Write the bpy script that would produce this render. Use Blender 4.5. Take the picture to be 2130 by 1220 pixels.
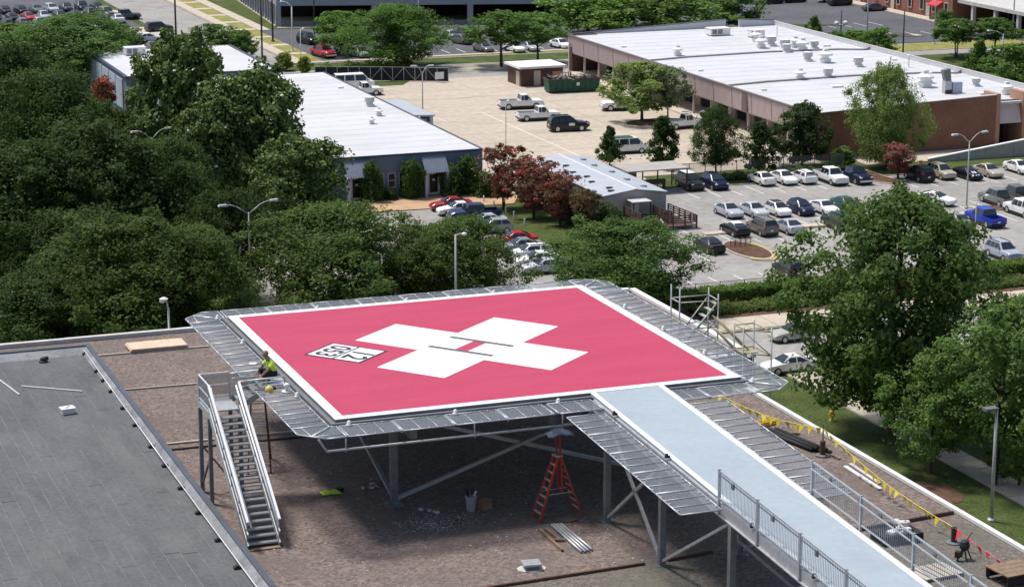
import bpy, math, random
import numpy as np
from mathutils import Vector, Matrix
R = math.radians
sc = bpy.context.scene
col = sc.collection
for o in list(bpy.data.objects):
    bpy.data.objects.remove(o)
random.seed(7)

# ---------------------------------------------------------------- camera, sky, sun, exposure
cam = bpy.data.cameras.new("camera")
cam.sensor_width = 36.0
cam.lens = 81.77
cam.clip_start = 1.0
cam.clip_end = 5000.0
cam_ob = bpy.data.objects.new("camera", cam)
cam_ob.location = (-29.98, -84.60, 48.90)
cam_ob.rotation_euler = (R(90 - 13.64), 0, R(-20.54))
col.objects.link(cam_ob)
sc.camera = cam_ob

SUN_EL, SUN_AZ = 66.0, -42.0           # azimuth clockwise from +Y: the sun stands behind the scene, high
world = bpy.data.worlds.new("World")
sc.world = world
world.use_nodes = True
wn = world.node_tree.nodes
wl = world.node_tree.links
bg = wn["Background"]
sky = wn.new("ShaderNodeTexSky")
sky.sky_type = 'NISHITA'
sky.sun_disc = False
sky.sun_elevation = R(SUN_EL)
sky.sun_rotation = R(SUN_AZ)
sky.dust_density = 2.5
sky.ozone_density = 1.5
wl.new(sky.outputs[0], bg.inputs[0])
bg.inputs[1].default_value = 0.125

sun = bpy.data.lights.new("sun", 'SUN')
sun.energy = 3.85
sun.angle = R(10.0)
sun.color = (1.0, 0.95, 0.88)
sun_ob = bpy.data.objects.new("sun", sun)
sd = Vector((math.sin(R(SUN_AZ)) * math.cos(R(SUN_EL)), math.cos(R(SUN_AZ)) * math.cos(R(SUN_EL)), math.sin(R(SUN_EL))))
sun_ob.rotation_euler = sd.to_track_quat('Z', 'Y').to_euler()
sun_ob.location = (0, 0, 150)
col.objects.link(sun_ob)

sc.view_settings.view_transform = 'Standard'
sc.view_settings.look = 'None'
sc.view_settings.gamma = 1.0
sc.view_settings.use_curve_mapping = False
sc.view_settings.exposure = 0.12
sc.cycles.max_bounces = 6
sc.cycles.transparent_max_bounces = 12

# ---------------------------------------------------------------- materials
def nodes_of(name):
    m = bpy.data.materials.new(name)
    m.use_nodes = True
    nt = m.node_tree
    return m, nt.nodes, nt.links, nt.nodes["Principled BSDF"]

def mat(name, c, rough=0.75, metal=0.0, var=0.15, scale=3.0, c2=None, fine=0.0, bump=0.0, spec=0.4, coat=0.0, stretch=None, stain=None):
    """plain surface: base colour broken up by coarse and fine noise in object space"""
    m, N, L, p = nodes_of(name)
    tc = N.new("ShaderNodeTexCoord")
    n1 = N.new("ShaderNodeTexNoise"); n1.inputs["Scale"].default_value = scale
    n1.inputs["Detail"].default_value = 5.0; n1.inputs["Roughness"].default_value = 0.65
    if stretch:
        mp = N.new("ShaderNodeMapping"); mp.inputs["Scale"].default_value = stretch
        L.new(tc.outputs["Object"], mp.inputs["Vector"]); L.new(mp.outputs[0], n1.inputs["Vector"])
    else:
        L.new(tc.outputs["Object"], n1.inputs["Vector"])
    mx = N.new("ShaderNodeMix"); mx.data_type = 'RGBA'
    a = tuple(max(0, x * (1 - var)) for x in c)
    b = c2 or tuple(min(1, x * (1 + var)) for x in c)
    mx.inputs[6].default_value = (*a, 1); mx.inputs[7].default_value = (*b, 1)
    rr = N.new("ShaderNodeMapRange"); rr.inputs[1].default_value = 0.3; rr.inputs[2].default_value = 0.7
    L.new(n1.outputs["Fac"], rr.inputs[0]); L.new(rr.outputs[0], mx.inputs[0])
    outc = mx.outputs[2]
    if fine:
        n2 = N.new("ShaderNodeTexNoise"); n2.inputs["Scale"].default_value = scale * 11
        n2.inputs["Detail"].default_value = 3.0
        L.new(tc.outputs["Object"], n2.inputs["Vector"])
        r2 = N.new("ShaderNodeMapRange"); r2.inputs[1].default_value = 0.32; r2.inputs[2].default_value = 0.68
        r2.inputs[3].default_value = 1 - fine; r2.inputs[4].default_value = 1 + fine
        L.new(n2.outputs["Fac"], r2.inputs[0])
        mu = N.new("ShaderNodeMix"); mu.data_type = 'RGBA'; mu.blend_type = 'MULTIPLY'; mu.inputs[0].default_value = 1.0
        L.new(outc, mu.inputs[6]); L.new(r2.outputs[0], mu.inputs[7])
        outc = mu.outputs[2]
    if stain:      # scattered spots of oil, dirt or damp: (colour, scale, threshold, strength)
        n3 = N.new("ShaderNodeTexNoise"); n3.inputs["Scale"].default_value = stain[1]; n3.inputs["Detail"].default_value = 6.0
        n3.inputs["Roughness"].default_value = 0.62
        mp3 = N.new("ShaderNodeMapping"); mp3.inputs["Location"].default_value = (31.0, 17.0, 5.0)
        if stretch: mp3.inputs["Scale"].default_value = stretch
        L.new(tc.outputs["Object"], mp3.inputs["Vector"]); L.new(mp3.outputs[0], n3.inputs["Vector"])
        r3 = N.new("ShaderNodeMapRange"); r3.inputs[1].default_value = stain[2]; r3.inputs[2].default_value = stain[2] + 0.14
        r3.inputs[4].default_value = stain[3]
        L.new(n3.outputs["Fac"], r3.inputs[0])
        m3 = N.new("ShaderNodeMix"); m3.data_type = 'RGBA'; m3.inputs[7].default_value = (*stain[0], 1)
        L.new(r3.outputs[0], m3.inputs[0]); L.new(outc, m3.inputs[6]); outc = m3.outputs[2]
    L.new(outc, p.inputs["Base Color"])
    p.inputs["Roughness"].default_value = rough
    p.inputs["Metallic"].default_value = metal
    p.inputs["Specular IOR Level"].default_value = spec
    p.inputs["Coat Weight"].default_value = coat
    if bump:
        bp = N.new("ShaderNodeBump"); bp.inputs["Strength"].default_value = bump; bp.inputs["Distance"].default_value = 0.05
        nb = N.new("ShaderNodeTexNoise"); nb.inputs["Scale"].default_value = scale * 14; nb.inputs["Detail"].default_value = 4
        L.new(tc.outputs["Object"], nb.inputs["Vector"])
        L.new(nb.outputs["Fac"], bp.inputs["Height"]); L.new(bp.outputs[0], p.inputs["Normal"])
    return m

def gravel_mat(name, c, c2, dark):
    """loose roof ballast: single stones as cells of several tones, damp and bare patches"""
    m, N, L, p = nodes_of(name)
    tc = N.new("ShaderNodeTexCoord")
    vo = N.new("ShaderNodeTexVoronoi"); vo.inputs["Scale"].default_value = 11.0
    L.new(tc.outputs["Object"], vo.inputs["Vector"])
    sx = N.new("ShaderNodeSeparateColor"); L.new(vo.outputs["Color"], sx.inputs[0])
    mx = N.new("ShaderNodeMix"); mx.data_type = 'RGBA'
    mx.inputs[6].default_value = (*c, 1); mx.inputs[7].default_value = (*c2, 1)
    L.new(sx.outputs[0], mx.inputs[0])
    big = N.new("ShaderNodeTexNoise"); big.inputs["Scale"].default_value = 0.55; big.inputs["Detail"].default_value = 6
    big.inputs["Roughness"].default_value = 0.7
    L.new(tc.outputs["Object"], big.inputs["Vector"])
    rr = N.new("ShaderNodeMapRange"); rr.inputs[1].default_value = 0.42; rr.inputs[2].default_value = 0.72
    L.new(big.outputs["Fac"], rr.inputs[0])
    m2 = N.new("ShaderNodeMix"); m2.data_type = 'RGBA'
    L.new(rr.outputs[0], m2.inputs[0]); L.new(mx.outputs[2], m2.inputs[6]); m2.inputs[7].default_value = (*dark, 1)
    L.new(m2.outputs[2], p.inputs["Base Color"])
    p.inputs["Roughness"].default_value = 0.95; p.inputs["Specular IOR Level"].default_value = 0.15
    bp = N.new("ShaderNodeBump"); bp.inputs["Strength"].default_value = 0.7; bp.inputs["Distance"].default_value = 0.04
    L.new(vo.outputs["Distance"], bp.inputs["Height"]); L.new(bp.outputs[0], p.inputs["Normal"])
    return m

def net_mat(name, c, pitch, solid, axes=(0, 1)):
    """wire netting: thin wires with open squares between them, cut in object space"""
    m, N, L, p = nodes_of(name)
    p.inputs["Base Color"].default_value = (*c, 1); p.inputs["Roughness"].default_value = 0.5
    p.inputs["Metallic"].default_value = 0.3
    tc = N.new("ShaderNodeTexCoord"); sep = N.new("ShaderNodeSeparateXYZ"); L.new(tc.outputs["Object"], sep.inputs[0])
    outs = []
    for ax in axes:
        a = N.new("ShaderNodeMath"); a.operation = 'MULTIPLY'; a.inputs[1].default_value = 1 / pitch
        L.new(sep.outputs[ax], a.inputs[0])
        b = N.new("ShaderNodeMath"); b.operation = 'FRACT'; L.new(a.outputs[0], b.inputs[0])
        g = N.new("ShaderNodeMath"); g.operation = 'LESS_THAN'; g.inputs[1].default_value = solid; L.new(b.outputs[0], g.inputs[0])
        outs.append(g)
    mxx = N.new("ShaderNodeMath"); mxx.operation = 'MAXIMUM'
    L.new(outs[0].outputs[0], mxx.inputs[0]); L.new(outs[1].outputs[0], mxx.inputs[1])
    tr = N.new("ShaderNodeBsdfTransparent"); ms = N.new("ShaderNodeMixShader")
    L.new(mxx.outputs[0], ms.inputs[0]); L.new(tr.outputs[0], ms.inputs[1]); L.new(p.outputs[0], ms.inputs[2])
    L.new(ms.outputs[0], N["Material Output"].inputs[0])
    return m

def paint_mat():
    """car paint: each car carries its own colour"""
    m, N, L, p = nodes_of("car_paint")
    oi = N.new("ShaderNodeObjectInfo")
    tc = N.new("ShaderNodeTexCoord"); n1 = N.new("ShaderNodeTexNoise"); n1.inputs["Scale"].default_value = 2.0
    L.new(tc.outputs["Object"], n1.inputs["Vector"])
    rr = N.new("ShaderNodeMapRange"); rr.inputs[3].default_value = 0.86; rr.inputs[4].default_value = 1.1
    L.new(n1.outputs["Fac"], rr.inputs[0])
    mu = N.new("ShaderNodeMix"); mu.data_type = 'RGBA'; mu.blend_type = 'MULTIPLY'; mu.inputs[0].default_value = 1
    L.new(oi.outputs["Color"], mu.inputs[6]); L.new(rr.outputs[0], mu.inputs[7])
    L.new(mu.outputs[2], p.inputs["Base Color"])
    p.inputs["Roughness"].default_value = 0.36; p.inputs["Specular IOR Level"].default_value = 0.3; p.inputs["Coat Weight"].default_value = 0.3; p.inputs["Coat Roughness"].default_value = 0.08
    return m

def leaf_mat(name, c1, c2, trans=0.5, c3=None, c3at=0.72):
    m, N, L, p = nodes_of(name)
    at_ = N.new("ShaderNodeAttribute"); at_.attribute_name = "tone"
    cr = N.new("ShaderNodeValToRGB")
    cr.color_ramp.elements[0].color = (*c1, 1); cr.color_ramp.elements[1].color = (*c2, 1)
    if c3:
        e = cr.color_ramp.elements.new(c3at); e.color = (*c2, 1)
        cr.color_ramp.elements[2].color = (*c3, 1)
    L.new(at_.outputs["Fac"], cr.inputs[0])
    oi = N.new("ShaderNodeObjectInfo")
    rr = N.new("ShaderNodeMapRange"); rr.inputs[3].default_value = 0.82; rr.inputs[4].default_value = 1.18
    L.new(oi.outputs["Random"], rr.inputs[0])
    mu = N.new("ShaderNodeMix"); mu.data_type = 'RGBA'; mu.blend_type = 'MULTIPLY'; mu.inputs[0].default_value = 1
    L.new(cr.outputs[0], mu.inputs[6]); L.new(rr.outputs[0], mu.inputs[7])
    L.new(mu.outputs[2], p.inputs["Base Color"])
    p.inputs["Roughness"].default_value = 0.6; p.inputs["Specular IOR Level"].default_value = 0.18
    tl = N.new("ShaderNodeBsdfTranslucent")
    L.new(mu.outputs[2], tl.inputs[0])
    ms = N.new("ShaderNodeMixShader"); ms.inputs[0].default_value = trans
    L.new(p.outputs[0], ms.inputs[1]); L.new(tl.outputs[0], ms.inputs[2])
    L.new(ms.outputs[0], N["Material Output"].inputs[0])
    return m

M = dict(
    grass=mat("grass", (0.07, 0.095, 0.03), 0.95, var=0.35, scale=0.35, fine=0.35, bump=0.4, spec=0.1),
    lawn=mat("lawn_turf", (0.065, 0.088, 0.027), 0.95, var=0.25, scale=0.5, fine=0.3, bump=0.4, spec=0.1),
    drylawn=mat("dry_turf", (0.24, 0.23, 0.075), 0.95, var=0.25, scale=0.5, fine=0.3, spec=0.1),
    asphalt=mat("asphalt", (0.30, 0.288, 0.27), 0.9, var=0.13, scale=0.12, fine=0.12, spec=0.2, stain=((0.19, 0.182, 0.172), 0.25, 0.55, 0.65)),
    asphalt2=mat("asphalt_new", (0.085, 0.085, 0.09), 0.9, var=0.2, scale=0.1, fine=0.12, spec=0.2),
    asphalt3=mat("asphalt_dark_lot", (0.10, 0.103, 0.115), 0.9, var=0.2, scale=0.1, fine=0.12, spec=0.2),
    concrete=mat("yard_concrete", (0.45, 0.39, 0.315), 0.9, var=0.10, scale=0.10, fine=0.10, spec=0.2, stretch=(0.6, 1.6, 1), stain=((0.30, 0.25, 0.19), 0.22, 0.56, 0.55)),
    walkc=mat("pavement_concrete", (0.48, 0.42, 0.34), 0.9, var=0.15, scale=0.4, fine=0.1, spec=0.2),
    plaza=mat("plaza_pavers", (0.46, 0.31, 0.19), 0.9, var=0.2, scale=0.6, fine=0.15, spec=0.2),
    mulch=mat("mulch", (0.11, 0.065, 0.045), 0.95, var=0.35, scale=1.5, fine=0.3, bump=0.4, spec=0.1),
    linewhite=mat("line_paint", (0.72, 0.72, 0.70), 0.7, var=0.18, scale=2.5),
    yellowp=mat("yellow_paint", (0.62, 0.45, 0.06), 0.6, var=0.2, scale=3),
    red=mat("deck_red", (0.43, 0.050, 0.104), 0.6, var=0.06, scale=0.5, fine=0.05, spec=0.2, stretch=(0.5, 2.2, 1), stain=((0.45, 0.066, 0.125), 0.35, 0.50, 0.45)),
    white=mat("deck_white", (0.82, 0.82, 0.82), 0.5, var=0.03, scale=1.0, stain=((0.62, 0.60, 0.58), 0.9, 0.60, 0.5)),
    markgrey=mat("primer_grey", (0.10, 0.105, 0.10), 0.6, var=0.1),
    black=mat("black_paint", (0.012, 0.012, 0.014), 0.5, var=0.2),
    walkdeck=mat("walkway_deck", (0.335, 0.39, 0.435), 0.65, var=0.05, scale=0.4, fine=0.04, spec=0.3, stain=((0.29, 0.33, 0.36), 0.5, 0.55, 0.5)),
    galv=mat("galvanised_steel", (0.46, 0.48, 0.50), 0.45, 0.45, var=0.18, scale=5),
    railwhite=mat("bright_stair_rail", (0.82, 0.83, 0.84), 0.4, 0.0, var=0.08, scale=4),
    railgrey=mat("rail_galvanised", (0.40, 0.435, 0.465), 0.5, 0.2, var=0.12, scale=4),
    galvw=mat("bright_galvanised", (0.74, 0.75, 0.76), 0.4, 0.25, var=0.12, scale=5),
    steel=mat("column_steel", (0.2, 0.21, 0.22), 0.55, 0.35, var=0.25, scale=2.5),
    gutter=mat("gutter_metal", (0.17, 0.18, 0.19), 0.55, 0.3, var=0.12, scale=2),
    gravel=gravel_mat("roof_gravel", (0.104, 0.080, 0.069), (0.268, 0.217, 0.197), (0.147, 0.122, 0.109)),
    gravel2=gravel_mat("roof_gravel_grey", (0.09, 0.08, 0.07), (0.22, 0.195, 0.175), (0.13, 0.125, 0.10)),
    coping=mat("stone_coping", (0.5, 0.49, 0.47), 0.8, var=0.18, scale=1.2),
    copingw=mat("white_coping", (0.72, 0.72, 0.72), 0.7, var=0.1, scale=1.2),
    darkcop=mat("slate_metal_coping", (0.085, 0.095, 0.115), 0.5, 0.2, var=0.15, scale=1),
    flash=mat("flashing", (0.22, 0.23, 0.245), 0.75, var=0.35, scale=0.9, fine=0.15),
    memb=mat("roof_membrane", (0.106, 0.111, 0.118), 0.85, var=0.18, scale=0.5, fine=0.14, spec=0.25, stretch=(1.5, 0.5, 1), stain=((0.145, 0.148, 0.15), 0.6, 0.52, 0.6)),
    memb2=mat("roof_membrane_worn", (0.14, 0.144, 0.148), 0.85, var=0.22, scale=0.6, fine=0.14, spec=0.25),
    rubber=mat("black_rubber", (0.02, 0.02, 0.022), 0.7, var=0.2),
    wood=mat("raw_timber", (0.22, 0.155, 0.105), 0.85, var=0.25, scale=4),
    ply=mat("plywood", (0.60, 0.44, 0.33), 0.85, var=0.18, scale=2.2, fine=0.1),
    brownwood=mat("stained_timber", (0.085, 0.05, 0.038), 0.8, var=0.3, scale=3),
    rust=mat("rusty_steel", (0.10, 0.052, 0.04), 0.9, var=0.35, scale=5),
    ladder=mat("ladder_red", (0.42, 0.055, 0.035), 0.6, var=0.18, scale=3),
    alu=mat("ladder_tread", (0.55, 0.50, 0.45), 0.5, 0.3, var=0.2),
    hivis=mat("hi_vis_cloth", (0.62, 0.86, 0.08), 0.8, var=0.12, scale=6),
    darkcloth=mat("dark_trousers", (0.018, 0.02, 0.028), 0.9, var=0.25, scale=8),
    skin=mat("skin", (0.30, 0.16, 0.10), 0.6, var=0.1, scale=8),
    hatcloth=mat("cap_cloth", (0.24, 0.17, 0.12), 0.8, var=0.15, scale=8),
    hardhat=mat("hard_hat", (0.62, 0.47, 0.12), 0.4, var=0.1),
    tarp=mat("blue_grey_tarp", (0.1, 0.13, 0.19), 0.7, var=0.2, scale=4),
    flagy=mat("yellow_pennant", (0.80, 0.66, 0.06), 0.6, var=0.12, scale=4),
    flagr=mat("red_pennant", (0.70, 0.05, 0.08), 0.6, var=0.12, scale=4),
    whitepl=mat("white_plastic", (0.74, 0.74, 0.72), 0.5, var=0.1, scale=3),
    card=mat("cardboard", (0.30, 0.19, 0.12), 0.9, var=0.2, scale=3),
    netting=net_mat("wire_netting", (0.27, 0.295, 0.32), 0.024, 0.30),
    gratedk=mat("tread_grating", (0.19, 0.205, 0.225), 0.6, 0.3, var=0.3, scale=9),
    infill_x=net_mat("stair_mesh_infill", (0.19, 0.215, 0.24), 0.024, 0.55, (1, 2)),
    infill_y=net_mat("landing_mesh_infill", (0.2, 0.215, 0.23), 0.024, 0.3, (0, 2)),
    chain=net_mat("chain_link", (0.30, 0.31, 0.31), 0.08, 0.16, (0, 2)),
    membwhite=mat("white_roof_membrane", (0.53, 0.54, 0.56), 0.75, var=0.05, scale=0.15, fine=0.03, stain=((0.46, 0.46, 0.45), 0.12, 0.50, 0.6)),
    seamw=mat("white_membrane_seam", (0.47, 0.48, 0.50), 0.8, var=0.1, scale=0.6),
    seamgrey=mat("membrane_lap", (0.165, 0.17, 0.174), 0.8, var=0.4, scale=1.2),
    seam=mat("roof_seam_grey", (0.27, 0.27, 0.28), 0.8, var=0.15, scale=1),
    brick=mat("brick_wall", (0.235, 0.118, 0.078), 0.9, var=0.13, scale=0.5, fine=0.12, spec=0.2),
    bricklight=mat("brick_return", (0.42, 0.25, 0.17), 0.9, var=0.1, scale=0.5, fine=0.1, spec=0.2),
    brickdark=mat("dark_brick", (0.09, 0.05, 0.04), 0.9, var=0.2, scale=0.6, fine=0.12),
    brickred=mat("red_brick", (0.26, 0.10, 0.08), 0.9, var=0.2, scale=0.6, fine=0.15),
    pink=mat("mauve_metal_panel", (0.56, 0.46, 0.45), 0.6, var=0.07, scale=0.8),
    pinkdk=mat("brown_fascia_trim", (0.16, 0.12, 0.115), 0.6, var=0.15, scale=1),
    cream=mat("cream_render", (0.45, 0.40, 0.34), 0.85, var=0.1, scale=0.6),
    bluewall=mat("slate_blue_render", (0.15, 0.185, 0.25), 0.8, var=0.1, scale=0.6, fine=0.06),
    bluewall2=mat("pale_blue_panel", (0.40, 0.45, 0.53), 0.75, var=0.1, scale=0.6),
    bluetrim=mat("dark_blue_trim", (0.045, 0.055, 0.085), 0.5, var=0.15, scale=1),
    bluemetal=mat("blue_grey_standing_seam", (0.20, 0.235, 0.30), 0.45, 0.3, var=0.12, scale=1),
    trailroof=mat("pale_blue_sheet_roof", (0.40, 0.43, 0.475), 0.6, 0.1, var=0.08, scale=0.5, fine=0.04),
    trailwall=mat("beige_siding", (0.36, 0.34, 0.31), 0.85, var=0.12, scale=0.8, fine=0.06),
    gargrey=mat("garage_concrete", (0.28, 0.30, 0.34), 0.85, var=0.1, scale=0.4, fine=0.06),
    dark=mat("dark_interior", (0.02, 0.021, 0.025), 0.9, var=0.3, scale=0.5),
    glass=mat("window_glass", (0.012, 0.016, 0.022), 0.35, var=0.2, scale=1, spec=0.3),
    carglass=mat("car_glass", (0.018, 0.022, 0.028), 0.06, var=0.2, scale=2, spec=0.8),
    paint=paint_mat(),
    tyre=mat("tyre_rubber", (0.015, 0.015, 0.016), 0.85, var=0.2),
    rim=mat("wheel_rim", (0.50, 0.51, 0.52), 0.3, 0.6, var=0.1),
    chrome=mat("chrome_trim", (0.55, 0.56, 0.58), 0.2, 0.7, var=0.08),
    lampw=mat("headlamp_lens", (0.75, 0.76, 0.78), 0.15, var=0.08),
    lampr=mat("tail_lamp_lens", (0.35, 0.012, 0.012), 0.2, var=0.12),
    plastic=mat("black_trim", (0.022, 0.022, 0.024), 0.6, var=0.2),
    polegrey=mat("lamp_post_grey", (0.42, 0.43, 0.42), 0.5, 0.2, var=0.12, scale=2),
    poledark=mat("dark_bronze_pole", (0.035, 0.033, 0.033), 0.6, var=0.2, scale=2),
    lamphead=mat("lamp_head", (0.66, 0.67, 0.66), 0.4, var=0.08),
    dump=mat("dumpster_green", (0.022, 0.085, 0.05), 0.6, var=0.2, scale=1.2),
    bark=mat("bark", (0.075, 0.055, 0.042), 0.95, var=0.3, scale=2.5, fine=0.2),
    barkp=mat("pale_bark", (0.30, 0.26, 0.21), 0.95, var=0.2, scale=2.5, fine=0.2),
    screen=mat("black_fence_screen", (0.022, 0.024, 0.026), 0.9, var=0.25, scale=1),
    hydrant=mat("hydrant_yellow", (0.70, 0.50, 0.05), 0.45, var=0.12),
    redawn=mat("red_awning", (0.55, 0.03, 0.05), 0.7, var=0.1),
    scaff=mat("scaffold_tube", (0.40, 0.42, 0.40), 0.5, 0.3, var=0.15, scale=3),
    scafy=mat("scaffold_stair_olive", (0.36, 0.33, 0.20), 0.6, 0.1, var=0.15, scale=3),
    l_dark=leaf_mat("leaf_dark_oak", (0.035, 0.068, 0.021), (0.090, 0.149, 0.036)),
    l_mag=leaf_mat("leaf_magnolia", (0.033, 0.070, 0.020), (0.153, 0.217, 0.055), 0.2),
    l_mid=leaf_mat("leaf_oak", (0.065, 0.144, 0.033), (0.200, 0.338, 0.071)),
    l_lite=leaf_mat("leaf_light", (0.107, 0.206, 0.048), (0.294, 0.437, 0.103)),
    l_holly=leaf_mat("leaf_holly", (0.025, 0.059, 0.017), (0.076, 0.127, 0.031)),
    l_red=leaf_mat("leaf_crape_myrtle", (0.085, 0.095, 0.048), (0.25, 0.115, 0.075), 0.42, (0.66, 0.06, 0.09), 0.58),
    l_pink=leaf_mat("leaf_crape_bloom", (0.14, 0.12, 0.05), (0.42, 0.15, 0.14), 0.4, (0.85, 0.13, 0.2)),
    l_sprout=leaf_mat("leaf_autumn_sprout", (0.11, 0.075, 0.03), (0.42, 0.10, 0.055), 0.3),
    l_lime=leaf_mat("leaf_lime", (0.13, 0.18, 0.03), (0.30, 0.36, 0.06)),
    l_hedge=leaf_mat("leaf_hedge", (0.073, 0.143, 0.025), (0.218, 0.336, 0.063)),
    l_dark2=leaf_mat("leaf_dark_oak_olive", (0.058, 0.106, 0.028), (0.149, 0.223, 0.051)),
    l_mid2=leaf_mat("leaf_oak_deep", (0.060, 0.128, 0.035), (0.176, 0.293, 0.066)),
    l_lite2=leaf_mat("leaf_elm", (0.100, 0.190, 0.052), (0.330, 0.418, 0.119)),
    l_grey=leaf_mat("leaf_greyish", (0.127, 0.178, 0.091), (0.304, 0.337, 0.198)),
    l_brown=leaf_mat("leaf_brownish", (0.10, 0.06, 0.035), (0.22, 0.15, 0.075)),
    l_shrub=leaf_mat("leaf_shrub", (0.043, 0.099, 0.029), (0.120, 0.214, 0.051)),
    l_oakr=leaf_mat("leaf_willow_oak", (0.061, 0.125, 0.034), (0.205, 0.312, 0.076)),
    l_right=leaf_mat("leaf_young_oak", (0.067, 0.140, 0.039), (0.233, 0.347, 0.087)),
    l_hedge2=leaf_mat("leaf_low_hedge", (0.086, 0.124, 0.029), (0.203, 0.278, 0.070)),
    hedgecore=mat("hedge_core_dark", (0.02, 0.03, 0.012), 0.9, var=0.3),
    petal=mat("white_petal", (0.75, 0.74, 0.66), 0.7, var=0.05),
)

# ---------------------------------------------------------------- mesh helpers
class MB:
    def __init__(s):
        s.v = []; s.f = []
    def add(s, vs, fs):
        b = len(s.v)
        s.v += [tuple(v) for v in vs]
        s.f += [tuple(i + b for i in f) for f in fs]
        return s
    BF = [(0, 3, 2, 1), (4, 5, 6, 7), (0, 1, 5, 4), (1, 2, 6, 5), (2, 3, 7, 6), (3, 0, 4, 7)]
    def box(s, x0, y0, z0, x1, y1, z1):
        return s.add([(x0, y0, z0), (x1, y0, z0), (x1, y1, z0), (x0, y1, z0), (x0, y0, z1), (x1, y0, z1), (x1, y1, z1), (x0, y1, z1)], s.BF)
    def cbox(s, c, d, rz=0.0):
        ca, sa = math.cos(rz), math.sin(rz)
        vs = []
        for z in (-.5, .5):
            for x, y in ((-.5, -.5), (.5, -.5), (.5, .5), (-.5, .5)):
                px, py = x * d[0], y * d[1]
                vs.append((c[0] + px * ca - py * sa, c[1] + px * sa + py * ca, c[2] + z * d[2]))
        return s.add(vs, s.BF)
    def bar(s, p0, p1, w, h=None):
        h = h or w
        p0, p1 = Vector(p0), Vector(p1)
        d = (p1 - p0)
        if d.length < 1e-6: return s
        d.normalize()
        up = Vector((0, 0, 1)) if abs(d.z) < 0.98 else Vector((0, 1, 0))
        a = d.cross(up).normalized() * (w / 2)
        b = a.cross(d).normalized() * (h / 2)
        vs = [p0 - a - b, p0 + a - b, p0 + a + b, p0 - a + b, p1 - a - b, p1 + a - b, p1 + a + b, p1 - a + b]
        return s.add(vs, [(0, 1, 2, 3), (7, 6, 5, 4), (0, 4, 5, 1), (1, 5, 6, 2), (2, 6, 7, 3), (3, 7, 4, 0)])
    def tube(s, p0, p1, r, n=6, r2=None):
        r2 = r if r2 is None else r2
        p0, p1 = Vector(p0), Vector(p1)
        d = (p1 - p0)
        if d.length < 1e-6: return s
        d.normalize()
        up = Vector((0, 0, 1)) if abs(d.z) < 0.9 else Vector((1, 0, 0))
        a = d.cross(up).normalized(); b = d.cross(a)
        vs = []
        for p, rr in ((p0, r), (p1, r2)):
            for i in range(n):
                t = 2 * math.pi * i / n
                vs.append(p + a * (rr * math.cos(t)) + b * (rr * math.sin(t)))
        fs = [(i, (i + 1) % n, n + (i + 1) % n, n + i) for i in range(n)]
        fs += [tuple(range(n - 1, -1, -1)), tuple(range(n, 2 * n))]
        return s.add(vs, fs)
    def path(s, pts, r, n=6):
        for a, b in zip(pts[:-1], pts[1:]): s.tube(a, b, r, n)
        return s
    def prism(s, poly, z0, z1):
        n = len(poly)
        ar = sum(poly[i][0] * poly[(i + 1) % n][1] - poly[(i + 1) % n][0] * poly[i][1] for i in range(n))
        if ar < 0: poly = poly[::-1]
        vs = [(x, y, z0) for x, y in poly] + [(x, y, z1) for x, y in poly]
        fs = [tuple(range(n - 1, -1, -1)), tuple(range(n, 2 * n))] + [(i, (i + 1) % n, n + (i + 1) % n, n + i) for i in range(n)]
        return s.add(vs, fs)
    def quad(s, *p):
        return s.add(p, [tuple(range(len(p)))])
    def lathe(s, prof, n=12, c=(0, 0, 0)):
        vs = []
        for r, z in prof:
            for i in range(n):
                t = 2 * math.pi * i / n
                vs.append((c[0] + r * math.cos(t), c[1] + r * math.sin(t), c[2] + z))
        k = len(prof)
        fs = [(j * n + i, j * n + (i + 1) % n, (j + 1) * n + (i + 1) % n, (j + 1) * n + i) for j in range(k - 1) for i in range(n)]
        fs += [tuple(range(n - 1, -1, -1)), tuple(range((k - 1) * n, k * n))]
        return s.add(vs, fs)
    def mesh(s, name):
        me = bpy.data.meshes.new(name)
        me.from_pydata(s.v, [], s.f)
        me.update()
        return me
    def build(s, name, m, parent=None, loc=(0, 0, 0), rz=0.0, smooth=False, bevel=0.0):
        me = s.mesh(name)
        me.materials.append(M[m] if isinstance(m, str) else m)
        if smooth: me.shade_smooth()
        o = bpy.data.objects.new(name, me)
        col.objects.link(o)
        o.parent = parent; o.location = loc; o.rotation_euler = (0, 0, rz)
        if bevel:
            b = o.modifiers.new("edge", 'BEVEL'); b.width = bevel; b.segments = 2; b.limit_method = 'ANGLE'
        return o

def tag(o, label=None, cat=None, group=None, kind=None):
    if label: o["label"] = label
    if cat: o["category"] = cat
    if group: o["group"] = group
    if kind: o["kind"] = kind
    return o

def thing(name, label, cat, loc=(0, 0, 0), rz=0.0, group=None):
    o = bpy.data.objects.new(name, None)
    o.empty_display_size = 0.2
    col.objects.link(o)
    o.location = loc; o.rotation_euler = (0, 0, rz)
    return tag(o, label, cat, group)

def inst(src, parent, loc=None, rot=None, scale=None):
    """a copy that shares its mesh"""
    o = src.copy(); col.objects.link(o); o.parent = parent
    if loc is not None: o.location = loc
    if rot is not None: o.rotation_euler = rot
    if scale is not None: o.scale = scale
    return o

def copy_tree(root, loc, rz=0.0, label=None, group=None, scale=None):
    r = root.copy(); col.objects.link(r)
    r.location = loc; r.rotation_euler = (0, 0, rz)
    if label: r["label"] = label
    if group: r["group"] = group
    if scale: r.scale = scale
    for ch in root.children:
        c = ch.copy(); col.objects.link(c); c.parent = r
        for g in ch.children:
            d = g.copy(); col.objects.link(d); d.parent = c
    return r

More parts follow.
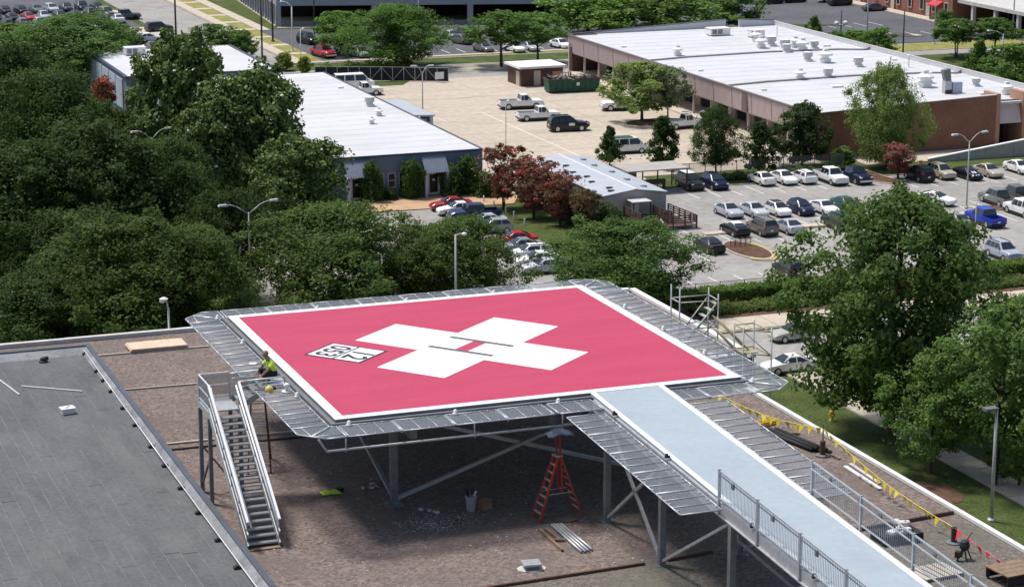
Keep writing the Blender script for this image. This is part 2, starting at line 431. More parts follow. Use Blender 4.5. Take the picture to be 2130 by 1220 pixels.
def sheet(name, poly, z, m, parent=None, kind='structure', h=0.0):
    """a flat paved or planted area; h gives it a raised edge"""
    mb = MB()
    if h: mb.prism(poly, z - 0.3, z + h)
    else: mb.prism(poly, z - 0.25, z)
    o = mb.build(name, m, parent)
    if kind: o["kind"] = kind
    return o
def rect(x0, y0, x1, y1): return [(x0, y0), (x1, y0), (x1, y1), (x0, y1)]

# ================================================================ the setting: ground, roads, pavements
ground = MB().box(-900, -500, -0.6, 1300, 1800, 0).build("ground", 'grass'); tag(ground, kind='structure')
sheet("yard_pavement", [(54.2, 150), (56, 147), (73, 145.5), (74, 151), (97, 151), (97, 226), (92, 236), (76, 236), (70, 226), (54.2, 226)], 0.03, 'concrete')
sheet("parking_lot", [(54, 97), (160, 97), (160, 142), (100, 142), (97.5, 139), (95.5, 142), (74, 143.5), (58, 143), (58, 118)], 0.03, 'asphalt')
sheet("side_lot", [(10, 98), (47.5, 98), (50.7, 142), (36, 142), (10, 142)], 0.03, 'asphalt')
sheet("street", rect(-60, 74.5, 330, 84.4), 0.03, 'asphalt')
sheet("main_road", [(-120, 237.5), (330, 221), (330, 233), (-120, 252)], 0.042, 'asphalt')
sheet("side_street", rect(50.5, 250, 61, 420), 0.035, 'asphalt')
sheet("far_lot", [(66, 254), (128, 251), (128, 276), (66, 294)], 0.03, 'asphalt3')
sheet("upper_lot", [(128, 243), (178, 240), (178, 330), (128, 330)], 0.03, 'asphalt3')
sheet("corner_lot", [(-10, 258), (49, 258), (49, 420), (-10, 420)], 0.03, 'asphalt3')
sheet("entrance_drive", [(138, 226), (150, 225), (152, 170), (136, 170)], 0.035, 'asphalt2')
sheet("drive_apron", [(76, 236), (92, 236), (90, 239), (78, 239)], 0.05, 'walkc')

def slab_row(name, x0, y0, x1, y1, n, m='walkc', along='x', z=0.10):
    """a concrete pavement of separate slabs with open joints"""
    base = sheet(name, rect(x0, y0, x1, y1), z - 0.04, 'seam')
    L = (x1 - x0) if along == 'x' else (y1 - y0)
    st = L / n; g = 0.03
    if along == 'x': mb = MB().box(g, g, -0.05, st - g, (y1 - y0) - g, 0.04)
    else: mb = MB().box(g, g, -0.05, (x1 - x0) - g, st - g, 0.04)
    first = None
    for i in range(n):
        p = (x0 + st * i, y0, z) if along == 'x' else (x0, y0 + st * i, z)
        if first is None: first = mb.build("slab", m, base, loc=p)
        else: inst(first, base, loc=p)
    return base
slab_row("pavement", 30, 84.9, 120, 88.8, 36)
slab_row("footpath", 51.2, 20, 53.6, 72, 24, along='y')
slab_row("sidewalk", 61.4, 252, 63.2, 350, 24, along='y')
slab_row("verge_walk", 63, 251.6, 128, 252.9, 26)
slab_row("far_footway", 66.2, 292, 68.2, 350, 14, along='y')
for k in range(9):
    sheet("cross_path", rect(63.25, 262 + k * 10.5, 66.15, 264 + k * 10.5), 0.08, 'walkc')
sheet("verge_grass", rect(63.22, 253, 66.15, 350), 0.05, 'drylawn')
sheet("verge", [(66.5, 251.7), (128, 249), (128, 251), (66.5, 253.5)], 0.06, 'drylawn')
sheet("upper_verge", [(131, 233.3), (260, 227.5), (260, 235), (131, 241)], 0.06, 'drylawn')
def ell0(cx, cy, a, b, n=18): return [(cx + a * math.cos(6.2832 * i / n), cy + b * math.sin(6.2832 * i / n)) for i in range(n)]
sheet("plaza", [(38, 142.6), (55, 141.6), (57, 145.5), (54, 148.6), (38, 149.5)], 0.09, 'plaza')
sheet("lawn", [(50.9, 142.0), (55.2, 141.0), (60.5, 128), (58.5, 117), (52.5, 98), (47.6, 98)], 0.07, 'lawn')
sheet("front_lawn", [(17.6, -40), (51, -40), (51, 66), (48.0, 68), (45, 72.5), (17.6, 72.5)], 0.07, 'lawn')
sheet("mulch_bed", rect(15, -20, 27, 25), 0.10, 'mulch')
sheet("mulch_ring", ell0(53.0, 55.5, 1.9, 2.6), 0.10, 'mulch')
sheet("mulch_ring", ell0(47.2, 42, 1.6, 2.4), 0.10, 'mulch')
sheet("mulch_strip", [(14.6, 18), (20.5, 26), (30, 26), (30, -20), (14.6, -20)], 0.11, 'mulch')
sheet("hedge_bed", rect(40, 88.9, 120, 96.6), 0.08, 'mulch')
def kerb(name, pts, w=0.16, h=0.13, m='walkc'):
    """straight kerb stones laid along a line"""
    root = thing(name, None, None); root["kind"] = 'structure'; del root["kind"]; root["kind"] = 'structure'
    for a, b in zip(pts[:-1], pts[1:]):
        d = math.hypot(b[0] - a[0], b[1] - a[1]); n = max(1, int(d / 3.0))
        for i in range(n):
            t0, t1 = i / n, (i + 1) / n - 0.012 / max(d / n, 0.02) * 1.0 / n
            p = (a[0] + (b[0] - a[0]) * t0, a[1] + (b[1] - a[1]) * t0, h / 2)
            q = (a[0] + (b[0] - a[0]) * t1, a[1] + (b[1] - a[1]) * t1, h / 2)
            MB().bar(p, q, w, h).build("kerb_stone", m, root)
    return root
kerb("kerb", [(30, 84.65), (120, 84.65)])
kerb("kerb", [(74.2, 143.2), (95, 141.9), (97.2, 138.9), (99.5, 141.6), (125, 141.6)])
kerb("kerb", [(54, 97.2), (120, 97.2)])
kerb("kerb", [(50.8, 142), (49.2, 118), (47.4, 98)])
kerb("kerb", [(63, 250.9), (127, 248.2)], m='linewhite')
kerb("kerb", [(131, 233), (250, 228)], m='walkc')
kerb("kerb", [(61.2, 256), (61.2, 350)])

def stripes(name, items, m='linewhite', z=0.034):
    """painted lines of a car park, each line its own piece"""
    root = thing(name, None, None); root["kind"] = 'structure'
    for (x0, y0, x1, y1, w) in items:
        MB().bar((x0, y0, z + .004), (x1, y1, z + .004), w, 0.008).build("line_marking", m, root)
    return root
lines = []
for i in range(18): lines.append((72.0 + 2.42 * i - (0.25 if i > 8 else 0), 120.6, 72.0 + 2.42 * i, 126.2, 0.11))
for i in range(17): lines.append((68.6 + 2.42 * i, 115.2, 68.6 + 2.42 * i, 120.0, 0.11))
for i in range(9): lines.append((74.6 + 2.55 * i, 137.2, 74.6 + 2.55 * i, 142.2, 0.11))
for i in range(9): lines.append((99.6 + 2.5 * i, 134.2, 99.6 + 2.5 * i, 140.8, 0.11))
for i in range(12): lines.append((57.2 + 2.55 * i, 98.2, 57.2 + 2.55 * i, 103.6, 0.11))
lines += [(62.75, 109.4, 62.75, 116.0, 0.13), (66.0, 121.0, 66.0, 128.0, 0.11)]
stripes("parking_lines", lines)
stripes("yard_lines", [(66.6, 210 - i * 6, 66.6 + 9.2, 204 - i * 6, 0.1) for i in range(0)] + [(72.2, 200, 72.2, 160, 0.12), (64.5, 200, 66.5, 190, 0.1)])
stripes("yard_joints", [(55, y, 96, y, .05) for y in range(156, 226, 7)] + [(x, 152, x, 225, .05) for x in (60, 66, 78, 84)], 'seam', z=0.031)
stripes("far_lines", [(74 + i * 2.6, 255, 74 + i * 2.6, 259.5, 0.14) for i in range(18)] + [(136 + i * 3, 248, 136 + i * 3, 253, 0.14) for i in range(12)] + [(140 + i * 3, 262, 140 + i * 3, 267, 0.14) for i in range(10)])
stripes("road_lines", [(-50, 245.0, 128, 238.7, 0.12), (-50, 245.3, 128, 239.0, 0.12), (128, 238.4, 300, 229.4, 0.14)], 'yellowp', z=0.046)
stripes("street_edge_line", [(17.0, 108.0, 19.5, 100.0, 0.30), (19.9, 108.0, 22.4, 100.0, 0.18)], 'yellowp', z=0.04)
# kerbed islands
def island(name, poly, m, cap, h=0.14):
    sheet(name, poly, 0.04, cap, h=h)
    c = (sum(p[0] for p in poly) / len(poly), sum(p[1] for p in poly) / len(poly))
    inner = [(c[0] + (p[0] - c[0]) * 0.9, c[1] + (p[1] - c[1]) * 0.9) for p in poly]
    sheet("planting_bed", inner, 0.04, m, h=h + 0.03)
def ell(cx, cy, a, b, n=18, r=0): return [(cx + a * math.cos(2 * math.pi * i / n) * math.cos(r) - b * math.sin(2 * math.pi * i / n) * math.sin(r), cy + a * math.cos(2 * math.pi * i / n) * math.sin(r) + b * math.sin(2 * math.pi * i / n) * math.cos(r)) for i in range(n)]
island("traffic_island", ell(68.0, 112.2, 1.9, 4.3), 'mulch', 'walkc')
isl = [p for p in ell(68.0, 112.0, 1.95, 4.45, 24) if p[1] < 109.6 or p[0] > 69.2]
stripes("island_edge_paint", [(a[0], a[1], b[0], b[1], 0.22) for a, b in zip(isl[:-1], isl[1:]) if math.hypot(a[0] - b[0], a[1] - b[1]) < 3], 'yellowp', z=0.192)
island("traffic_island", [(67.2, 119.9), (97, 118.9), (97, 120.6), (67.2, 121.0)], 'walkc', 'walkc')
island("traffic_island", ell(90.0, 182.6, 4.8, 3.0), 'mulch', 'walkc', 0.3)
island("traffic_island", [(95.6, 142), (97.3, 137.5), (98.6, 136.0), (99.4, 137.5), (99.2, 145), (93, 148)], 'mulch', 'walkc')
island("traffic_island", [(99, 121.0), (112, 117.5), (112, 119.3), (99, 123.2)], 'mulch', 'walkc')
for p in (ell(48, 297, 4.5, 6), ell(46, 325, 4.5, 5), ell(46, 276, 5, 5)): island("traffic_island", p, 'walkc', 'walkc')
island("traffic_island", [(140, 254), (166, 247), (166, 249), (140, 256.5)], 'mulch', 'walkc')
island("traffic_island", [(148, 268), (160, 264), (160, 265.5), (148, 270)], 'grass', 'walkc')

# ================================================================ hospital wing below the helipad
ZR = 20.6
wing = thing("hospital_wing", "low hospital wing with gravel roof and pale parapet under the helipad", "building")
roof_poly = [(-60, -60), (14.2, -60), (14.2, 9.0), (17.0, 9.0), (17.0, 22.6), (-60, 22.6)]
MB().prism(roof_poly, ZR - 0.4, ZR).build("gravel_roof", 'gravel', wing)
MB().prism([(-11.9, -60), (14.1, -60), (14.1, -14.6), (-11.9, -14.6)], ZR - 0.05, ZR + 0.012).build("gravel_bay", 'gravel2', wing)
wallm = MB()
for a, b in zip(roof_poly, roof_poly[1:] + roof_poly[:1]):
    wallm.bar((a[0], a[1], (ZR - 0.45) / 2), (b[0], b[1], (ZR - 0.45) / 2), 0.3, ZR - 0.45)
wallm.build("wall", 'brick', wing)
def coping(p, q, m, w=0.30, h=0.20, step=3.0):
    d = math.hypot(q[0] - p[0], q[1] - p[1]); n = max(1, round(d / step))
    for i in range(n):
        t0, t1 = i / n, (i + 1) / n
        a = (p[0] + (q[0] - p[0]) * t0, p[1] + (q[1] - p[1]) * t0, ZR + h / 2)
        b = (p[0] + (q[0] - p[0]) * (t1 - .012 / d), p[1] + (q[1] - p[1]) * (t1 - .012 / d), ZR + h / 2 + random.uniform(-.006, .006))
        MB().bar(a, b, w, h).build("coping_stone", m, wing)
coping((-40, 22.8), (9, 22.8), 'coping')
coping((9, 22.8), (16.7, 22.8), 'copingw')
coping((17.0, 23.0), (17.0, 8.9), 'copingw', h=0.14)
coping((16.7, 9.1), (14.6, 9.1), 'copingw')
coping((14.35, 9.3), (14.35, -40), 'copingw', w=0.20, h=0.13)
# pale edge strips and pipes lying on the gravel
for k, (x0, x1, y, w, m) in enumerate([(-11.6, -6.2, 19.75, 0.10, 'cream'), (-11.6, -8.2, 13.6, 0.08, 'cream'), (-11.7, -5.9, 5.1, 0.13, 'cream'), (-11.7, -5.9, 4.3, 0.10, 'brownwood')]):
    o = MB().bar((x0, y, ZR + .04), (x1, y - 0.15, ZR + .04), w, 0.07).build("roof_batten", m)
    tag(o, ["pale timber batten on the gravel beside the plywood stack", "thin pale strip on the gravel level with the crouching worker",
            "pale pipe lying on the gravel behind the steel stair", "dark batten lying just in front of the pale pipe by the stair"][k], "batten")
def timber(p, q, w, h, m, label, name="timber_beam", cat="timber"):
    o = MB().bar((p[0], p[1], ZR + 0.012 + h / 2), (q[0], q[1], ZR + 0.012 + h / 2), w, h).build(name, m); return tag(o, label, cat)
timber((-4.9, -14.85), (1.2, -14.55), 0.10, 0.10, 'rust', "long rusty beam on the gravel in front of the grey roof vent")
timber((2.1, -14.5), (3.9, -14.3), 0.10, 0.10, 'rust', "short rusty beam on the gravel under the walkway")
timber((9.4, -14.1), (14.1, -13.6), 0.10, 0.12, 'brownwood', "brown divider board across the gravel by the roof parapet")

# ---- darker neighbouring roof with membrane sheets
mroof = thing("membrane_roof_block", "dark grey membrane roof with slate coping beside the gravel roof", "building")
MX, MY, MZ = -12.0, 18.35, 21.30
MB().box(-60, -60, 0, MX - 0.02, MY - 0.02, MZ - 0.04).build("wall", 'gargrey', mroof)
pieces = []
rs = random.Random(3)
x = -12.42; k = 0
sheets_done = 0
while x > -25.5:
    w = 0.56 + rs.uniform(-.05, .05)
    y = MY - 0.35; j = 0
    while y > -23:
        l = (4 + (k * 5) % 7 if j == 0 else 11) + rs.uniform(-.8, .8)
        y2 = max(y - l, -24)
        MB().box(x - w + 0.013, y2 + 0.012, MZ - 0.04, x - 0.013, y - 0.012, MZ + 0.004 + rs.choice((0, .004, .008))).build("membrane_sheet", 'memb', mroof)
        y = y2; j += 1
    x -= w; k += 1
MB().box(-60, -60, MZ - 0.04, -12.44, MY - 0.37, MZ - 0.003).build("underlay", 'seamgrey', mroof)
cop = MB().box(MX - 0.22, -60, MZ - .1, MX, MY, MZ + 0.32).box(-60, MY - 0.22, MZ - .1, MX - 0.22, MY - 0.001, MZ + 0.318)
cop.build("coping", 'darkcop', mroof)
fl = MB()
fl.quad((MX - 0.22, -60, MZ + 0.26), (MX - 0.22, MY - 0.22, MZ + 0.26), (MX - 0.44, MY - 0.44, MZ + 0.01), (MX - 0.44, -60, MZ + 0.01))
fl.quad((MX - 0.22, MY - 0.22, MZ + 0.26), (-60, MY - 0.22, MZ + 0.26), (-60, MY - 0.75, MZ + 0.01), (MX - 0.44, MY - 0.75, MZ + 0.01))
fl.build("flashing", 'flash', mroof)
pipe = MB().path([(-12.36, MY - 0.3, MZ + 0.17), (-12.44, 10, MZ + 0.165), (-12.50, 0, MZ + 0.16), (-12.56, -24, MZ + 0.16)], 0.022).build("conduit_pipe", 'galvw', smooth=True)
tag(pipe, "thin metal conduit running along the dark roof's edge", "conduit")
sb = MB().box(-0.13, -0.09, 0, 0.13, 0.09, 0.09).box(-0.05, -0.085, 0.09, 0.05, 0.085, 0.13)
block0 = None
ord_ = "first second third fourth fifth sixth seventh eighth ninth tenth eleventh twelfth".split()
for i, (bx, by) in enumerate([(-12.42, 17.6), (-12.47, 14.5), (-12.47, 12.9), (-12.49, 11.1), (-12.52, 8.4), (-12.54, 5.8), (-12.55, 2.7), (-12.57, 0.1), (-12.59, -2.8), (-12.62, -5.8), (-12.64, -8.9), (-12.68, -11.8)]):
    if block0 is None: block0 = sb.build("pipe_support_block", 'rubber', bevel=0.01); b = block0
    else: b = inst(block0, None)
    b.location = (bx + 0.06, by, MZ + 0.016)
    tag(b, f"black rubber block under the conduit, {ord_[i]} from its far end", "support block", "blocks under the roof conduit")
wb = thing("roof_box_vent", "small white box vent on the dark membrane roof", "vent", (-14.75, 8.6, MZ + .014), R(8))
MB().box(-0.26, -0.2, 0, 0.26, 0.2, 0.2).build("base", 'whitepl', wb, bevel=0.02)
MB().prism([(-0.3, -0.24), (0.3, -0.24), (0.3, 0.24), (-0.3, 0.24)], 0.2, 0.26).build("lid", 'whitepl', wb)
MB().bar((-0.1, -0.1, 0.27), (0.12, 0.12, 0.27), 0.05, 0.02).build("strap", 'seam', wb)
bv = thing("roof_drain_cap", "little black drain cap near the far corner of the membrane roof", "drain", (-14.35, 17.0, MZ + .014))
MB().lathe([(0.2, 0), (0.2, 0.05), (0.14, 0.1), (0.14, 0.2), (0.06, 0.24)], 10).build("cap", 'rubber', bv)
MB().cbox((0.12, 0.05, 0.16), (0.2, 0.16, 0.14), 0.4).build("hood", 'rubber', bv)
tag(MB().tube((-15.9, 13.3, MZ + 0.05), (-13.6, 11.6, MZ + 0.05), 0.03).build("loose_pipe", 'galvw'), "loose pale pipe lying across the membrane roof", "pipe")
tag(MB().tube((-16.8, 15.6, MZ + 0.05), (-16.2, 12.0, MZ + 0.05), 0.03).build("loose_pipe", 'galvw'), "pale pipe on the membrane roof cut by the picture's edge", "pipe")

# ================================================================ the helipad
pad = thing("helipad", "raised red helipad with white cross, steel legs and safety nets", "helipad", (0, 0, ZR))
H = 4.4
MB().box(-8, -8, H - 0.3, 8, 8, H - .012).build("deck", 'gutter', pad)
MB().box(-7.7, -7.7, H - .012, 7.7, 7.7, H).build("deck_surface", 'red', pad)
S = 0.37
for (x0, y0, x1, y1) in ((-8, 8 - S, 8, 8), (-8, -8, 8, -8 + S), (-8, -8 + S, -8 + S, 8 - S), (8 - S, -8 + S, 8, 8 - S)):
    MB().box(x0, y0, H - .011, x1, y1, H + .012).build("border_stripe", 'white', pad)
ga = R(39.7)
def cr(u, v): return (-0.1 + u * math.cos(ga) - v * math.sin(ga), -0.15 + u * math.sin(ga) + v * math.cos(ga))
w_, l_ = 1.52, 4.5
MB().prism([cr(*p) for p in [(w_, w_), (w_, l_), (-w_, l_), (-w_, w_), (-l_, w_), (-l_, -w_), (-w_, -w_), (-w_, -l_), (w_, -l_), (w_, -w_), (l_, -w_), (l_, w_)]], H + .001, H + .010).build("cross_marking", 'white', pad)
for s in (-1, 1):
    MB().prism([cr(s * 0.83 - .12, 1.45), cr(s * 0.83 + .12, 1.45), cr(s * 0.83 + .12, -1.5), cr(s * 0.83 - .12, -1.5)], H + .011, H + .017).build("letter_stroke", 'markgrey', pad)
MB().prism([cr(-0.71, 0.29), cr(0.71, 0.29), cr(0.71, -0.29), cr(-0.71, -0.29)], H + .011, H + .015).build("letter_bar", 'red', pad)
# weight and size box: two white fields in a black frame
bc = Vector((-5.04, 0.62)); up = Vector((0.645, -0.764)); rt = Vector((-0.764, -0.645))
def bp(u, v): q = bc + rt * u + up * v; return (q.x, q.y)
MB().prism([bp(-1.02, -1.30), bp(1.02, -1.30), bp(1.02, 1.30), bp(-1.02, 1.30)], H + .001, H + .008).build("marking_frame", 'black', pad)
for v0, v1 in ((-1.2, -0.05), (0.05, 1.2)):
    MB().prism([bp(-0.93, v0), bp(0.93, v0), bp(0.93, v1), bp(-0.93, v1)], H + .009, H + .013).build("marking_field", 'white', pad)
def lettering(body, size, u, v, z, sx=1.0):
    cu = bpy.data.curves.new("lettering", 'FONT'); cu.body = body; cu.size = size; cu.align_x = 'CENTER'; cu.align_y = 'CENTER'
    cu.extrude = 0.003; cu.offset = 0.022
    t = bpy.data.objects.new("tmp_text", cu); col.objects.link(t)
    dg = bpy.context.evaluated_depsgraph_get()
    me = bpy.data.meshes.new_from_object(t.evaluated_get(dg)); me.name = "lettering"
    bpy.data.objects.remove(t)
    me.materials.clear(); me.materials.append(M['black'])
    o = bpy.data.objects.new("lettering", me); col.objects.link(o); o.parent = pad
    q = bp(u, v); o.location = (q[0], q[1], z); o.rotation_euler = (0, 0, math.atan2(rt.y, rt.x)); o.scale = (sx, 1, 1)
lettering("12", 1.38, 0.1, 0.62, H + .019, 0.9)
lettering("053", 1.28, 0.05, -0.62, H + .019, 0.84)
# deck edge, gutter and framing
for (x0, y0, x1, y1) in ((-8.2, -8.2, 8.2, -8.02), (-8.2, 8.02, 8.2, 8.2), (-8.2, -8.02, -8.02, 8.02), (8.02, -8.02, 8.2, 8.02)):
    MB().box(x0, y0, H - 0.36, x1, y1, H - 0.10).build("edge_gutter", 'gutter', pad)
for y in (-7.4, -5.3, -2.6, 0, 2.6, 5.3, 7.4): MB().box(-7.9, y - 0.1, H - 0.75, 7.9, y + 0.1, H - 0.31).build("floor_beam", 'steel', pad)
for x in (-5.0, 0.4, 5.2): MB().box(x - 0.12, -7.8, H - 1.1, x + 0.12, 7.8, H - 0.76).build("main_girder", 'steel', pad)
legs = [(-5.0, -5.3), (5.2, -5.3), (-5.0, 5.3), (5.2, 5.3), (0.4, 5.3)]
lm = MB().box(-0.13, -0.13, 0.06, 0.13, 0.13, H - 1.1)
lp = MB().box(-0.3, -0.3, 0, 0.3, 0.3, 0.06).prism([(-.22, -.03), (.22, -.03), (.22, .03), (-.22, .03)], 0.06, 0.22)
l0 = None
for p in legs:
    if l0 is None: l0 = lm.build("leg", 'steel', pad, loc=(*p, 0)); f0 = lp.build("foot_plate", 'steel', l0)
    else: q = inst(l0, pad, loc=(*p, 0)); inst(f0, q)
for a, b in (((-4.85, -5.3, 0.25), (5.1, -5.3, H - 0.95)), ((-4.85, -5.18, H - 0.95), (5.1, -5.18, 0.25)), ((-5, 5.2, H - 1), (-5, -5.1, 0.3)), ((5.2, 5.2, H - 1), (5.2, -5.1, 0.3)), ((-4.8, 5.3, H - 1), (0.3, 5.3, 0.3))):
    MB().bar(a, b, 0.13, 0.13).build("brace", 'galv', pad)
# safety net panels
NW = 1.32
def panel_mesh(L):
    f = MB(); r = 0.024
    for a, b in (((0, 0), (L, 0)), ((L, 0), (L, -NW)), ((L, -NW), (0, -NW)), ((0, -NW), (0, 0))):
        f.tube((a[0], a[1], 0), (b[0], b[1], 0), r, 6)
    for k in (1, 2):
        f.tube((L * k / 3, 0, 0.012), (L * k / 3, -NW, 0.012), 0.016, 5)
    for k in range(3):
        f.cbox((L * (k + .5) / 3, -0.05, 0.01), (0.05, 0.08, 0.03)); f.cbox((L * (k + .5) / 3, -NW + 0.05, 0.01), (0.05, 0.08, 0.03))
    n = MB().quad((0.03, -NW + .03, -0.01), (L - .03, -NW + .03, -0.01), (L - .03, -0.03, -0.01), (0.03, -0.03, -0.01))
    return f, n
pf, pn = panel_mesh(1.93)
panel0 = pf.build("net_frame", 'galv', pad, loc=(0, 0, -50), smooth=True); mesh0 = pn.build("netting", 'netting', panel0)
used = [False]
def net_panel(parent, loc, rz, tilt=0.0):
    if parent is pad and not used[0]:
        used[0] = True; o = panel0; o.location = loc; o.rotation_euler = (tilt, 0, rz)
    else:
        o = inst(panel0, parent, loc=loc, rot=(tilt, 0, rz), scale=(1, 1, 1)); inst(mesh0, o)
    return o
NZ = H - 0.16
for k in range(8):
    y = -8.0 + 2 * k + 0.035
    # stair side: open at the landing
    net_panel(pad, (-8.3, (-8.0 + 1.77 * k + 1.72) if k < 3 else (-0.9 + 1.78 * (k - 3) + 1.73), NZ), R(-90)).scale = (.9, 1, 1)
    net_panel(pad, (8.3, y, NZ), R(90))
    x = -8.0 + 2 * k + 0.035
    net_panel(pad, (x + 1.965, 8.3, NZ), R(180))
    if k < 4: net_panel(pad, (x, -8.3, NZ), 0)
    if k in (6, 7): net_panel(pad, (x, -8.3, NZ), 0)
net_panel(pad, (-0.25, -8.3, NZ), 0)
# mitred net corners
for sx, sy in ((-1, -1), (1, -1), (-1, 1), (1, 1)):
    a, b, c = 8.05, 8.3, 8.3 + NW
    cut = 0.85
    P0 = [(sx * a, sy * b), (sx * a, sy * c), (sx * (c - cut), sy * c), (sx * c, sy * (c - cut)), (sx * c, sy * a), (sx * b, sy * a), (sx * b, sy * b)]
    f = MB()
    for p, q in zip(P0, P0[1:] + P0[:1]): f.tube((*p, NZ), (*q, NZ), 0.03, 6)
    f.tube((sx * b, sy * b, NZ), (sx * (c - cut / 2), sy * (c - cut / 2), NZ), 0.05, 6)
    f.tube((sx * a, sy * (c - 0.35), NZ), (sx * (c - cut / 2), sy * (c - cut / 2) , NZ), 0.02, 5)
    f.tube((sx * (c - 0.35), sy * a, NZ), (sx * (c - cut / 2), sy * (c - cut / 2), NZ), 0.02, 5)
    o = f.build("corner_net_frame", 'galv', pad, smooth=True)
    g = MB().quad(*[(p[0], p[1], NZ - .012) for p in P0])
    g.build("netting", 'netting', o)
for x in (-6, -2, 1.2, 6): MB().bar((x, -8.0, NZ - .1), (x, -9.55, NZ - .05), 0.06, 0.08).build("net_bracket", 'galv', pad)
for y in (-6, 2, 6): MB().bar((-8.0, y, NZ - .1), (-9.55, y, NZ - .05), 0.06, 0.08).build("net_bracket", 'galv', pad)
# foam pipe below the front net
pp = MB().path([(-9.0, -9.3, H - 0.25), (-8.7, -9.3, H - 0.72), (1.2, -9.3, H - 0.72)], 0.045)
for x in (-8.0, -3.2, 0.2): pp.tube((x, -9.3, H - 0.2), (x, -9.3, H - 0.82), 0.03)
pp.build("foam_pipe", 'galv', pad, smooth=True)
# edge lights round the deck
el = MB().lathe([(0.11, 0), (0.11, 0.05), (0.07, 0.07), (0.07, 0.15), (0.03, 0.19)], 10)
e0 = None
for p in ((-7.6, -8.36), (-3.6, -8.36), (0.4, -8.36), (8.35, -8.3), (8.36, -4), (8.36, 0), (8.36, 4), (-8.36, -4.2), (-8.36, 4), (-8.36, 8.3), (-4, 8.36), (0, 8.36), (4, 8.36)):
    if e0 is None: e0 = el.build("edge_light", 'whitepl', pad, loc=(*p, H - 0.16), smooth=True)
    else: inst(e0, pad, loc=(*p, H - 0.16))

# ================================================================ walkway ramp from the pad
ramp = thing("walkway_ramp", "pale blue walkway ramp with white edges leading up to the red helipad", "walkway", (0, 0, ZR))
SL = 0.052
def rz_(y): return H - SL * (-8.0 - y)
Y0, Y1 = -8.02, -46.0
def slabm(x0, x1, t0, t1, y0=Y0, y1=Y1):
    m = MB()
    m.add([(x0, y1, rz_(y1) + t0), (x1, y1, rz_(y1) + t0), (x1, y0, rz_(y0) + t0), (x0, y0, rz_(y0) + t0), (x0, y1, rz_(y1) + t1), (x1, y1, rz_(y1) + t1), (x1, y0, rz_(y0) + t1), (x0, y0, rz_(y0) + t1)], MB.BF)
    return m
slabm(1.82, 4.78, -0.12, 0.0).build("deck", 'walkdeck', ramp)
slabm(1.82, 2.02, 0.001, 0.012).build("edge_stripe", 'white', ramp)
slabm(4.58, 4.78, 0.001, 0.012).build("edge_stripe", 'white', ramp)
for x0 in (1.68, 4.80):
    slabm(x0, x0 + 0.10, -0.42, -0.05, y0=-8.6).build("side_beam", 'galv', ramp)
    slabm(x0 - 0.06, x0 + 0.16, -0.46, -0.421, y0=-8.6).build("beam_flange", 'galv', ramp)
for y in np.arange(-10, -44, -1.5): MB().box(1.8, y - .05, rz_(y) - 0.36, 4.8, y + .05, rz_(y) - 0.125).build("cross_joist", 'steel', ramp)
cols_y = [-9.9, -14.8, -20.3, -25.6, -31]
first = None
for x in (1.73, 4.85):
    for y in cols_y:
        o = MB().box(-0.11, -0.11, 0.03, 0.11, 0.11, rz_(y) - 0.46).build("column", 'steel', ramp, loc=(x, y, 0))
        MB().box(-0.2, -0.2, 0, 0.2, 0.2, 0.03).build("foot_plate", 'steel', o)
for x in (1.73, 4.85):
    for (ya, za, yb, zb) in ((-14.7, 0.2, -10.1, rz_(-10) - .5), (-10.0, 0.2, -14.6, rz_(-14.6) - .5), (-14.9, 0.2, -20.1, rz_(-20) - .5), (-20.4, 0.2, -25.4, rz_(-25) - .5), (-25.7, .2, -30.8, rz_(-31) - .5)):
        MB().bar((x, ya, za), (x, yb, zb), 0.10, 0.10).build("brace", 'galv', ramp)
MB().bar((1.9, -20.2, rz_(-20) - 1.0), (4.7, -20.2, 0.2), 0.10).build("brace", 'galv', ramp)
for k in range(5):
    for sgn, x in ((-1, 1.58), (1, 4.98)):
        y = -9.95 - 1.98 * k
        z = rz_(y) - 0.12
        if sgn < 0:
            o = net_panel(ramp, (x, y, z), R(-90)); o.rotation_euler = Matrix(((0, 1, 0), (-1, 0, 0), (0, 0, 1))).to_euler(); o.rotation_euler = (0, math.atan(SL), R(-90))
        else:
            o = net_panel(ramp, (x, y - 1.94, z - SL * 1.94), R(90)); o.rotation_euler = (0, -math.atan(SL), R(90))
        o.scale = (1.0, 1.12, 1)
for y in (-10.6, -15.2, -21.8, -26):
    MB().box(1.62, y - .05, rz_(y) + .02, 1.80, y + .05, rz_(y) + 0.09).prism([(1.64, y - .04), (1.72, y - .04), (1.72, y + .04), (1.64, y + .04)], rz_(y) + .09, rz_(y) + .17).build("edge_light", 'rubber', ramp)
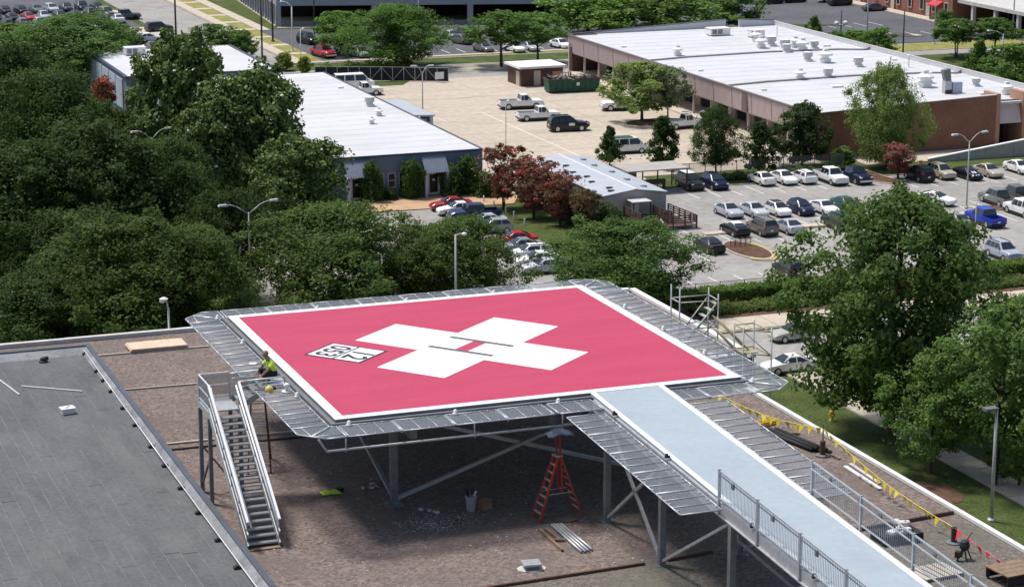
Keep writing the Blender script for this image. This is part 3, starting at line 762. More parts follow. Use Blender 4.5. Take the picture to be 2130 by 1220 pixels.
def railing(x, ys, side):
    """posts, rails and a baluster infill for every bay"""
    for y in ys:
        MB().box(x - .04, y - .04, rz_(y) - 0.42, x + .04, y + .04, rz_(y) + 1.12).build("rail_post", 'galv', ramp)
    for a, b in zip(ys[:-1], ys[1:]):
        y0, y1 = a - .04, b + .04
        MB().bar((x, y0, rz_(y0) + 1.06), (x, y1, rz_(y1) + 1.06), 0.05, 0.05).build("top_rail", 'railgrey', ramp)
        MB().bar((x, y0, rz_(y0) + 0.14), (x, y1, rz_(y1) + 0.14), 0.04, 0.05).build("bottom_rail", 'railgrey', ramp)
        MB().bar((x + side * 0.09, y0, rz_(y0) + 0.86), (x + side * 0.09, y1, rz_(y1) + 0.86), 0.04, 0.04).build("hand_rail", 'railgrey', ramp)
        f = MB(); n = 27
        for i in range(1, n):
            y = y0 + (y1 - y0) * i / n
            f.bar((x, y, rz_(y) + 0.16), (x, y, rz_(y) + 1.04), 0.014, 0.014)
        o = f.build("balusters", 'railgrey', ramp); o["kind"] = 'stuff'
        y = (y0 + y1) / 2 + .4
        MB().box(x - .03, y - .07, rz_(y) + .78, x + .03, y + .07, rz_(y) + .96).build("step_light", 'gutter', ramp)
railing(1.66, [-19.4, -22.2, -25.1, -28.0, -30.9, -33.8, -36.7], 1)
railing(4.95, [-19.6, -22.9, -26.2, -29.5, -32.8, -36.1], -1)

# ================================================================ access stair
st = thing("access_stair", "galvanised steel stair with grated treads climbing from gravel to the helipad", "stairs", (0, 0, ZR))
XA, XB, YT, YB, ZL = -11.38, -10.22, -2.85, -8.25, 3.62
n = 20
tm = MB().box(0, -0.145, -0.05, XB - XA - 0.08, 0.17, 0)
nm_ = MB().box(0, -0.175, -0.05, XB - XA - 0.08, -0.146, 0.008)
t0 = None
for i in range(1, n):
    y = YT + (YB - YT) * i / n; z = ZL - ZL * i / n
    if t0 is None: t0 = tm.build("tread", 'gratedk', st, loc=(XA + .04, y, z)); n0 = nm_.build("nosing", 'galv', t0)
    else: inst(n0, inst(t0, st, loc=(XA + .04, y, z)))
for x in (XA, XB):
    MB().bar((x, YT - .05, ZL - 0.12), (x, YB, 0.12), 0.05, 0.30).build("stringer", 'galv', st)
    for (o_, dz, m, w) in ((0, 1.0, 'railwhite', 0.085), (0, 0.55, 'railwhite', 0.04), (0, 0.14, 'railwhite', 0.05)):
        MB().bar((x, YT, ZL + dz), (x, YB - .1, dz + 0.06), w, w).build("stair_rail", m, st)
    s = -1 if x == XA else 1
    hx = x - s * 0.09
    MB().path([(hx, YT + .1, ZL + 0.88), (hx, YB - .25, 0.92)], 0.036).build("hand_rail", 'railwhite', st, smooth=True)
    for i in range(6):
        t = i / 5; y = YT + (YB + .05 - YT) * t; z = ZL * (1 - t)
        MB().box(x - .02, y - .02, z - .1 if i < 5 else 0.0, x + .02, y + .02, z + 1.0).build("rail_post", 'galv', st)
    q = MB().quad((x, YB, 0.2), (x, YT, ZL + 0.14), (x, YT, ZL + 0.98), (x, YB, 1.02))
    q.build("mesh_infill", 'infill_x', st)
MB().box(XA, YB - .2, 0, XB, YB + .02, 0.05).build("base_plate", 'wood', st)
MB().box(XA, YT, ZL - .05, XB, -1.25, ZL).build("landing", 'galv', st)
MB().box(XA - .03, YT - .03, ZL - .25, XA, -1.22, ZL - .03).box(XB, YT - .03, ZL - .25, XB + .03, -1.22, ZL - .03).box(XA, -1.25, ZL - .25, XB, -1.22, ZL - .02).build("landing_frame", 'galv', st)
for (x, y) in ((XA, -1.3), (XA, YT), (XB, -1.3), (XB, YT)): 
    o = MB().box(x - .07, y - .07, 0.02, x + .07, y + .07, ZL - .25).build("leg", 'steel', st)
MB().bar((XA, YT, 1.9), (XA, -1.3, 0.3), 0.07).build("brace", 'steel', st)
MB().bar((XA, -1.3, 1.9), (XB, -1.3, 0.3), 0.07).build("brace", 'steel', st)
def guard(p, q, name="guard_rail"):
    p, q = Vector(p), Vector(q)
    for dz, w in ((1.0, 0.05), (0.55, 0.035), (0.12, 0.035)):
        MB().bar(p + Vector((0, 0, dz)), q + Vector((0, 0, dz)), w, w).build(name, 'galvw', st)
    MB().bar(p, p + Vector((0, 0, 1.02)), 0.045).build("rail_post", 'galv', st)
    MB().bar(q, q + Vector((0, 0, 1.02)), 0.045).build("rail_post", 'galv', st)
    along = 'infill_y' if abs(q.x - p.x) > abs(q.y - p.y) else 'infill_x'
    MB().quad(p + Vector((0, 0, .12)), q + Vector((0, 0, .12)), q + Vector((0, 0, .98)), p + Vector((0, 0, .98))).build("mesh_infill", along, st)
guard((XA, YT, ZL), (XA, -1.28, ZL)); guard((XA, -1.25, ZL), (XB, -1.25, ZL))
# short flight from the landing up to the deck
for i in range(4):
    z = ZL + 0.17 * (i + 1); x = XB + 0.1 + 0.26 * i
    MB().box(x, -2.65, z - .04, x + 0.27, -1.45, z).build("tread", 'galv', st)
MB().box(XB + 1.14, -2.62, H - .12, -8.28, -1.48, H - .07).build("bridge_deck", 'galv', st)
for y in (-2.68, -1.42):
    MB().bar((XB, y, ZL - .05), (XB + 1.14, y, H - .14), 0.05, 0.22).build("stringer", 'galv', st)
    MB().path([(XB, y, ZL + .98), (XB + .35, y, ZL + 1.0), (-8.4, y, H + .24)], .03).build("guard_rail", 'galvw', st, smooth=True)
    MB().path([(XB, y, ZL + .78), (XB + .35, y, ZL + .8), (XB + .75, y, H + .08), (-8.4, y, H + .1)], .022).build("guard_rail", 'galvw', st, smooth=True)
    MB().quad((XB, y, ZL + .05), (XB + 1.1, y, H - .05), (XB + 1.1, y, H + .2), (XB, y, ZL + .98)).build("mesh_infill", 'infill_y', st)
    for x_ in (XB, XB + 1.12, -8.42): MB().box(x_ - .022, y - .022, ZL if x_ == XB else H - .1, x_ + .022, y + .022, H + .22).build("rail_post", 'galv', st)

# ================================================================ buildings
def roof_vent(parent, x, y, z, kind, s=1.0):
    s *= .75 if kind == 'pipe' else 1.2
    """rooftop exhausts and units, fixed to their roof"""
    if kind == 'cap':      # mushroom exhaust: curb, neck and a wide domed cap
        a = MB().box(-.35 * s, -.35 * s, 0, .35 * s, .35 * s, .35 * s).build("roof_vent", 'whitepl', parent, loc=(x, y, z))
        MB().lathe([(.3 * s, .35 * s), (.3 * s, .6 * s), (.62 * s, .62 * s), (.62 * s, .78 * s), (.3 * s, .95 * s), (.1 * s, 1.0 * s)], 12).build("vent_cap", 'whitepl', a, smooth=False)
        MB().cbox((0, 0, 1.08 * s), (.42 * s, .3 * s, .2 * s)).build("vent_motor", 'whitepl', a)
    elif kind == 'drum':
        a = MB().box(-.4 * s, -.4 * s, 0, .4 * s, .4 * s, .2 * s).build("roof_vent", 'whitepl', parent, loc=(x, y, z))
        MB().lathe([(.36 * s, .2 * s), (.36 * s, .45 * s), (.5 * s, .47 * s), (.5 * s, .85 * s), (.44 * s, .9 * s)], 12).build("vent_drum", 'galv', a)
        MB().lathe([(.5 * s, .905 * s), (.5 * s, .93 * s), (.2 * s, .97 * s)], 12).build("vent_lid", 'whitepl', a)
    elif kind == 'pipe':
        a = MB().lathe([(.22 * s, 0), (.22 * s, .08), (.1 * s, .12), (.1 * s, 1.5 * s), (.2 * s, 1.52 * s), (.2 * s, 1.7 * s), (.1 * s, 1.75 * s)], 10).build("roof_flue", 'whitepl', parent, loc=(x, y, z))
    elif kind == 'unit':
        a = MB().box(-1.3 * s, -.8 * s, .15, 1.3 * s, .8 * s, 1.05).build("roof_unit", 'whitepl', parent, loc=(x, y, z))
        for k in range(2): MB().box((-1.1 + .75 * k) * s, -.82 * s, .3, (-.5 + .75 * k) * s, -.805 * s, .95).build("grille", 'steel', a)
        MB().box(-1.2 * s, -.7 * s, 0, 1.2 * s, .7 * s, .15).build("unit_curb", 'seam', a)
        MB().box(-1.35 * s, -.85 * s, 1.05, 1.35 * s, .85 * s, 1.12).build("unit_lid", 'whitepl', a)
    elif kind == 'low':
        MB().box(-.5 * s, -.3 * s, 0, .5 * s, .3 * s, .22).build("roof_hatch", 'whitepl', parent, loc=(x, y, z))
    elif kind == 'stack':
        a = MB().box(-.45, -.4, 0, .45, .4, 1.6).build("duct", 'galv', parent, loc=(x, y, z))
        MB().add([(-.4, -.35, 1.6), (.4, -.35, 1.6), (.4, .35, 1.6), (-.4, .35, 1.6), (-.75, -.35, 2.9), (.2, -.35, 3.1), (.2, .35, 3.1), (-.75, .35, 2.9)], MB.BF).build("duct_elbow", 'gutter', a)
        MB().box(.6, -.5, 0, 1.9, .5, 1.4).build("fan_housing", 'bluewall2', a)
        MB().box(-.47, -.42, 0, .47, -.405, .5).build("duct_base", 'rust', a)

# ---- long brick block with white roof and mauve fascia
bb = thing("brick_block", "long brick building with white roof and mauve ribbed fascia panels", "building", (0, 0, 0))
BX0, BX1, BY0, BY1, BZ = 97.0, 130.5, 153.5, 230.5, 5.4
MB().box(BX0 + .12, BY0 + .3, BZ - .3, BX1 - .25, BY1 - .3, BZ - 0.02).build("roof", 'membwhite', bb)
MB().add([(BX0, BY0, 0), (121.2, BY0, 0), (121.2, BY0 + .35, 0), (BX0, BY0 + .35, 0), (BX0, BY0, BZ + .05), (121.2, BY0, 6.3), (121.2, BY0 + .35, 6.3), (BX0, BY0 + .35, BZ + .05)], MB.BF).build("front_wall", 'brick', bb)
MB().add([(BX0 - .05, BY0 - .06, BZ + .055), (121.25, BY0 - .06, 6.305), (121.25, BY0 + .4, 6.305), (BX0 - .05, BY0 + .4, BZ + .055), (BX0 - .05, BY0 - .06, BZ + .14), (121.25, BY0 - .06, 6.39), (121.25, BY0 + .4, 6.39), (BX0 - .05, BY0 + .4, BZ + .14)], MB.BF).build("wall_cap", 'coping', bb)
MB().box(121.2, BY0 - .02, 0, 121.75, BY0 + 3, 6.45).build("wall_return", 'bricklight', bb)
MB().box(124.9, BY0 - .02, 0, 125.7, BY0 + 3, 6.5).build("wall_return", 'bricklight', bb)
MB().box(125.7, BY0 - .03, 0, 140, BY0 + .35, 6.6).build("front_wall", 'brick', bb)
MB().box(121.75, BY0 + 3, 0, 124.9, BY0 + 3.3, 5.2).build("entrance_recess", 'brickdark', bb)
MB().box(122.3, BY0 + 2.95, 0, 124.2, BY0 + 2.99, 2.3).build("entrance_door", 'glass', bb)
aw = MB().add([(121.8, BY0 + .1, 2.8), (124.85, BY0 + .1, 2.8), (124.85, BY0 + .4, 2.8), (121.8, BY0 + .4, 2.8), (121.8, BY0 + .9, 5.4), (124.85, BY0 + .9, 5.4), (124.85, BY0 + 1.2, 5.4), (121.8, BY0 + 1.2, 5.4)], MB.BF).build("entrance_fascia", 'pink', bb)
MB().box(121.78, BY0 + .85, 5.4, 124.87, BY0 + 1.3, 5.52).build("fascia_cap", 'pinkdk', bb)
MB().box(BX1 - .25, BY0 + 1, 0, BX1, BY1, BZ + .55).build("back_wall", 'brick', bb)
MB().box(BX1 - .29, BY0 + 1.1, BZ - .02, BX1 - .251, BY1 - .31, BZ + .54).build("parapet_liner", 'membwhite', bb)
MB().box(BX1 - .3, BY0 + 1, BZ + .55, BX1 + .05, BY1, BZ + .63).build("parapet_cap", 'coping', bb)
def far_par(x0, x1, z0, z1, nm):
    MB().add([(x0, BY1 - .3, 0), (x1, BY1 - .3, 0), (x1, BY1, 0), (x0, BY1, 0), (x0, BY1 - .3, z0), (x1, BY1 - .3, z1), (x1, BY1, z1), (x0, BY1, z0)], MB.BF).build(nm, 'membwhite', bb)
    MB().add([(x0, BY1 - .4, z0), (x1, BY1 - .4, z1), (x1, BY1 + .1, z1), (x0, BY1 + .1, z0), (x0, BY1 - .4, z0 + .1), (x1, BY1 - .4, z1 + .1), (x1, BY1 + .1, z1 + .1), (x0, BY1 + .1, z0 + .1)], MB.BF).build("parapet_cap", 'darkcop', bb)
far_par(BX0 - .1, 122.2, BZ + .05, 6.55, "far_parapet")
far_par(124.4, BX1 - .3, 6.5, 6.1, "far_parapet")
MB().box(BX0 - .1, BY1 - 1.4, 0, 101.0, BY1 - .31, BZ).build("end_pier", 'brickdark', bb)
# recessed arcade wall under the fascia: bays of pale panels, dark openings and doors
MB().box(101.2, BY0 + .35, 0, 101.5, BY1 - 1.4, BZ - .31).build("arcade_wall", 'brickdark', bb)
MB().box(BX0 + .1, BY0 + .4, 2.75, 101.2, BY1 - 1.4, 2.9).build("arcade_soffit", 'cream', bb)
MB().box(BX0 - 1.0, BY0 + .4, -.1, 101.2, BY1 - 1.4, 0.22).build("arcade_floor", 'walkc', bb)
rb = random.Random(5)
for k in range(14):
    y = BY0 + 2.5 + k * 5.35
    MB().box(100.9, y, 0.23, 101.19, y + 2.3, 2.74).build("arcade_panel", 'cream', bb)
    MB().box(101.0, y + 2.5, 0.23, 101.19, y + 4.9, 2.6).build("arcade_opening", rb.choice(('dark', 'glass', 'dark')), bb)
    MB().box(97.35, y - .12, 0.23, 97.6, y + .12, 2.74).build("arcade_post", 'cream', bb)
npan = 14; pl = (BY1 - .4 - BY0 - .4) / npan
pm = MB()
pm.add([(0, .06, -2.5), (.22, .06, -2.5), (.22, pl - .06, -2.5), (0, pl - .06, -2.5), (-.18, .06, -.12), (.04, .06, -.12), (.04, pl - .06, -.12), (-.18, pl - .06, -.12)], MB.BF)
for i in range(16):
    y = .25 + (pl - .5) * i / 15
    pm.add([(-.04, y - .06, -2.48), (.0, y - .06, -2.48), (.0, y + .06, -2.48), (-.04, y + .06, -2.48), (-.22, y - .06, -.14), (-.18, y - .06, -.14), (-.18, y + .06, -.14), (-.22, y + .06, -.14)], MB.BF)
p0 = None
for k in range(npan):
    loc = (BX0, BY0 + .4 + k * pl, BZ)
    if p0 is None: p0 = pm.build("fascia_panel", 'pink', bb, loc=loc)
    else: inst(p0, bb, loc=loc)
MB().box(BX0 - .3, BY0 - .02, BZ - .12, BX0 + .1, BY1, BZ + .08).build("fascia_cap", 'pinkdk', bb)
sv = MB().add([(-.01, -.05, -2.52), (.24, -.05, -2.52), (.24, .05, -2.52), (-.01, .05, -2.52), (-.2, -.05, -.12), (.04, -.05, -.12), (.04, .05, -.12), (-.2, .05, -.12)], MB.BF)
s0 = None
for k in range(npan + 1):
    loc = (BX0 - .012, BY0 + .4 + k * pl, BZ)
    if s0 is None: s0 = sv.build("fascia_joint", 'pinkdk', bb, loc=loc)
    else: inst(s0, bb, loc=loc)
MB().box(BX0 - .28, 171.2, BZ - 2.42, BX0 - .02, 172.6, BZ - .14).build("dark_panel", 'pinkdk', bb)
for y in (201.2, 177.0):
    g = MB()
    pts = [(97.2, y, BZ), (103, y + 1.2, BZ), (116, y + 2.0, BZ), (126, y + 1.0, BZ), (129.3, y - .6, BZ), (130.2, y - .2, BZ + .3)]
    for a, b in zip(pts[:-1], pts[1:]): g.bar(a, b, 0.5, 0.34)
    g.build("roof_step", 'seam', bb)
for y in np.arange(157, 229, 3.4): MB().box(97.6, y - .05, BZ - .02, 130.0, y + .05, BZ - .008).build("membrane_seam", 'seamw', bb)
for (x, y, k, s) in [(117.2, 222.5, 'unit', 1.0), (102.6, 204.6, 'cap', 1.0), (119.3, 214.2, 'cap', 1.15), (121.4, 218.5, 'unit', .7), (116.8, 207.6, 'cap', 1.2), (119.2, 209.2, 'drum', 1.2), (119.4, 205.4, 'drum', 1.2),
                     (121.6, 206.6, 'cap', 1.1), (118.2, 202.6, 'drum', 1.0), (121.0, 203.2, 'cap', 1.25), (123.4, 204.2, 'drum', 1.0), (124.8, 218.5, 'pipe', 1.1), (126.2, 206, 'low', 1), (116.8, 193.6, 'drum', 1.1), (118.3, 191.4, 'cap', 1.35), (108.0, 178.8, 'cap', 1.0), (112.2, 179.2, 'drum', 1.05),
                     (115.2, 174.0, 'cap', 1.0), (109.2, 171.4, 'low', 1.3), (120.6, 186.5, 'drum', 1.1), (124.0, 184.0, 'pipe', 1.2), (126.4, 183.4, 'pipe', 1.3), (119.6, 167.6, 'cap', 1.5), (121.8, 170.4, 'cap', .9), (126.0, 177.6, 'low', .8), (119.4, 162.0, 'stack', 1), (126.0, 166.0, 'drum', .9), (123.6, 160.0, 'low', 1.6), (125.9, 158.8, 'cap', 1.1), (99.2, 190, 'low', .6), (99.4, 172, 'low', .6), (99.0, 215, 'low', .6), (128.0, 190, 'low', .6), (128.2, 170, 'low', .6)]:
    roof_vent(bb, x, y, BZ - .02, k, s)
# loading-ramp wall beside the brick front
rw = thing("ramp_wall", "pale concrete ramp wall rising along the brick front", "wall", (0, 0, 0))
MB().add([(108.6, 147.4, 0), (127, 147.4, 0), (127, 147.7, 0), (108.6, 147.7, 0), (108.6, 147.4, .35), (127, 147.4, 2.5), (127, 147.7, 2.5), (108.6, 147.7, .35)], MB.BF).build("wall", 'trailwall', rw)
MB().add([(108.5, 147.3, .352), (127, 147.3, 2.502), (127, 147.8, 2.502), (108.5, 147.8, .352), (108.5, 147.3, .47), (127, 147.3, 2.62), (127, 147.8, 2.62), (108.5, 147.8, .47)], MB.BF).build("coping", 'copingw', rw)
for x in (112.5, 116.2, 120): MB().box(x - .05, 147.38, .1, x + .05, 147.39, .35 + (x - 108.6) * .117 - .05).build("joint", 'seam', rw)
sheet("ramp_surface", [(101, 148.2), (109, 147.8), (127, 147.8), (127, 153.4), (101, 153.4)], 0.10, 'walkc')

# ---- slate-blue office
bo = thing("blue_office", "slate blue single storey office with long white roof and porch awnings", "building")
OX0, OX1, OY0, OY1, OZ = 34.0, 54.2, 149.2, 211.0, 4.65
MB().box(OX0, OY0, 0, OX1, OY1, OZ - .1).build("wall", 'bluewall', bo)
MB().box(OX0 + .2, OY0 + .25, OZ - .1, OX1 - .2, OY1 - .2, OZ + .06).build("roof", 'membwhite', bo)
MB().box(OX0 - .08, OY0 - .08, OZ - .1, OX1 + .08, OY0 + .22, OZ + .08).box(OX1 - .18, OY0 + .22, OZ - .1, OX1 + .08, OY1, OZ + .1).box(OX0 - .08, OY1 - .2, OZ - .1, OX1 - .18, OY1 + .05, OZ + .1).build("roof_trim", 'bluetrim', bo)
for k in range(4):
    x = 42.6 + 1.25 * k
    f = MB().box(x - .42, OY0 - .05, 1.15, x + .42, OY0 - .01, 2.75).build("window", 'galv', bo)
    MB().box(x - .34, OY0 - .07, 1.25, x + .34, OY0 - .052, 2.65).build("pane", 'glass', f)
    MB().box(x - .36, OY0 - .085, 1.9, x + .36, OY0 - .072, 1.97).build("glazing_bar", 'bluewall2', f)
for x in (39.9, 48.55):
    a = MB().add([(x - 1.35, OY0 - 1.6, 2.75), (x + 1.35, OY0 - 1.6, 2.75), (x + 1.35, OY0 - 1.5, 2.85), (x - 1.35, OY0 - 1.5, 2.85), (x - 1.35, OY0 - .02, 4.2), (x + 1.35, OY0 - .02, 4.2), (x + 1.35, OY0 - .02, 4.32), (x - 1.35, OY0 - .02, 4.32)], [(0, 1, 5, 4), (3, 7, 6, 2), (0, 3, 2, 1), (0, 4, 7, 3), (1, 2, 6, 5), (4, 5, 6, 7)]).build("porch_roof", 'bluemetal', bo)
    for i in range(10):
        xx = x - 1.3 + 2.6 * i / 9
        MB().bar((xx, OY0 - 1.53, 2.88), (xx, OY0 - .05, 4.33), 0.05, 0.05).build("standing_seam", 'bluemetal', a)
    for s in (-1, 1): MB().box(x + s * 1.2 - .16, OY0 - 1.45, 0, x + s * 1.2 + .16, OY0 - .01, 2.74).build("porch_pier", 'bluewall2', bo)
    d = MB().box(x - .72, OY0 - .12, 0.1, x + .72, OY0 - .01, 2.5).build("door", 'whitepl', bo)
    MB().box(x - .45, OY0 - .15, .35, x + .45, OY0 - .125, 2.3).build("pane", 'glass', d)
    MB().box(x - .14, OY0 - .165, 1.6, x + .14, OY0 - .152, 1.85).build("notice", 'whitepl', d)
    MB().box(x + .52, OY0 - .17, 1.1, x + .58, OY0 - .125, 1.4).build("handle", 'chrome', d)
for y in np.arange(153, 210, 3.2): MB().box(34.4, y - .05, OZ + .06, 53.9, y + .05, OZ + .07).build("membrane_seam", 'seamw', bo)
for (x, y, k, s) in [(51.4, 181.5, 'drum', 1.0), (50.3, 174.2, 'cap', .7), (47.8, 169.0, 'cap', .6), (46.5, 198, 'low', 1), (52.2, 196.5, 'low', .6)]: roof_vent(bo, x, y, OZ + .06, k, s)
for k in range(2):
    a = MB().box(0, 0, .1, 1.5, 1.3, 1.25).build("condenser", 'gutter', bo, loc=(55.0 + .1 * k, 163.2 + 1.8 * k, 0))
    MB().lathe([(.5, 1.25), (.5, 1.32), (.15, 1.33)], 12, (.75, .65, 0)).build("fan_guard", 'rubber', a)
# lean-to behind the office
lt = thing("carport", "pale lean-to carport attached behind the blue office", "carport")
MB().add([(54.4, 186, 2.5), (61.2, 186, 2.2), (61.2, 199, 2.2), (54.4, 199, 2.5), (54.4, 186, 2.7), (61.2, 186, 2.4), (61.2, 199, 2.4), (54.4, 199, 2.7)], MB.BF).build("roof", 'trailroof', lt)
MB().box(54.4, 198.6, 0, 61.0, 198.8, 2.2).build("wall", 'bluewall2', lt)
MB().box(60.6, 186.1, 0, 61.0, 190.0, 2.18).build("wall", 'bluewall2', lt)
for y in (192.5, 195.5): MB().box(60.7, y - .1, 0, 60.9, y + .1, 2.18).build("post", 'bluewall', lt)
MB().box(59.0, 186.15, 0, 60.2, 186.3, 2.0).build("door", 'bluewall', lt)

# ---- pale office beyond the magnolia
po = thing("pale_office", "pale office block with white roof and panelled side behind the magnolia", "building")
MB().box(28.2, 213, 0, 48.2, 239, 5.0).build("wall", 'bluewall', po)
MB().box(28.5, 213.3, 5.0, 47.9, 238.7, 5.12).build("roof", 'membwhite', po)
MB().box(28.0, 212.8, 5.0, 28.5, 239.2, 5.16).box(28.5, 212.8, 5.0, 48.4, 213.3, 5.16).box(28.5, 238.7, 5.0, 48.4, 239.2, 5.16).box(47.9, 213.3, 5.0, 48.4, 238.7, 5.16).build("roof_trim", 'bluetrim', po)
for k in range(5):
    y = 215.2 + k * 4.7
    MB().box(28.05, y, .6, 28.19, y + 4.3, 4.5).build("wall_panel", 'bluewall2', po)
MB().box(31.2, 205.5, 0, 44, 212.79, 4.3).build("side_wing", 'bluewall', po)
MB().box(31.5, 205.8, 4.3, 43.8, 212.7, 4.4).build("side_wing_roof", 'membwhite', po)
MB().box(31.05, 206.5, .5, 31.19, 211.8, 3.8).build("wall_panel", 'bluewall2', po)
for (x, y, k) in [(33.5, 233.5, 'unit'), (33.5, 222, 'low'), (43, 229, 'cap')]: roof_vent(po, x, y, 5.12, k, .9)

# ---- site trailer with ridge roof
tr = thing("site_trailer", "beige site trailer with pale blue ridge roof and timber ramp", "trailer building")
TX0, TX1, TY0, TY1 = 60.3, 67.6, 130.0, 151.5
xm = (TX0 + TX1) / 2
MB().add([(TX0 + .15, TY0 + .15, .2), (TX1 - .15, TY0 + .15, .2), (TX1 - .15, TY1 - .15, .2), (TX0 + .15, TY1 - .15, .2), (TX0 + .15, TY0 + .15, 2.52), (TX1 - .15, TY0 + .15, 2.52), (TX1 - .15, TY1 - .15, 2.52), (TX0 + .15, TY1 - .15, 2.52), (xm, TY0 + .15, 2.98), (xm, TY1 - .15, 2.98)],
         [(0, 3, 2, 1), (0, 1, 5, 8, 4), (2, 3, 7, 9, 6), (1, 2, 6, 5), (3, 0, 4, 7)]).build("wall", 'trailwall', tr)
for s in (0, 1):
    xa = TX0 if s == 0 else TX1
    MB().add([(xa, TY0, 2.54), (xm, TY0, 3.04), (xm, TY1, 3.04), (xa, TY1, 2.54), (xa, TY0, 2.62), (xm, TY0, 3.12), (xm, TY1, 3.12), (xa, TY1, 2.62)],
             [(0, 1, 2, 3), (7, 6, 5, 4), (4, 5, 1, 0), (5, 6, 2, 1), (6, 7, 3, 2), (7, 4, 0, 3)]).build("roof_sheet", 'trailroof', tr)
MB().bar((xm, TY0 - .02, 3.13), (xm, TY1 + .02, 3.13), .34, .07).build("ridge_cap", 'galvw', tr)
for i, (fx, fy) in enumerate([(.2, .06), (.25, .12), (.2, .3), (.27, .42), (.22, .56), (.3, .72), (.22, .88), (.75, .1), (.72, .28), (.76, .5), (.7, .68), (.74, .86)]):
    x = TX0 + (TX1 - TX0) * fx; y = TY0 + (TY1 - TY0) * fy; z = 2.62 + .5 * (1 - abs(x - xm) / (xm - TX0))
    MB().box(x - .3, y - .22, z - .05, x + .3, y + .22, z + .12).build("roof_vent", 'plastic' if i < 7 else 'steel', tr)
for i in range(9):
    y = TY0 + 1.5 + i * 2.3
    MB().box(TX0 + .12, y - .03, .25, TX0 + .149, y + .03, 2.5).build("siding_joint", 'cream', tr)
MB().box(TX0 + 2.6, TY0 - 1.8, 2.05, TX0 + 4.7, TY0 + .1, 2.15).build("porch_roof", 'membwhite', tr)
for x in (TX0 + 2.7, TX0 + 4.6): MB().box(x - .06, TY0 - 1.75, 0, x + .06, TY0 - 1.63, 2.04).build("porch_post", 'brownwood', tr)
MB().box(TX0 + 3.2, TY0 + .1, .4, TX0 + 4.1, TY0 + .148, 1.98).build("door", 'whitepl', tr)
def plank_deck(x0, y0, x1, y1, z, n, along='x'):
    for i in range(n):
        if along == 'x':
            a = y0 + (y1 - y0) * i / n; MB().box(x0, a + .01, z - .05, x1, a + (y1 - y0) / n - .01, z).build("plank", 'brownwood', tr)
        else:
            a = x0 + (x1 - x0) * i / n; MB().box(a + .01, y0, z - .05, a + (x1 - x0) / n - .01, y1, z).build("plank", 'brownwood', tr)
plank_deck(62.6, 125.4, 65.2, 130.1, .45, 14); plank_deck(65.2, 123.4, 67.8, 125.4, .42, 10); plank_deck(62.6, 123.4, 65.2, 125.39, .45, 10); plank_deck(66.0, 125.4, 67.8, 130.4, .3, 12)
def timber_rail(p, q):
    p, q = Vector(p), Vector(q); n = max(1, round((q - p).length / 1.3))
    for i in range(n + 1):
        a = p.lerp(q, i / n); MB().box(a.x - .06, a.y - .06, 0, a.x + .06, a.y + .06, a.z + 1.02).build("ramp_post", 'brownwood', tr)
    for dz in (1.0, .78, .56, .34): MB().bar(p + Vector((0, 0, dz)), q + Vector((0, 0, dz)), .05, .12).build("ramp_rail", 'brownwood', tr)
timber_rail((63.9, 123.4, .45), (67.8, 123.4, .42)); timber_rail((65.2, 125.5, .45), (66.0, 125.5, .42)); timber_rail((67.8, 123.5, .4), (67.8, 130.4, .25)); timber_rail((66.0, 125.6, .4), (66.0, 130.2, .25)); timber_rail((62.6, 125.4, .45), (62.6, 129.8, .45))
for x in (62.7, 63.8): MB().bar((x, 123.4, 1.3), (x, 121.0, .35), .1, .1).build("stair_rail", 'cream', tr)
cn = thing("flat_canopy", "flat pale canopy on posts between the trailer and the parked cars", "canopy")
MB().box(67.9, 141.2, 2.55, 75.2, 145.6, 2.68).build("roof", 'trailwall', cn)
for (x, y) in ((75, 141.4), (75, 145.4), (71.5, 141.4), (71.5, 145.4)): MB().box(x - .06, y - .06, 0, x + .06, y + .06, 2.54).build("post", 'brownwood', cn)
MB().box(68.0, 145.0, 0, 70.6, 145.3, 2.4).build("back_panel", 'trailwall', cn)
MB().box(70.4, 142.6, .8, 73.0, 143.0, 1.3).box(70.4, 142.6, 0, 70.6, 143, .8).box(72.8, 142.6, 0, 73, 143, .8).build("bench", 'brownwood', cn)

# ---- small brick shed in the yard
sh = thing("brick_shed", "small brown brick shed with flat white roof beside the green dumpster", "shed")
MB().box(85.0, 218.6, 0, 91.3, 224.0, 2.55).build("wall", 'brickdark', sh)
MB().box(84.6, 218.2, 2.55, 91.7, 224.4, 2.85).build("roof", 'copingw', sh)
MB().box(84.96, 219.2, 0, 84.99, 220.6, 2.1).build("door", 'cream', sh)
MB().box(86.9, 218.52, .1, 87.9, 218.59, 2.2).build("door", 'cream', sh)
MB().box(89.7, 218.5, 0.1, 91.2, 218.59, 2.0).build("panel", 'bricklight', sh)

# ---- parking garage along the top
ga0, ga1 = Vector((*(70.19, 295.69), 0)), Vector((*(117.35, 281.7), 0))
gar = thing("parking_garage", "grey concrete parking garage with open dark level beyond the road", "building")
gd = (ga1 - ga0).normalized(); gn = Vector((.083, .9965, 0)); gl = (ga1 - ga0).length
def gp(u, v, z): q = ga0 + gd * u + gn * v; return (q.x, q.y, z)
def gbox(u0, v0, z0, u1, v1, z1, name, m, parent=None):
    return MB().add([gp(u0, v0, z0), gp(u1, v0, z0), gp(u1, v1, z0), gp(u0, v1, z0), gp(u0, v0, z1), gp(u1, v0, z1), gp(u1, v1, z1), gp(u0, v1, z1)], MB.BF).build(name, m, parent or gar)
gbox(0, 0, 3.6, gl, .5, 5.3, "spandrel", 'gargrey'); gbox(0, .5, 4.6, gl, 45, 5.0, "upper_slab", 'gargrey')
gbox(0, .5, 3.7, .5, 45, 5.3, "spandrel", 'gargrey')
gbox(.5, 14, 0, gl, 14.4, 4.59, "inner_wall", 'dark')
gbox(0, -1.5, -.1, gl, 45, .12, "floor_slab", 'walkc')
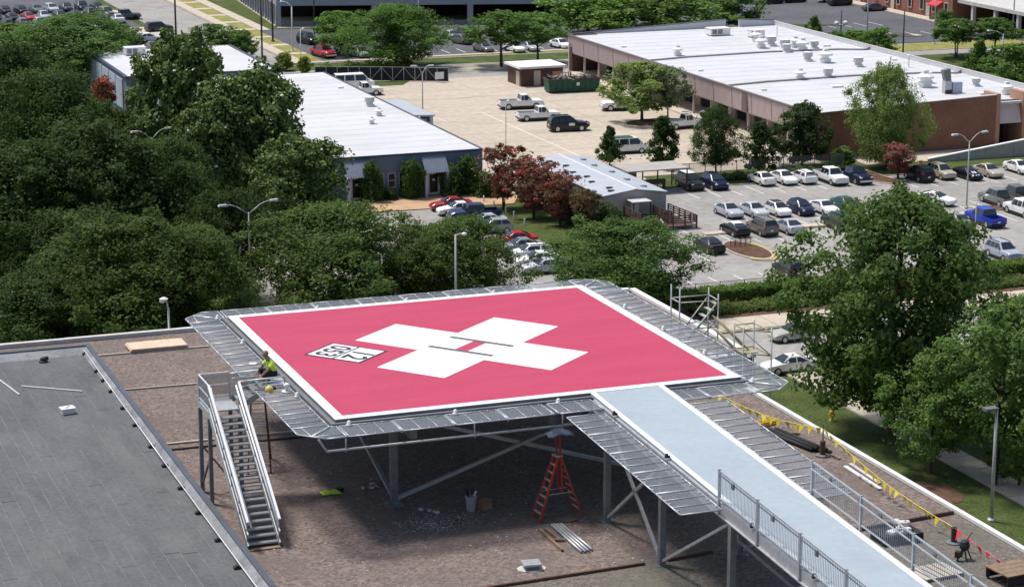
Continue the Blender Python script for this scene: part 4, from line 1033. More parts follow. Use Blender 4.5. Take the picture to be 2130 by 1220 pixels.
gbox(0, .1, .12, gl, .35, 1.0, "crash_wall", 'gutter')
for u in np.linspace(.3, gl - .3, 4): gbox(u - .45, .02, .12, u + .45, .6, 3.6, "pier", 'gargrey')
for k in range(16): gbox(.05, 1.4 + k * 2.6, .12, .4, 1.75 + k * 2.6, 3.7, "pier", 'gargrey')
for k in range(7):
    u = 4 + k * (gl - 8) / 6
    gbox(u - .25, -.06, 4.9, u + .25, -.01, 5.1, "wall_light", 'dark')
gbox(gl, 0, 0, gl + .6, 45, 5.3, "end_wall", 'gargrey')

# ---- townhouses and framed deck at the far corner
th = thing("brick_townhouse", "red brick townhouse row with pale window trim at the far corner", "building")
MB().box(180.5, 266, 0, 192, 310, 9).build("wall", 'brickred', th)
MB().box(180.4, 262, 0, 192, 265.99, 9).build("wall", 'brick', th)
for k in range(11):
    y = 263.3 + k * 4.1
    w = MB().box(180.3, y, 1.0, 180.39, y + 1.3, 3.2).build("window", 'cream', th)
    MB().box(180.27, y + .2, 1.2, 180.298, y + 1.1, 3.0).build("pane", 'glass', w)
    if k % 3 == 1: MB().box(180.28, y + 2.0, 0, 180.39, y + 3.2, 2.4).build("door", 'cream', th)
MB().add([(179.2, 265.2, 2.5), (180.4, 265.2, 3.2), (180.4, 268.4, 3.2), (179.2, 268.4, 2.5), (179.2, 265.2, 2.3), (180.4, 265.2, 2.9), (180.4, 268.4, 2.9), (179.2, 268.4, 2.3)], [(0, 1, 2, 3), (7, 6, 5, 4), (0, 3, 7, 4), (0, 4, 5, 1), (3, 2, 6, 7)]).build("awning", 'redawn', th)
slab_row("townhouse_walk", 177.6, 250, 180.2, 310, 18, along='y')
dk = thing("framed_deck", "open concrete frame deck with pale posts at the far corner", "building")
MB().box(181, 236, 3.4, 230, 261.5, 4.0).build("slab", 'coping', dk)
MB().box(181, 236, 4.0, 230, 236.3, 4.9).build("spandrel", 'coping', dk)
MB().box(184, 250, 0, 230, 250.3, 3.39).build("inner_wall", 'dark', dk)
for x in (181.6, 187, 192.5, 198): MB().box(x - .3, 236.1, 0, x + .3, 236.7, 3.39).build("post", 'coping', dk)
for y in (243, 250, 257): MB().box(181.2, y - .3, 0, 181.8, y + .3, 3.39).build("post", 'coping', dk)
for x in (184, 189, 194): MB().box(x, 244, .1, x + 2.6, 244.1, 2.6).build("shop_window", 'glass', dk)
sheet("deck_floor", rect(178, 235, 235, 262), 0.1, 'asphalt2')

# ---- green dumpster heaped with scrap
du = thing("dumpster", "long green dumpster heaped with scrap in the tan yard", "dumpster", (90.1, 212.3, 0), R(-4))
MB().add([(-3.6, -1.1, .2), (3.6, -1.1, .2), (3.6, 1.1, .2), (-3.6, 1.1, .2), (-3.75, -1.2, 1.85), (3.75, -1.2, 1.85), (3.75, 1.2, 1.85), (-3.75, 1.2, 1.85)], [(0, 3, 2, 1), (0, 1, 5, 4), (1, 2, 6, 5), (2, 3, 7, 6), (3, 0, 4, 7)]).build("body", 'dump', du)
MB().box(-3.8, -1.28, 1.82, 3.8, -1.14, 1.98).box(-3.8, 1.14, 1.82, 3.8, 1.28, 1.98).box(-3.8, -1.14, 1.82, -3.66, 1.14, 1.98).box(3.66, -1.14, 1.82, 3.8, 1.14, 1.98).build("rim", 'rust', du)
for k in range(9): MB().box(-3.3 + .82 * k - .05, -1.27, .3, -3.3 + .82 * k + .05, -1.1, 1.8).build("rib", 'dump', du)
MB().box(.3, -1.3, 1.0, .75, -1.275, 1.45).build("notice", 'whitepl', du)
MB().box(-3.5, -.9, 0.0, 3.5, -.7, .2).box(-3.5, .7, 0, 3.5, .9, .2).build("skid", 'rust', du)
MB().box(-3.6, -1.1, 1.5, 3.6, 1.1, 1.6).build("load_bed", 'brownwood', du)
rd = random.Random(11); hb = MB()
for k in range(46):
    c = (rd.uniform(-3, 2.6), rd.uniform(-.7, .7), 1.85 + rd.uniform(0, .55) * (1 - abs(rd.uniform(-1, 1)) * .5))
    d = Vector((rd.uniform(-1, 1), rd.uniform(-.5, .5), rd.uniform(-.35, .5))).normalized() * rd.uniform(.3, .9)
    hb.bar(Vector(c) - d, Vector(c) + d, rd.uniform(.05, .25), rd.uniform(.04, .12))
o = hb.build("scrap_heap", 'trailwall', du); o["kind"] = 'stuff'

# ---- screened fence across the yard
fe = thing("screened_fence", "chain fence with black screening and diagonal gate braces across the yard", "fence")
f0, f1 = Vector((*(59.64, 234.85), 0)), Vector((*(76.97, 226.7), 0))
nf = 12
for i in range(nf + 1):
    p = f0.lerp(f1, i / nf); MB().tube(p, p + Vector((0, 0, 2.1)), .05).build("fence_post", 'galv', fe)
for i in range(nf):
    a, b = f0.lerp(f1, i / nf), f0.lerp(f1, (i + 1) / nf)
    MB().tube(a + Vector((0, 0, 2.05)), b + Vector((0, 0, 2.05)), .03).build("top_rail", 'galv', fe)
    off = Vector((0, .06, 0))
    MB().quad(a + off + Vector((0, 0, .1)), b + off + Vector((0, 0, .1)), b + off + Vector((0, 0, 1.9)), a + off + Vector((0, 0, 1.9))).build("screen", 'screen', fe)
    if 4 < i < 11: MB().tube(a + Vector((0, -.06, .2)) if i % 2 else a + Vector((0, -.06, 2.0)), b + Vector((0, -.06, 2.0)) if i % 2 else b + Vector((0, -.06, .2)), .035).build("brace", 'galv', fe)
MB().box(f1.x - 2.0, f1.y - .12, .5, f1.x - .7, f1.y - .06, 1.5).build("gate_sign", 'whitepl', fe)
# ---- wire fence behind the clipped hedge
wf = thing("wire_fence", "low wire fence with thin posts behind the clipped hedge", "fence")
for i in range(22):
    x = 53 + i * 2.4
    MB().tube((x, 97.0, 0), (x, 97.0, 1.25), .035).build("fence_post", 'poledark', wf)
MB().tube((53, 97.0, 1.22), (103.5, 97.0, 1.22), .025).build("top_rail", 'poledark', wf)
MB().quad((53, 97.02, .1), (103.5, 97.02, .1), (103.5, 97.02, 1.2), (53, 97.02, 1.2)).build("wire_mesh", 'chain', wf)
yf = thing("yard_fence", "dark wire fence between the yard trees and the parked cars", "fence")
for i in range(12):
    x = 76 + i * 1.95
    MB().tube((x, 147.2, 0), (x, 147.2, 1.9), .04).build("fence_post", 'poledark', yf)
MB().tube((76, 147.2, 1.88), (97.4, 147.2, 1.88), .03).build("top_rail", 'poledark', yf)
MB().quad((76, 147.22, .1), (97.4, 147.22, .1), (97.4, 147.22, 1.85), (76, 147.22, 1.85)).build("wire_mesh", 'chain', yf)
# hoist frame and table by the brick block's arcade
hf = thing("loading_table", "tan loading table with stacked boxes under the mauve fascia", "table", (97.0, 165.5, 0.0))
MB().box(-1.3, -1.0, .9, .9, 1.0, 1.0).build("top", 'cream', hf)
for (x, y) in ((-1.1, -.8), (.7, -.8), (-1.1, .8), (.7, .8)): MB().box(x - .06, y - .06, 0, x + .06, y + .06, .9).build("leg", 'cream', hf)
MB().box(-.9, -.6, 1.01, .3, .6, 1.7).build("stacked_box", 'ply', hf)
tp = thing("tilted_ramp", "grey steel loading frame tilted beside the dark yard trees", "loading frame", (92.6, 151.8, 0))
MB().bar((-1.2, 0, .1), (1.4, .2, 4.4), .12).bar((-.6, 1.2, .1), (2.0, 1.4, 4.4), .12).build("side_rail", 'galv', tp)
for t in np.linspace(.1, .95, 6): MB().bar((-1.2 + 2.6 * t, .2 * t, .1 + 4.3 * t), (-.6 + 2.6 * t, 1.2 + .2 * t, .1 + 4.3 * t), .06).build("rung", 'galv', tp)
MB().bar((1.4, .2, 4.4), (4.4, .2, 4.1), .2, .14).build("head_plate", 'trailroof', tp)
MB().bar((2.0, 1.4, 4.4), (2.0, 1.4, 0), .1).build("leg", 'galv', tp)

# ================================================================ vehicles
def loft(st, w, wt_low=0.90):
    """body skin through cross sections (x, zbottom, zbelt, ztop, half-width factor, top half-width factor)"""
    mb = MB(); rings = []
    for (x, zb, zl, zt, fw, ft) in st:
        hw = w * fw; ht = w * ft
        half = [(hw * .86, zb), (hw * .985, zb + .10), (hw, zb + (zl - zb) * .6), (hw * .97, zl), (ht, zt - .05), (ht * .88, zt)]
        rings.append([(x, -y, z) for y, z in half] + [(x, y, z) for y, z in reversed(half)])
    n = len(rings[0])
    vs = [p for r in rings for p in r]; fs = []
    for i in range(len(rings) - 1):
        for j in range(n):
            a, b = i * n + j, i * n + (j + 1) % n
            fs.append((a, b, b + n, a + n))
    fs.append(tuple(range(n - 1, -1, -1))); fs.append(tuple(range((len(rings) - 1) * n, len(rings) * n)))
    mb.add(vs, [f[::-1] for f in fs])
    return mb
LIB = {}
def lib_mesh(mb, name, m, smooth=False):
    me = mb.mesh(name); me.materials.append(M[m])
    if smooth: me.shade_smooth()
    return me
def wheel_parts(r, wd=.2):
    t = MB(); n = 16
    def disc(y0, y1, ra, rb_):
        vs = []
        for y, rr in ((y0, ra), (y1, rb_)):
            for i in range(n): a = 2 * math.pi * i / n; vs.append((rr * math.cos(a), y, rr * math.sin(a)))
        t.add(vs, [(i, (i + 1) % n, n + (i + 1) % n, n + i) for i in range(n)] + [tuple(range(n - 1, -1, -1)), tuple(range(n, 2 * n))])
    disc(-wd / 2, wd / 2, r, r)
    tm_ = lib_mesh(t, "wheel", 'tyre')
    t = MB(); disc(-wd / 2 - .008, wd / 2 + .008, r * .64, r * .64)
    return tm_, lib_mesh(t, "rim", 'rim')
def glass_set(w, ft, zl, x_rb, x_rt, x_ft, x_fb, zt, zl_r=None, van=False, fw=.97):
    """windscreen, rear window and side windows lying just proud of the cabin skin"""
    zl_r = zl_r or zl
    out = []
    def side(x, z, s, zlv): return (x, s * ((w * fw) + (w * ft - w * fw) * (z - zlv) / (zt - .05 - zlv) + .014), z)
    for s in (-1, 1):
        segs = [(x_rb + .10, x_rt + .04, (x_rt + x_ft) / 2 - .10 - (.1 if van else 0), (x_rt + x_ft) / 2 - .10 - (.1 if van else 0)), ((x_rt + x_ft) / 2 - .03, (x_rt + x_ft) / 2 - .03, x_ft - .02, x_fb - .16)]
        if van and x_ft - x_rt > 1.9:
            a, b = x_rt, x_ft
            segs = [(x_rb + .12, a + .06, a + (b - a) * .30, a + (b - a) * .30), (a + (b - a) * .34, a + (b - a) * .34, a + (b - a) * .66, a + (b - a) * .66), (a + (b - a) * .70, a + (b - a) * .70, x_ft - .02, x_fb - .18)]
        for (xl, xlt, xrt, xr) in segs:
            q = [side(xl, zl + .04, s, zl), side(xr, zl + .04, s, zl), side(xrt, zt - .11, s, zl), side(xlt, zt - .11, s, zl)]
            out.append(("side_window", MB().quad(*(q if s < 0 else q[::-1])), 'carglass'))
    a, b = w * .82, w * ft * .84
    d = .02
    def rake(xb, zb, xt, ztp, sgn):
        L = math.hypot(xt - xb, ztp - zb); nx, nz = abs(ztp - zb) / L * sgn, abs(xt - xb) / L
        f = lambda t: (xb + (xt - xb) * t + nx * d, zb + (ztp - zb) * t + nz * d)
        (x0, z0), (x1, z1) = f(.06), f(.95)
        q = [(x0, -a, z0), (x0, a, z0), (x1, b, z1), (x1, -b, z1)]
        return MB().quad(*(q if sgn > 0 else q[::-1]))
    out.append(("windscreen", rake(x_fb, zl + .07, x_ft, zt, 1), 'carglass'))
    out.append(("rear_window", rake(x_rb, zl_r + .07, x_rt, zt, -1), 'carglass'))
    return out
def car_type(key, st, w, gl, wr, wx, length_f, length_r, zlamp, extra=(), tail=.85, ride=0):
    parts = [("body", lib_mesh(loft(st, w), "body", 'paint'), (0, 0, 0), [])]
    for nm, mb, m in gl: parts.append((nm, lib_mesh(mb, nm, m), (0, 0, 0), []))
    tm_, rm_ = wheel_parts(wr)
    for sx in wx:
        for s in (-1, 1): parts.append(("wheel", tm_, (sx, s * (w - .085), wr), [("rim", rm_)]))
    for s in (-1, 1):
        parts.append(("headlight", lib_mesh(MB().cbox((length_f - .06, s * w * .70, zlamp), (.16, w * .34, .13)), "headlight", 'lampw'), (0, 0, 0), []))
        parts.append(("taillight", lib_mesh(MB().cbox((length_r + .03, s * w * .76, tail), (.10, w * .26, .16)), "taillight", 'lampr'), (0, 0, 0), []))
        parts.append(("mirror", lib_mesh(MB().cbox((gl[-2][1].v[0][0] - .45, s * (w + .09), gl[-2][1].v[0][2] + .03), (.10, .18, .12)), "mirror", 'paint'), (0, 0, 0), []))
    parts.append(("grille", lib_mesh(MB().cbox((length_f + .0, 0, zlamp - .07), (.05, w * .86, .14)), "grille", 'plastic'), (0, 0, 0), []))
    parts.append(("bumper", lib_mesh(MB().cbox((length_r - .0, 0, .45), (.08, w * 1.5, .12)), "bumper", 'plastic'), (0, 0, 0), []))
    parts.append(("licence_plate", lib_mesh(MB().cbox((length_r - .045, 0, .72), (.02, .32, .15)), "licence_plate", 'whitepl'), (0, 0, 0), []))
    parts.append(("underbody", lib_mesh(MB().box(length_r + .22, -w * .992, .17, length_f - .22, w * .992, st[3][1] + .09), "underbody", 'plastic'), (0, 0, 0), []))
    for nm, mb, m in extra: parts.append((nm, lib_mesh(mb, nm, m), (0, 0, 0), []))
    LIB[key] = parts
W = .88
car_type('sedan', [(-2.32, .42, .60, .78, .80, .66), (-2.22, .30, .86, .99, .93, .74), (-1.55, .24, .92, 1.04, 1, .80), (-.78, .22, .93, 1.42, 1, .64), (.18, .22, .92, 1.44, 1, .64), (1.02, .22, .90, .98, 1, .82), (1.95, .24, .78, .84, .97, .74), (2.25, .30, .66, .72, .86, .66), (2.34, .40, .54, .60, .72, .56)],
         W, glass_set(W, .64, .93, -1.62, -.76, .18, 1.05, 1.43, 1.0), .32, (-1.40, 1.42), 2.24, -2.24, .66)
car_type('coupe', [(-2.20, .42, .60, .80, .80, .66), (-2.10, .30, .86, 1.00, .95, .74), (-1.7, .24, .92, 1.05, 1, .80), (-.60, .22, .93, 1.34, 1, .62), (.10, .22, .92, 1.36, 1, .62), (.95, .22, .88, .96, 1, .82), (1.9, .24, .76, .82, .97, .74), (2.2, .30, .64, .70, .86, .66), (2.28, .40, .52, .58, .72, .56)],
         W, glass_set(W, .62, .93, -1.72, -.62, .10, .98, 1.35, 1.0), .33, (-1.35, 1.38), 2.18, -2.12, .64)
car_type('hatch', [(-1.98, .42, .64, .95, .84, .70), (-1.92, .30, .92, 1.05, .95, .80), (-1.75, .24, .96, 1.20, 1, .74), (-1.35, .22, .97, 1.50, 1, .66), (.15, .22, .95, 1.54, 1, .66), (1.0, .22, .92, 1.02, 1, .82), (1.65, .24, .84, .90, .97, .74), (1.92, .30, .68, .76, .86, .66), (2.0, .40, .54, .62, .72, .56)],
         W, glass_set(W, .66, .97, -1.86, -1.38, .15, 1.03, 1.53, 1.05), .32, (-1.22, 1.25), 1.92, -1.92, .70, tail=.98)
car_type('suv', [(-2.30, .50, .72, 1.0, .86, .74), (-2.24, .38, 1.02, 1.16, .96, .84), (-2.10, .30, 1.08, 1.42, 1, .78), (-1.85, .28, 1.08, 1.74, 1, .72), (.25, .28, 1.06, 1.78, 1, .72), (1.02, .28, 1.04, 1.14, 1, .86), (1.95, .30, .98, 1.06, .98, .80), (2.24, .36, .82, .94, .90, .74), (2.32, .46, .66, .76, .80, .64)],
         .93, glass_set(.93, .72, 1.08, -2.20, -1.90, .25, 1.05, 1.77, 1.16, van=True), .38, (-1.42, 1.45), 2.26, -2.26, .86, tail=1.1, extra=[("roof_rail", MB().cbox((-.8, -.62, 1.80), (2.0, .05, .06)), 'plastic'), ("roof_rail", MB().cbox((-.8, .62, 1.80), (2.0, .05, .06)), 'plastic')])
def pickup_parts(key, cab_back, L=2.85, bed_end=-2.75):
    st = [(cab_back - .04, .42, 1.0, 1.12, .99, .86), (cab_back, .36, 1.08, 1.14, 1, .84), (cab_back + .10, .36, 1.10, 1.80, 1, .72), (cab_back + .95 if cab_back > -.5 else cab_back + 1.75, .36, 1.10, 1.84, 1, .72), (1.28, .36, 1.08, 1.18, 1, .86), (2.45, .38, 1.04, 1.12, .98, .82), (2.75, .44, .90, 1.0, .94, .78), (2.84, .52, .72, .84, .86, .70)]
    xft = st[3][0]
    car_type(key, st, .96, glass_set(.96, .72, 1.10, cab_back + .0, cab_back + .10, xft, 1.30, 1.83, 1.14, van=False), .40, (-1.75, 1.80), 2.80, bed_end, .92, tail=.98,
             extra=[("bed_side", MB().box(bed_end, -.955, .45, cab_back - .05, -.86, 1.12), 'paint'), ("bed_side", MB().box(bed_end, .86, .45, cab_back - .05, .955, 1.12), 'paint'),
                    ("tailgate", MB().box(bed_end, -.855, .55, bed_end + .09, .855, 1.10), 'paint'), ("bed_floor", MB().box(bed_end + .1, -.855, .55, cab_back - .06, .855, .64), 'plastic'),
                    ("front_bumper", MB().cbox((2.86, 0, .52), (.12, 1.7, .2)), 'chrome')])
pickup_parts('pickup', -.20); pickup_parts('crew', -.95)
car_type('van', [(-2.55, .45, .80, 1.1, .90, .80), (-2.50, .34, 1.12, 1.5, .98, .84), (-2.40, .30, 1.15, 1.98, 1, .80), (1.2, .30, 1.14, 2.02, 1, .78), (1.95, .30, 1.08, 1.22, 1, .84), (2.45, .34, .96, 1.04, .95, .78), (2.58, .42, .76, .86, .86, .70)],
         .97, glass_set(.97, .78, 1.15, -2.50, -2.42, 1.2, 1.98, 2.0, 1.4, van=True), .36, (-1.6, 1.65), 2.52, -2.52, .86, tail=1.2)
car_type('wagon', [(-2.30, .42, .66, .95, .84, .70), (-2.22, .30, .90, 1.02, .95, .80), (-2.05, .24, .95, 1.22, 1, .72), (-1.70, .22, .96, 1.46, 1, .66), (.15, .22, .95, 1.48, 1, .66), (1.0, .22, .91, .99, 1, .82), (1.9, .24, .80, .86, .97, .74), (2.22, .30, .68, .74, .86, .66), (2.3, .40, .54, .60, .72, .56)],
         W, glass_set(W, .66, .96, -2.16, -1.74, .15, 1.03, 1.47, 1.02, van=True), .32, (-1.38, 1.4), 2.2, -2.2, .67, tail=.95, extra=[("roof_rail", MB().cbox((-.8, -.52, 1.50), (1.8, .04, .05)), 'plastic'), ("roof_rail", MB().cbox((-.8, .52, 1.50), (1.8, .04, .05)), 'plastic')])
NAMES = dict(sedan="parked_sedan", coupe="parked_coupe", hatch="parked_hatchback", suv="parked_suv", pickup="pickup_truck", crew="crew_cab_pickup", van="parked_van", wagon="parked_estate")
CATS = dict(sedan="car", coupe="car", hatch="car", suv="SUV", pickup="pickup", crew="pickup", van="van", wagon="car")
def car(kind, pos, head, colour, label, group=None, far=False, scale=.95, z=.035, bump=(0, 0)):
    root = thing(NAMES[kind], label, CATS[kind], (pos[0] + bump[0], pos[1] + bump[1], z), R(head), group)
    root.scale = (scale,) * 3
    for nm, me, loc, subs in LIB[kind]:
        if far and nm in ("licence_plate", "grille", "mirror", "roof_rail", "bumper"): continue
        o = bpy.data.objects.new(nm, me); col.objects.link(o); o.parent = root; o.location = loc; o.color = (*colour, 1)
        for sn, sm in subs:
            if far: continue
            q = bpy.data.objects.new(sn, sm); col.objects.link(q); q.parent = o; q.color = (*colour, 1)
    return root
WH, SI, BK, NV = (.80, .80, .79), (.42, .45, .50), (.006, .006, .008), (.010, .016, .05)
BG, GR, RD, BLU, TAUPE = (.42, .38, .31), (.13, .135, .14), (.40, .02, .025), (.012, .05, .40), (.17, .145, .125)
rowb, rowa, rowr = "cars along the lot's back kerb", "cars in the middle of the lot facing out", "cars parked tail-out along the island"
U = (0, 2.15)
def ycar(kind, pos, nose_out, colour, label, group=None, **k): return car(kind, pos, -90 if nose_out else 90, colour, label, group, bump=U, **k)
fj = ycar('suv', (76.02, 140.67), True, (.02, .035, .028), "dark green SUV with white roof beside the flat canopy", rowb)
MB().box(-1.8, -.62, 1.795, .2, .62, 1.83).build("white_roof", 'copingw', fj)
ycar('hatch', (78.63, 139.96), True, NV, "navy crossover next to the white-roofed green SUV", rowb, scale=1.05)
ycar('sedan', (84.57, 140.32), False, (.78, .76, .70), "cream white sedan showing its tail, first of the white cars", rowb)
ycar('sedan', (87.09, 139.95), True, WH, "white sedan nose-out between cream sedan and white estate", rowb)
ycar('wagon', (89.32, 139.69), False, WH, "white estate car showing its tail beside the big white pickup", rowb)
ycar('crew', (92.11, 138.33), True, WH, "big white crew cab pickup nose-out by the navy truck", rowb)
ycar('crew', (94.85, 137.88), True, NV, "dark navy pickup nose-out beside the planted island", rowb)
ycar('suv', (101.96, 136.06), False, BK, "black boxy SUV showing its tail by the pink shrub", rowb)
ycar('suv', (104.98, 136.41), True, BG, "beige SUV nose-out beside the black boxy SUV", rowb, scale=.9)
mc = ycar('coupe', (107.62, 135.1), True, BK, "black coupe with two pale bonnet stripes by the lamp post", rowb)
for s in (-1, 1):
    MB().add([(.98, s * .16 - .09, 1.0), (.98, s * .16 + .09, 1.0), (2.2, s * .16 + .09, .725), (2.2, s * .16 - .09, .725), (.98, s * .16 - .09, .975), (.98, s * .16 + .09, .975), (2.2, s * .16 + .09, .70), (2.2, s * .16 - .09, .70)], [(3, 2, 1, 0), (0, 1, 5, 4), (1, 2, 6, 5), (2, 3, 7, 6), (3, 0, 4, 7)]).build("bonnet_stripe", 'copingw', mc)
ycar('sedan', (110.48, 135.53), True, BG, "beige sedan nose-out next to the striped black coupe", rowb)
ycar('sedan', (114.96, 136.28), True, WH, "white sedan at the end of the kerb row by the ramp wall", rowb)
ycar('sedan', (73.53, 125.81), True, SI, "silver sedan with dark roof glass nearest the timber ramp", rowa)
ycar('sedan', (76.08, 125.09), True, (.50, .53, .56), "pale silver sedan, second car from the timber ramp", rowa)
mini = ycar('hatch', (78.54, 124.41), True, WH, "small white hatchback with black roof between silver and navy cars", rowa, scale=.9)
MB().box(-1.3, -.55, 1.545, .1, .55, 1.565).build("black_roof", 'plastic', mini)
ycar('hatch', (81.09, 124.22), True, NV, "navy hatchback nose-out between two white cars", rowa)
ycar('coupe', (83.54, 123.8), True, WH, "white coupe nose-out beside the navy hatchback", rowa)
ycar('sedan', (86.38, 124.29), True, (.01, .085, .075), "teal green sedan half hidden by the big tree top", rowa)
ycar('sedan', (91.88, 123.78), True, (.30, .38, .50), "light blue sedan nose-out beyond the big tree top", rowa)
car('coupe', (96.65, 125.75), -62, WH, "white coupe parked alone beside the blue pickup", rowa, scale=1.0)
bc_ = ycar('coupe', (70.19, 117.43), False, BK, "black convertible under a white cover by the bike rack", rowr)
MB().add([(-1.5, -.62, 1.06), (.9, -.66, 1.0), (.9, .66, 1.0), (-1.5, .62, 1.06), (-.62, -.5, 1.39), (.14, -.5, 1.41), (.14, .5, 1.41), (-.62, .5, 1.39)], [(0, 1, 5, 4), (1, 2, 6, 5), (2, 3, 7, 6), (3, 0, 4, 7), (4, 5, 6, 7)]).build("windscreen_cover", 'copingw', bc_)
ycar('suv', (72.92, 116.86), False, TAUPE, "taupe SUV between the black convertible and silver sedan", rowr)
ycar('sedan', (75.67, 116.53), False, (.40, .42, .48), "silver sedan showing its tail beside the taupe SUV", rowr)
ycar('suv', (81.2, 116.61), False, (.015, .03, .02), "dark green SUV mostly behind the big tree crown", rowr)
ycar('suv', (89.57, 115.64), False, BK, "black SUV showing its tail at the tree crown's edge", rowr, scale=.9)
ycar('sedan', (92.69, 112.97), False, (.22, .23, .25), "grey sedan showing its tail beside the blue pickup", rowr)
bp_ = ycar('crew', (96.1, 112.9), False, BLU, "bright blue pickup with open bed beside the mulched island", rowr)
ycar('crew', (102.81, 121.22), False, (.20, .20, .195), "grey crew cab pickup behind the bright blue one")
ycar('crew', (105.67, 122.03), False, (.11, .105, .10), "dark grey pickup cut off by the picture's edge")
ycar('crew', (102.21, 115.38), False, WH, "white pickup cut off at the edge beside the blue one")
ycar('sedan', (64.58, 111.48), False, BK, "black sedan parked alone beside the yellow-edged island")
ycar('suv', (66.95, 99.49), False, BK, "black SUV parked by the hedge next to the big tree", scale=.88)
ycar('suv', (89.35, 98.74), True, (.36, .40, .47), "silver blue SUV parked behind the clipped hedge", scale=.92)
car('sedan', (56.79, 80.74), 183, (.42, .41, .36), "pale gold sedan on the street beyond the scaffold")
car('sedan', (51.87, 72.19), 181, WH, "white sedan on the near lane half behind the big tree")
# tan yard
car('pickup', (78.15, 200.83), -6, WH, "white work pickup farthest of the yard's three parked vehicles", "vehicles in the tan yard", scale=1.06)
car('pickup', (76.92, 191.29), -4, WH, "white pickup with open bed beside the black SUV", "vehicles in the tan yard", scale=1.0)
bs = car('suv', (77.48, 182.4), -6, (.010, .011, .018), "long black SUV with white door notice in the tan yard", "vehicles in the tan yard", scale=1.08)
MB().box(-.1, -.975, .72, .6, -.955, 1.02).build("door_notice", 'whitepl', bs)
MB().cbox((2.42, 0, .72), (.12, 1.3, .5)).build("grille_guard", 'plastic', bs)
car('pickup', (91.98, 179.17), 6, WH, "white pickup parked beside the round planted island", "vehicles in the tan yard")
car('crew', (90.4, 194.85), 168, WH, "white truck with dark tail half behind the island trees", "vehicles in the tan yard", scale=1.05)
uv = car('van', (78.21, 165.4), -4, (.74, .76, .72), "white utility van with green roof panel between two dark trees", "vehicles in the tan yard")
MB().box(-2.2, -.7, 2.02, .6, .7, 2.08).build("green_roof_panel", 'dump', uv)
car('van', (62.4, 224.99), -6, WH, "white passenger van behind the blue office roof", "vehicles in the tan yard", scale=1.1)
car('pickup', (61.8, 219.12), -4, WH, "white pickup beside the van behind the blue office", "vehicles in the tan yard", scale=1.0)
car('sedan', (61.11, 201.45), -20, SI, "silver car under the pale lean-to carport")
# strip of bays beside the lawn
lawnrow = "cars nosed away from the lawn strip"
for (k, p, c, l) in [('sedan', (47.7, 141.0), (.32, .02, .03), "dark red sedan nearest the blue office door"), ('sedan', (47.6, 138.4), WH, "white sedan between red sedan and navy pickup"), ('crew', (48.3, 135.2), (.02, .035, .09), "navy pickup with chrome rail by the white sedan"),
                     ('sedan', (48.2, 131.6), SI, "silver sedan under the small tree next to the navy pickup"), ('hatch', (48.0, 128.8), (.35, .36, .36), "grey hatchback mostly under the small tree"), ('sedan', (47.9, 122.6), (.45, .02, .02), "bright red car in the lawn strip bays"),
                     ('sedan', (47.4, 119.6), (.25, .26, .27), "dark silver sedan beside the bright red car"), ('wagon', (47.2, 116.6), WH, "white estate in the lawn strip bays"), ('sedan', (46.9, 113.6), WH, "white sedan next to the last silver car by the net"), ('sedan', (46.4, 110.6), (.50, .52, .58), "silver sedan closest to the helipad net")]:
    car(k, p, 177, c, l, lawnrow)
# far lots: smaller in the picture, fewer parts
def farcars(items, group):
    for (k, p, h, c, l) in items: car(k, p, h, c, l, group, far=True, scale=1.0)
farcars([('suv', (69.44, 273.59), -75, BK, "black SUV beside the red truck at the street corner"), ('crew', (67.54, 258.14), -80, (.48, .02, .04), "red pickup facing the road under the corner tree"),
         ('sedan', (72.78, 256.12), -82, SI, "silver car facing the road between two corner trees"), ('sedan', (72.22, 262.77), -82, GR, "dark grey car under the leafy corner tree"), ('sedan', (92.73, 270.96), -80, SI, "silver car between the two pairs of roadside trees"),
         ('hatch', (92.51, 264.7), -70, GR, "dark car nose-out beside the silver one by the garage"), ('suv', (95.82, 271.05), -70, (.10, .10, .12), "dark SUV in front of the garage wall"), ('sedan', (97.04, 253.21), -82, WH, "white car under the roadside tree pair"),
         ('sedan', (92.5, 254.96), -82, GR, "grey car behind the first roadside trunk"), ('sedan', (105.34, 254.83), -82, WH, "white car beside the brick block's far corner"), ('sedan', (99.54, 253.45), -82, SI, "silver car behind the roadside tree pair")], "cars in the lot by the garage")
farcars([('sedan', (163.75, 297.28), 5, NV, "navy car at the upper lot's near edge"), ('sedan', (168.74, 297.82), 5, BK, "black car next to the navy one in the upper lot"), ('suv', (174.28, 290.76), 5, (.03, .03, .04), "black SUV in front of the white car in the upper lot"), ('sedan', (174.86, 296.28), 5, WH, "white car behind the black SUV in the upper lot"),
         ('sedan', (176.12, 281.29), 3, (.10, .11, .12), "charcoal sedan by the townhouse walk")], "cars in the upper lot")
rl = random.Random(21); cols = [BK, SI, GR, NV, WH, BK, (.05, .06, .07), (.16, .18, .20), BK, SI]
k = 0
for row, (y0, n, hd) in enumerate([(331, 8, -85), (320, 9, -85), (312, 9, 95), (300, 8, -88), (291, 8, 92), (283, 9, -88), (275, 9, 92)]):
    for i in range(n):
        if row == 1 and i == 5: c = (.42, .03, .03)
        else: c = cols[(i * 3 + row * 7) % len(cols)]
        x = 46.5 - i * 2.7 - (row % 2) * .4 - (5.0 if row in (3, 4) else 2.0 if row > 4 else 0)
        o = car(rl.choice(('sedan', 'sedan', 'suv', 'hatch', 'wagon')), (x, y0 + rl.uniform(-.5, .5)), hd + rl.uniform(-4, 4), c, "x", "cars in the far corner lot", far=True, scale=1.0)
        nm = {BK: "black", SI: "silver", GR: "dark grey", NV: "navy", WH: "white", (.05, .06, .07): "charcoal", (.16, .18, .20): "steel grey", (.42, .03, .03): "red"}[c]
        o["label"] = f"{nm} car in the corner lot, {ord_[row]} row from the back, {ord_[i]} from the street"
        k += 1
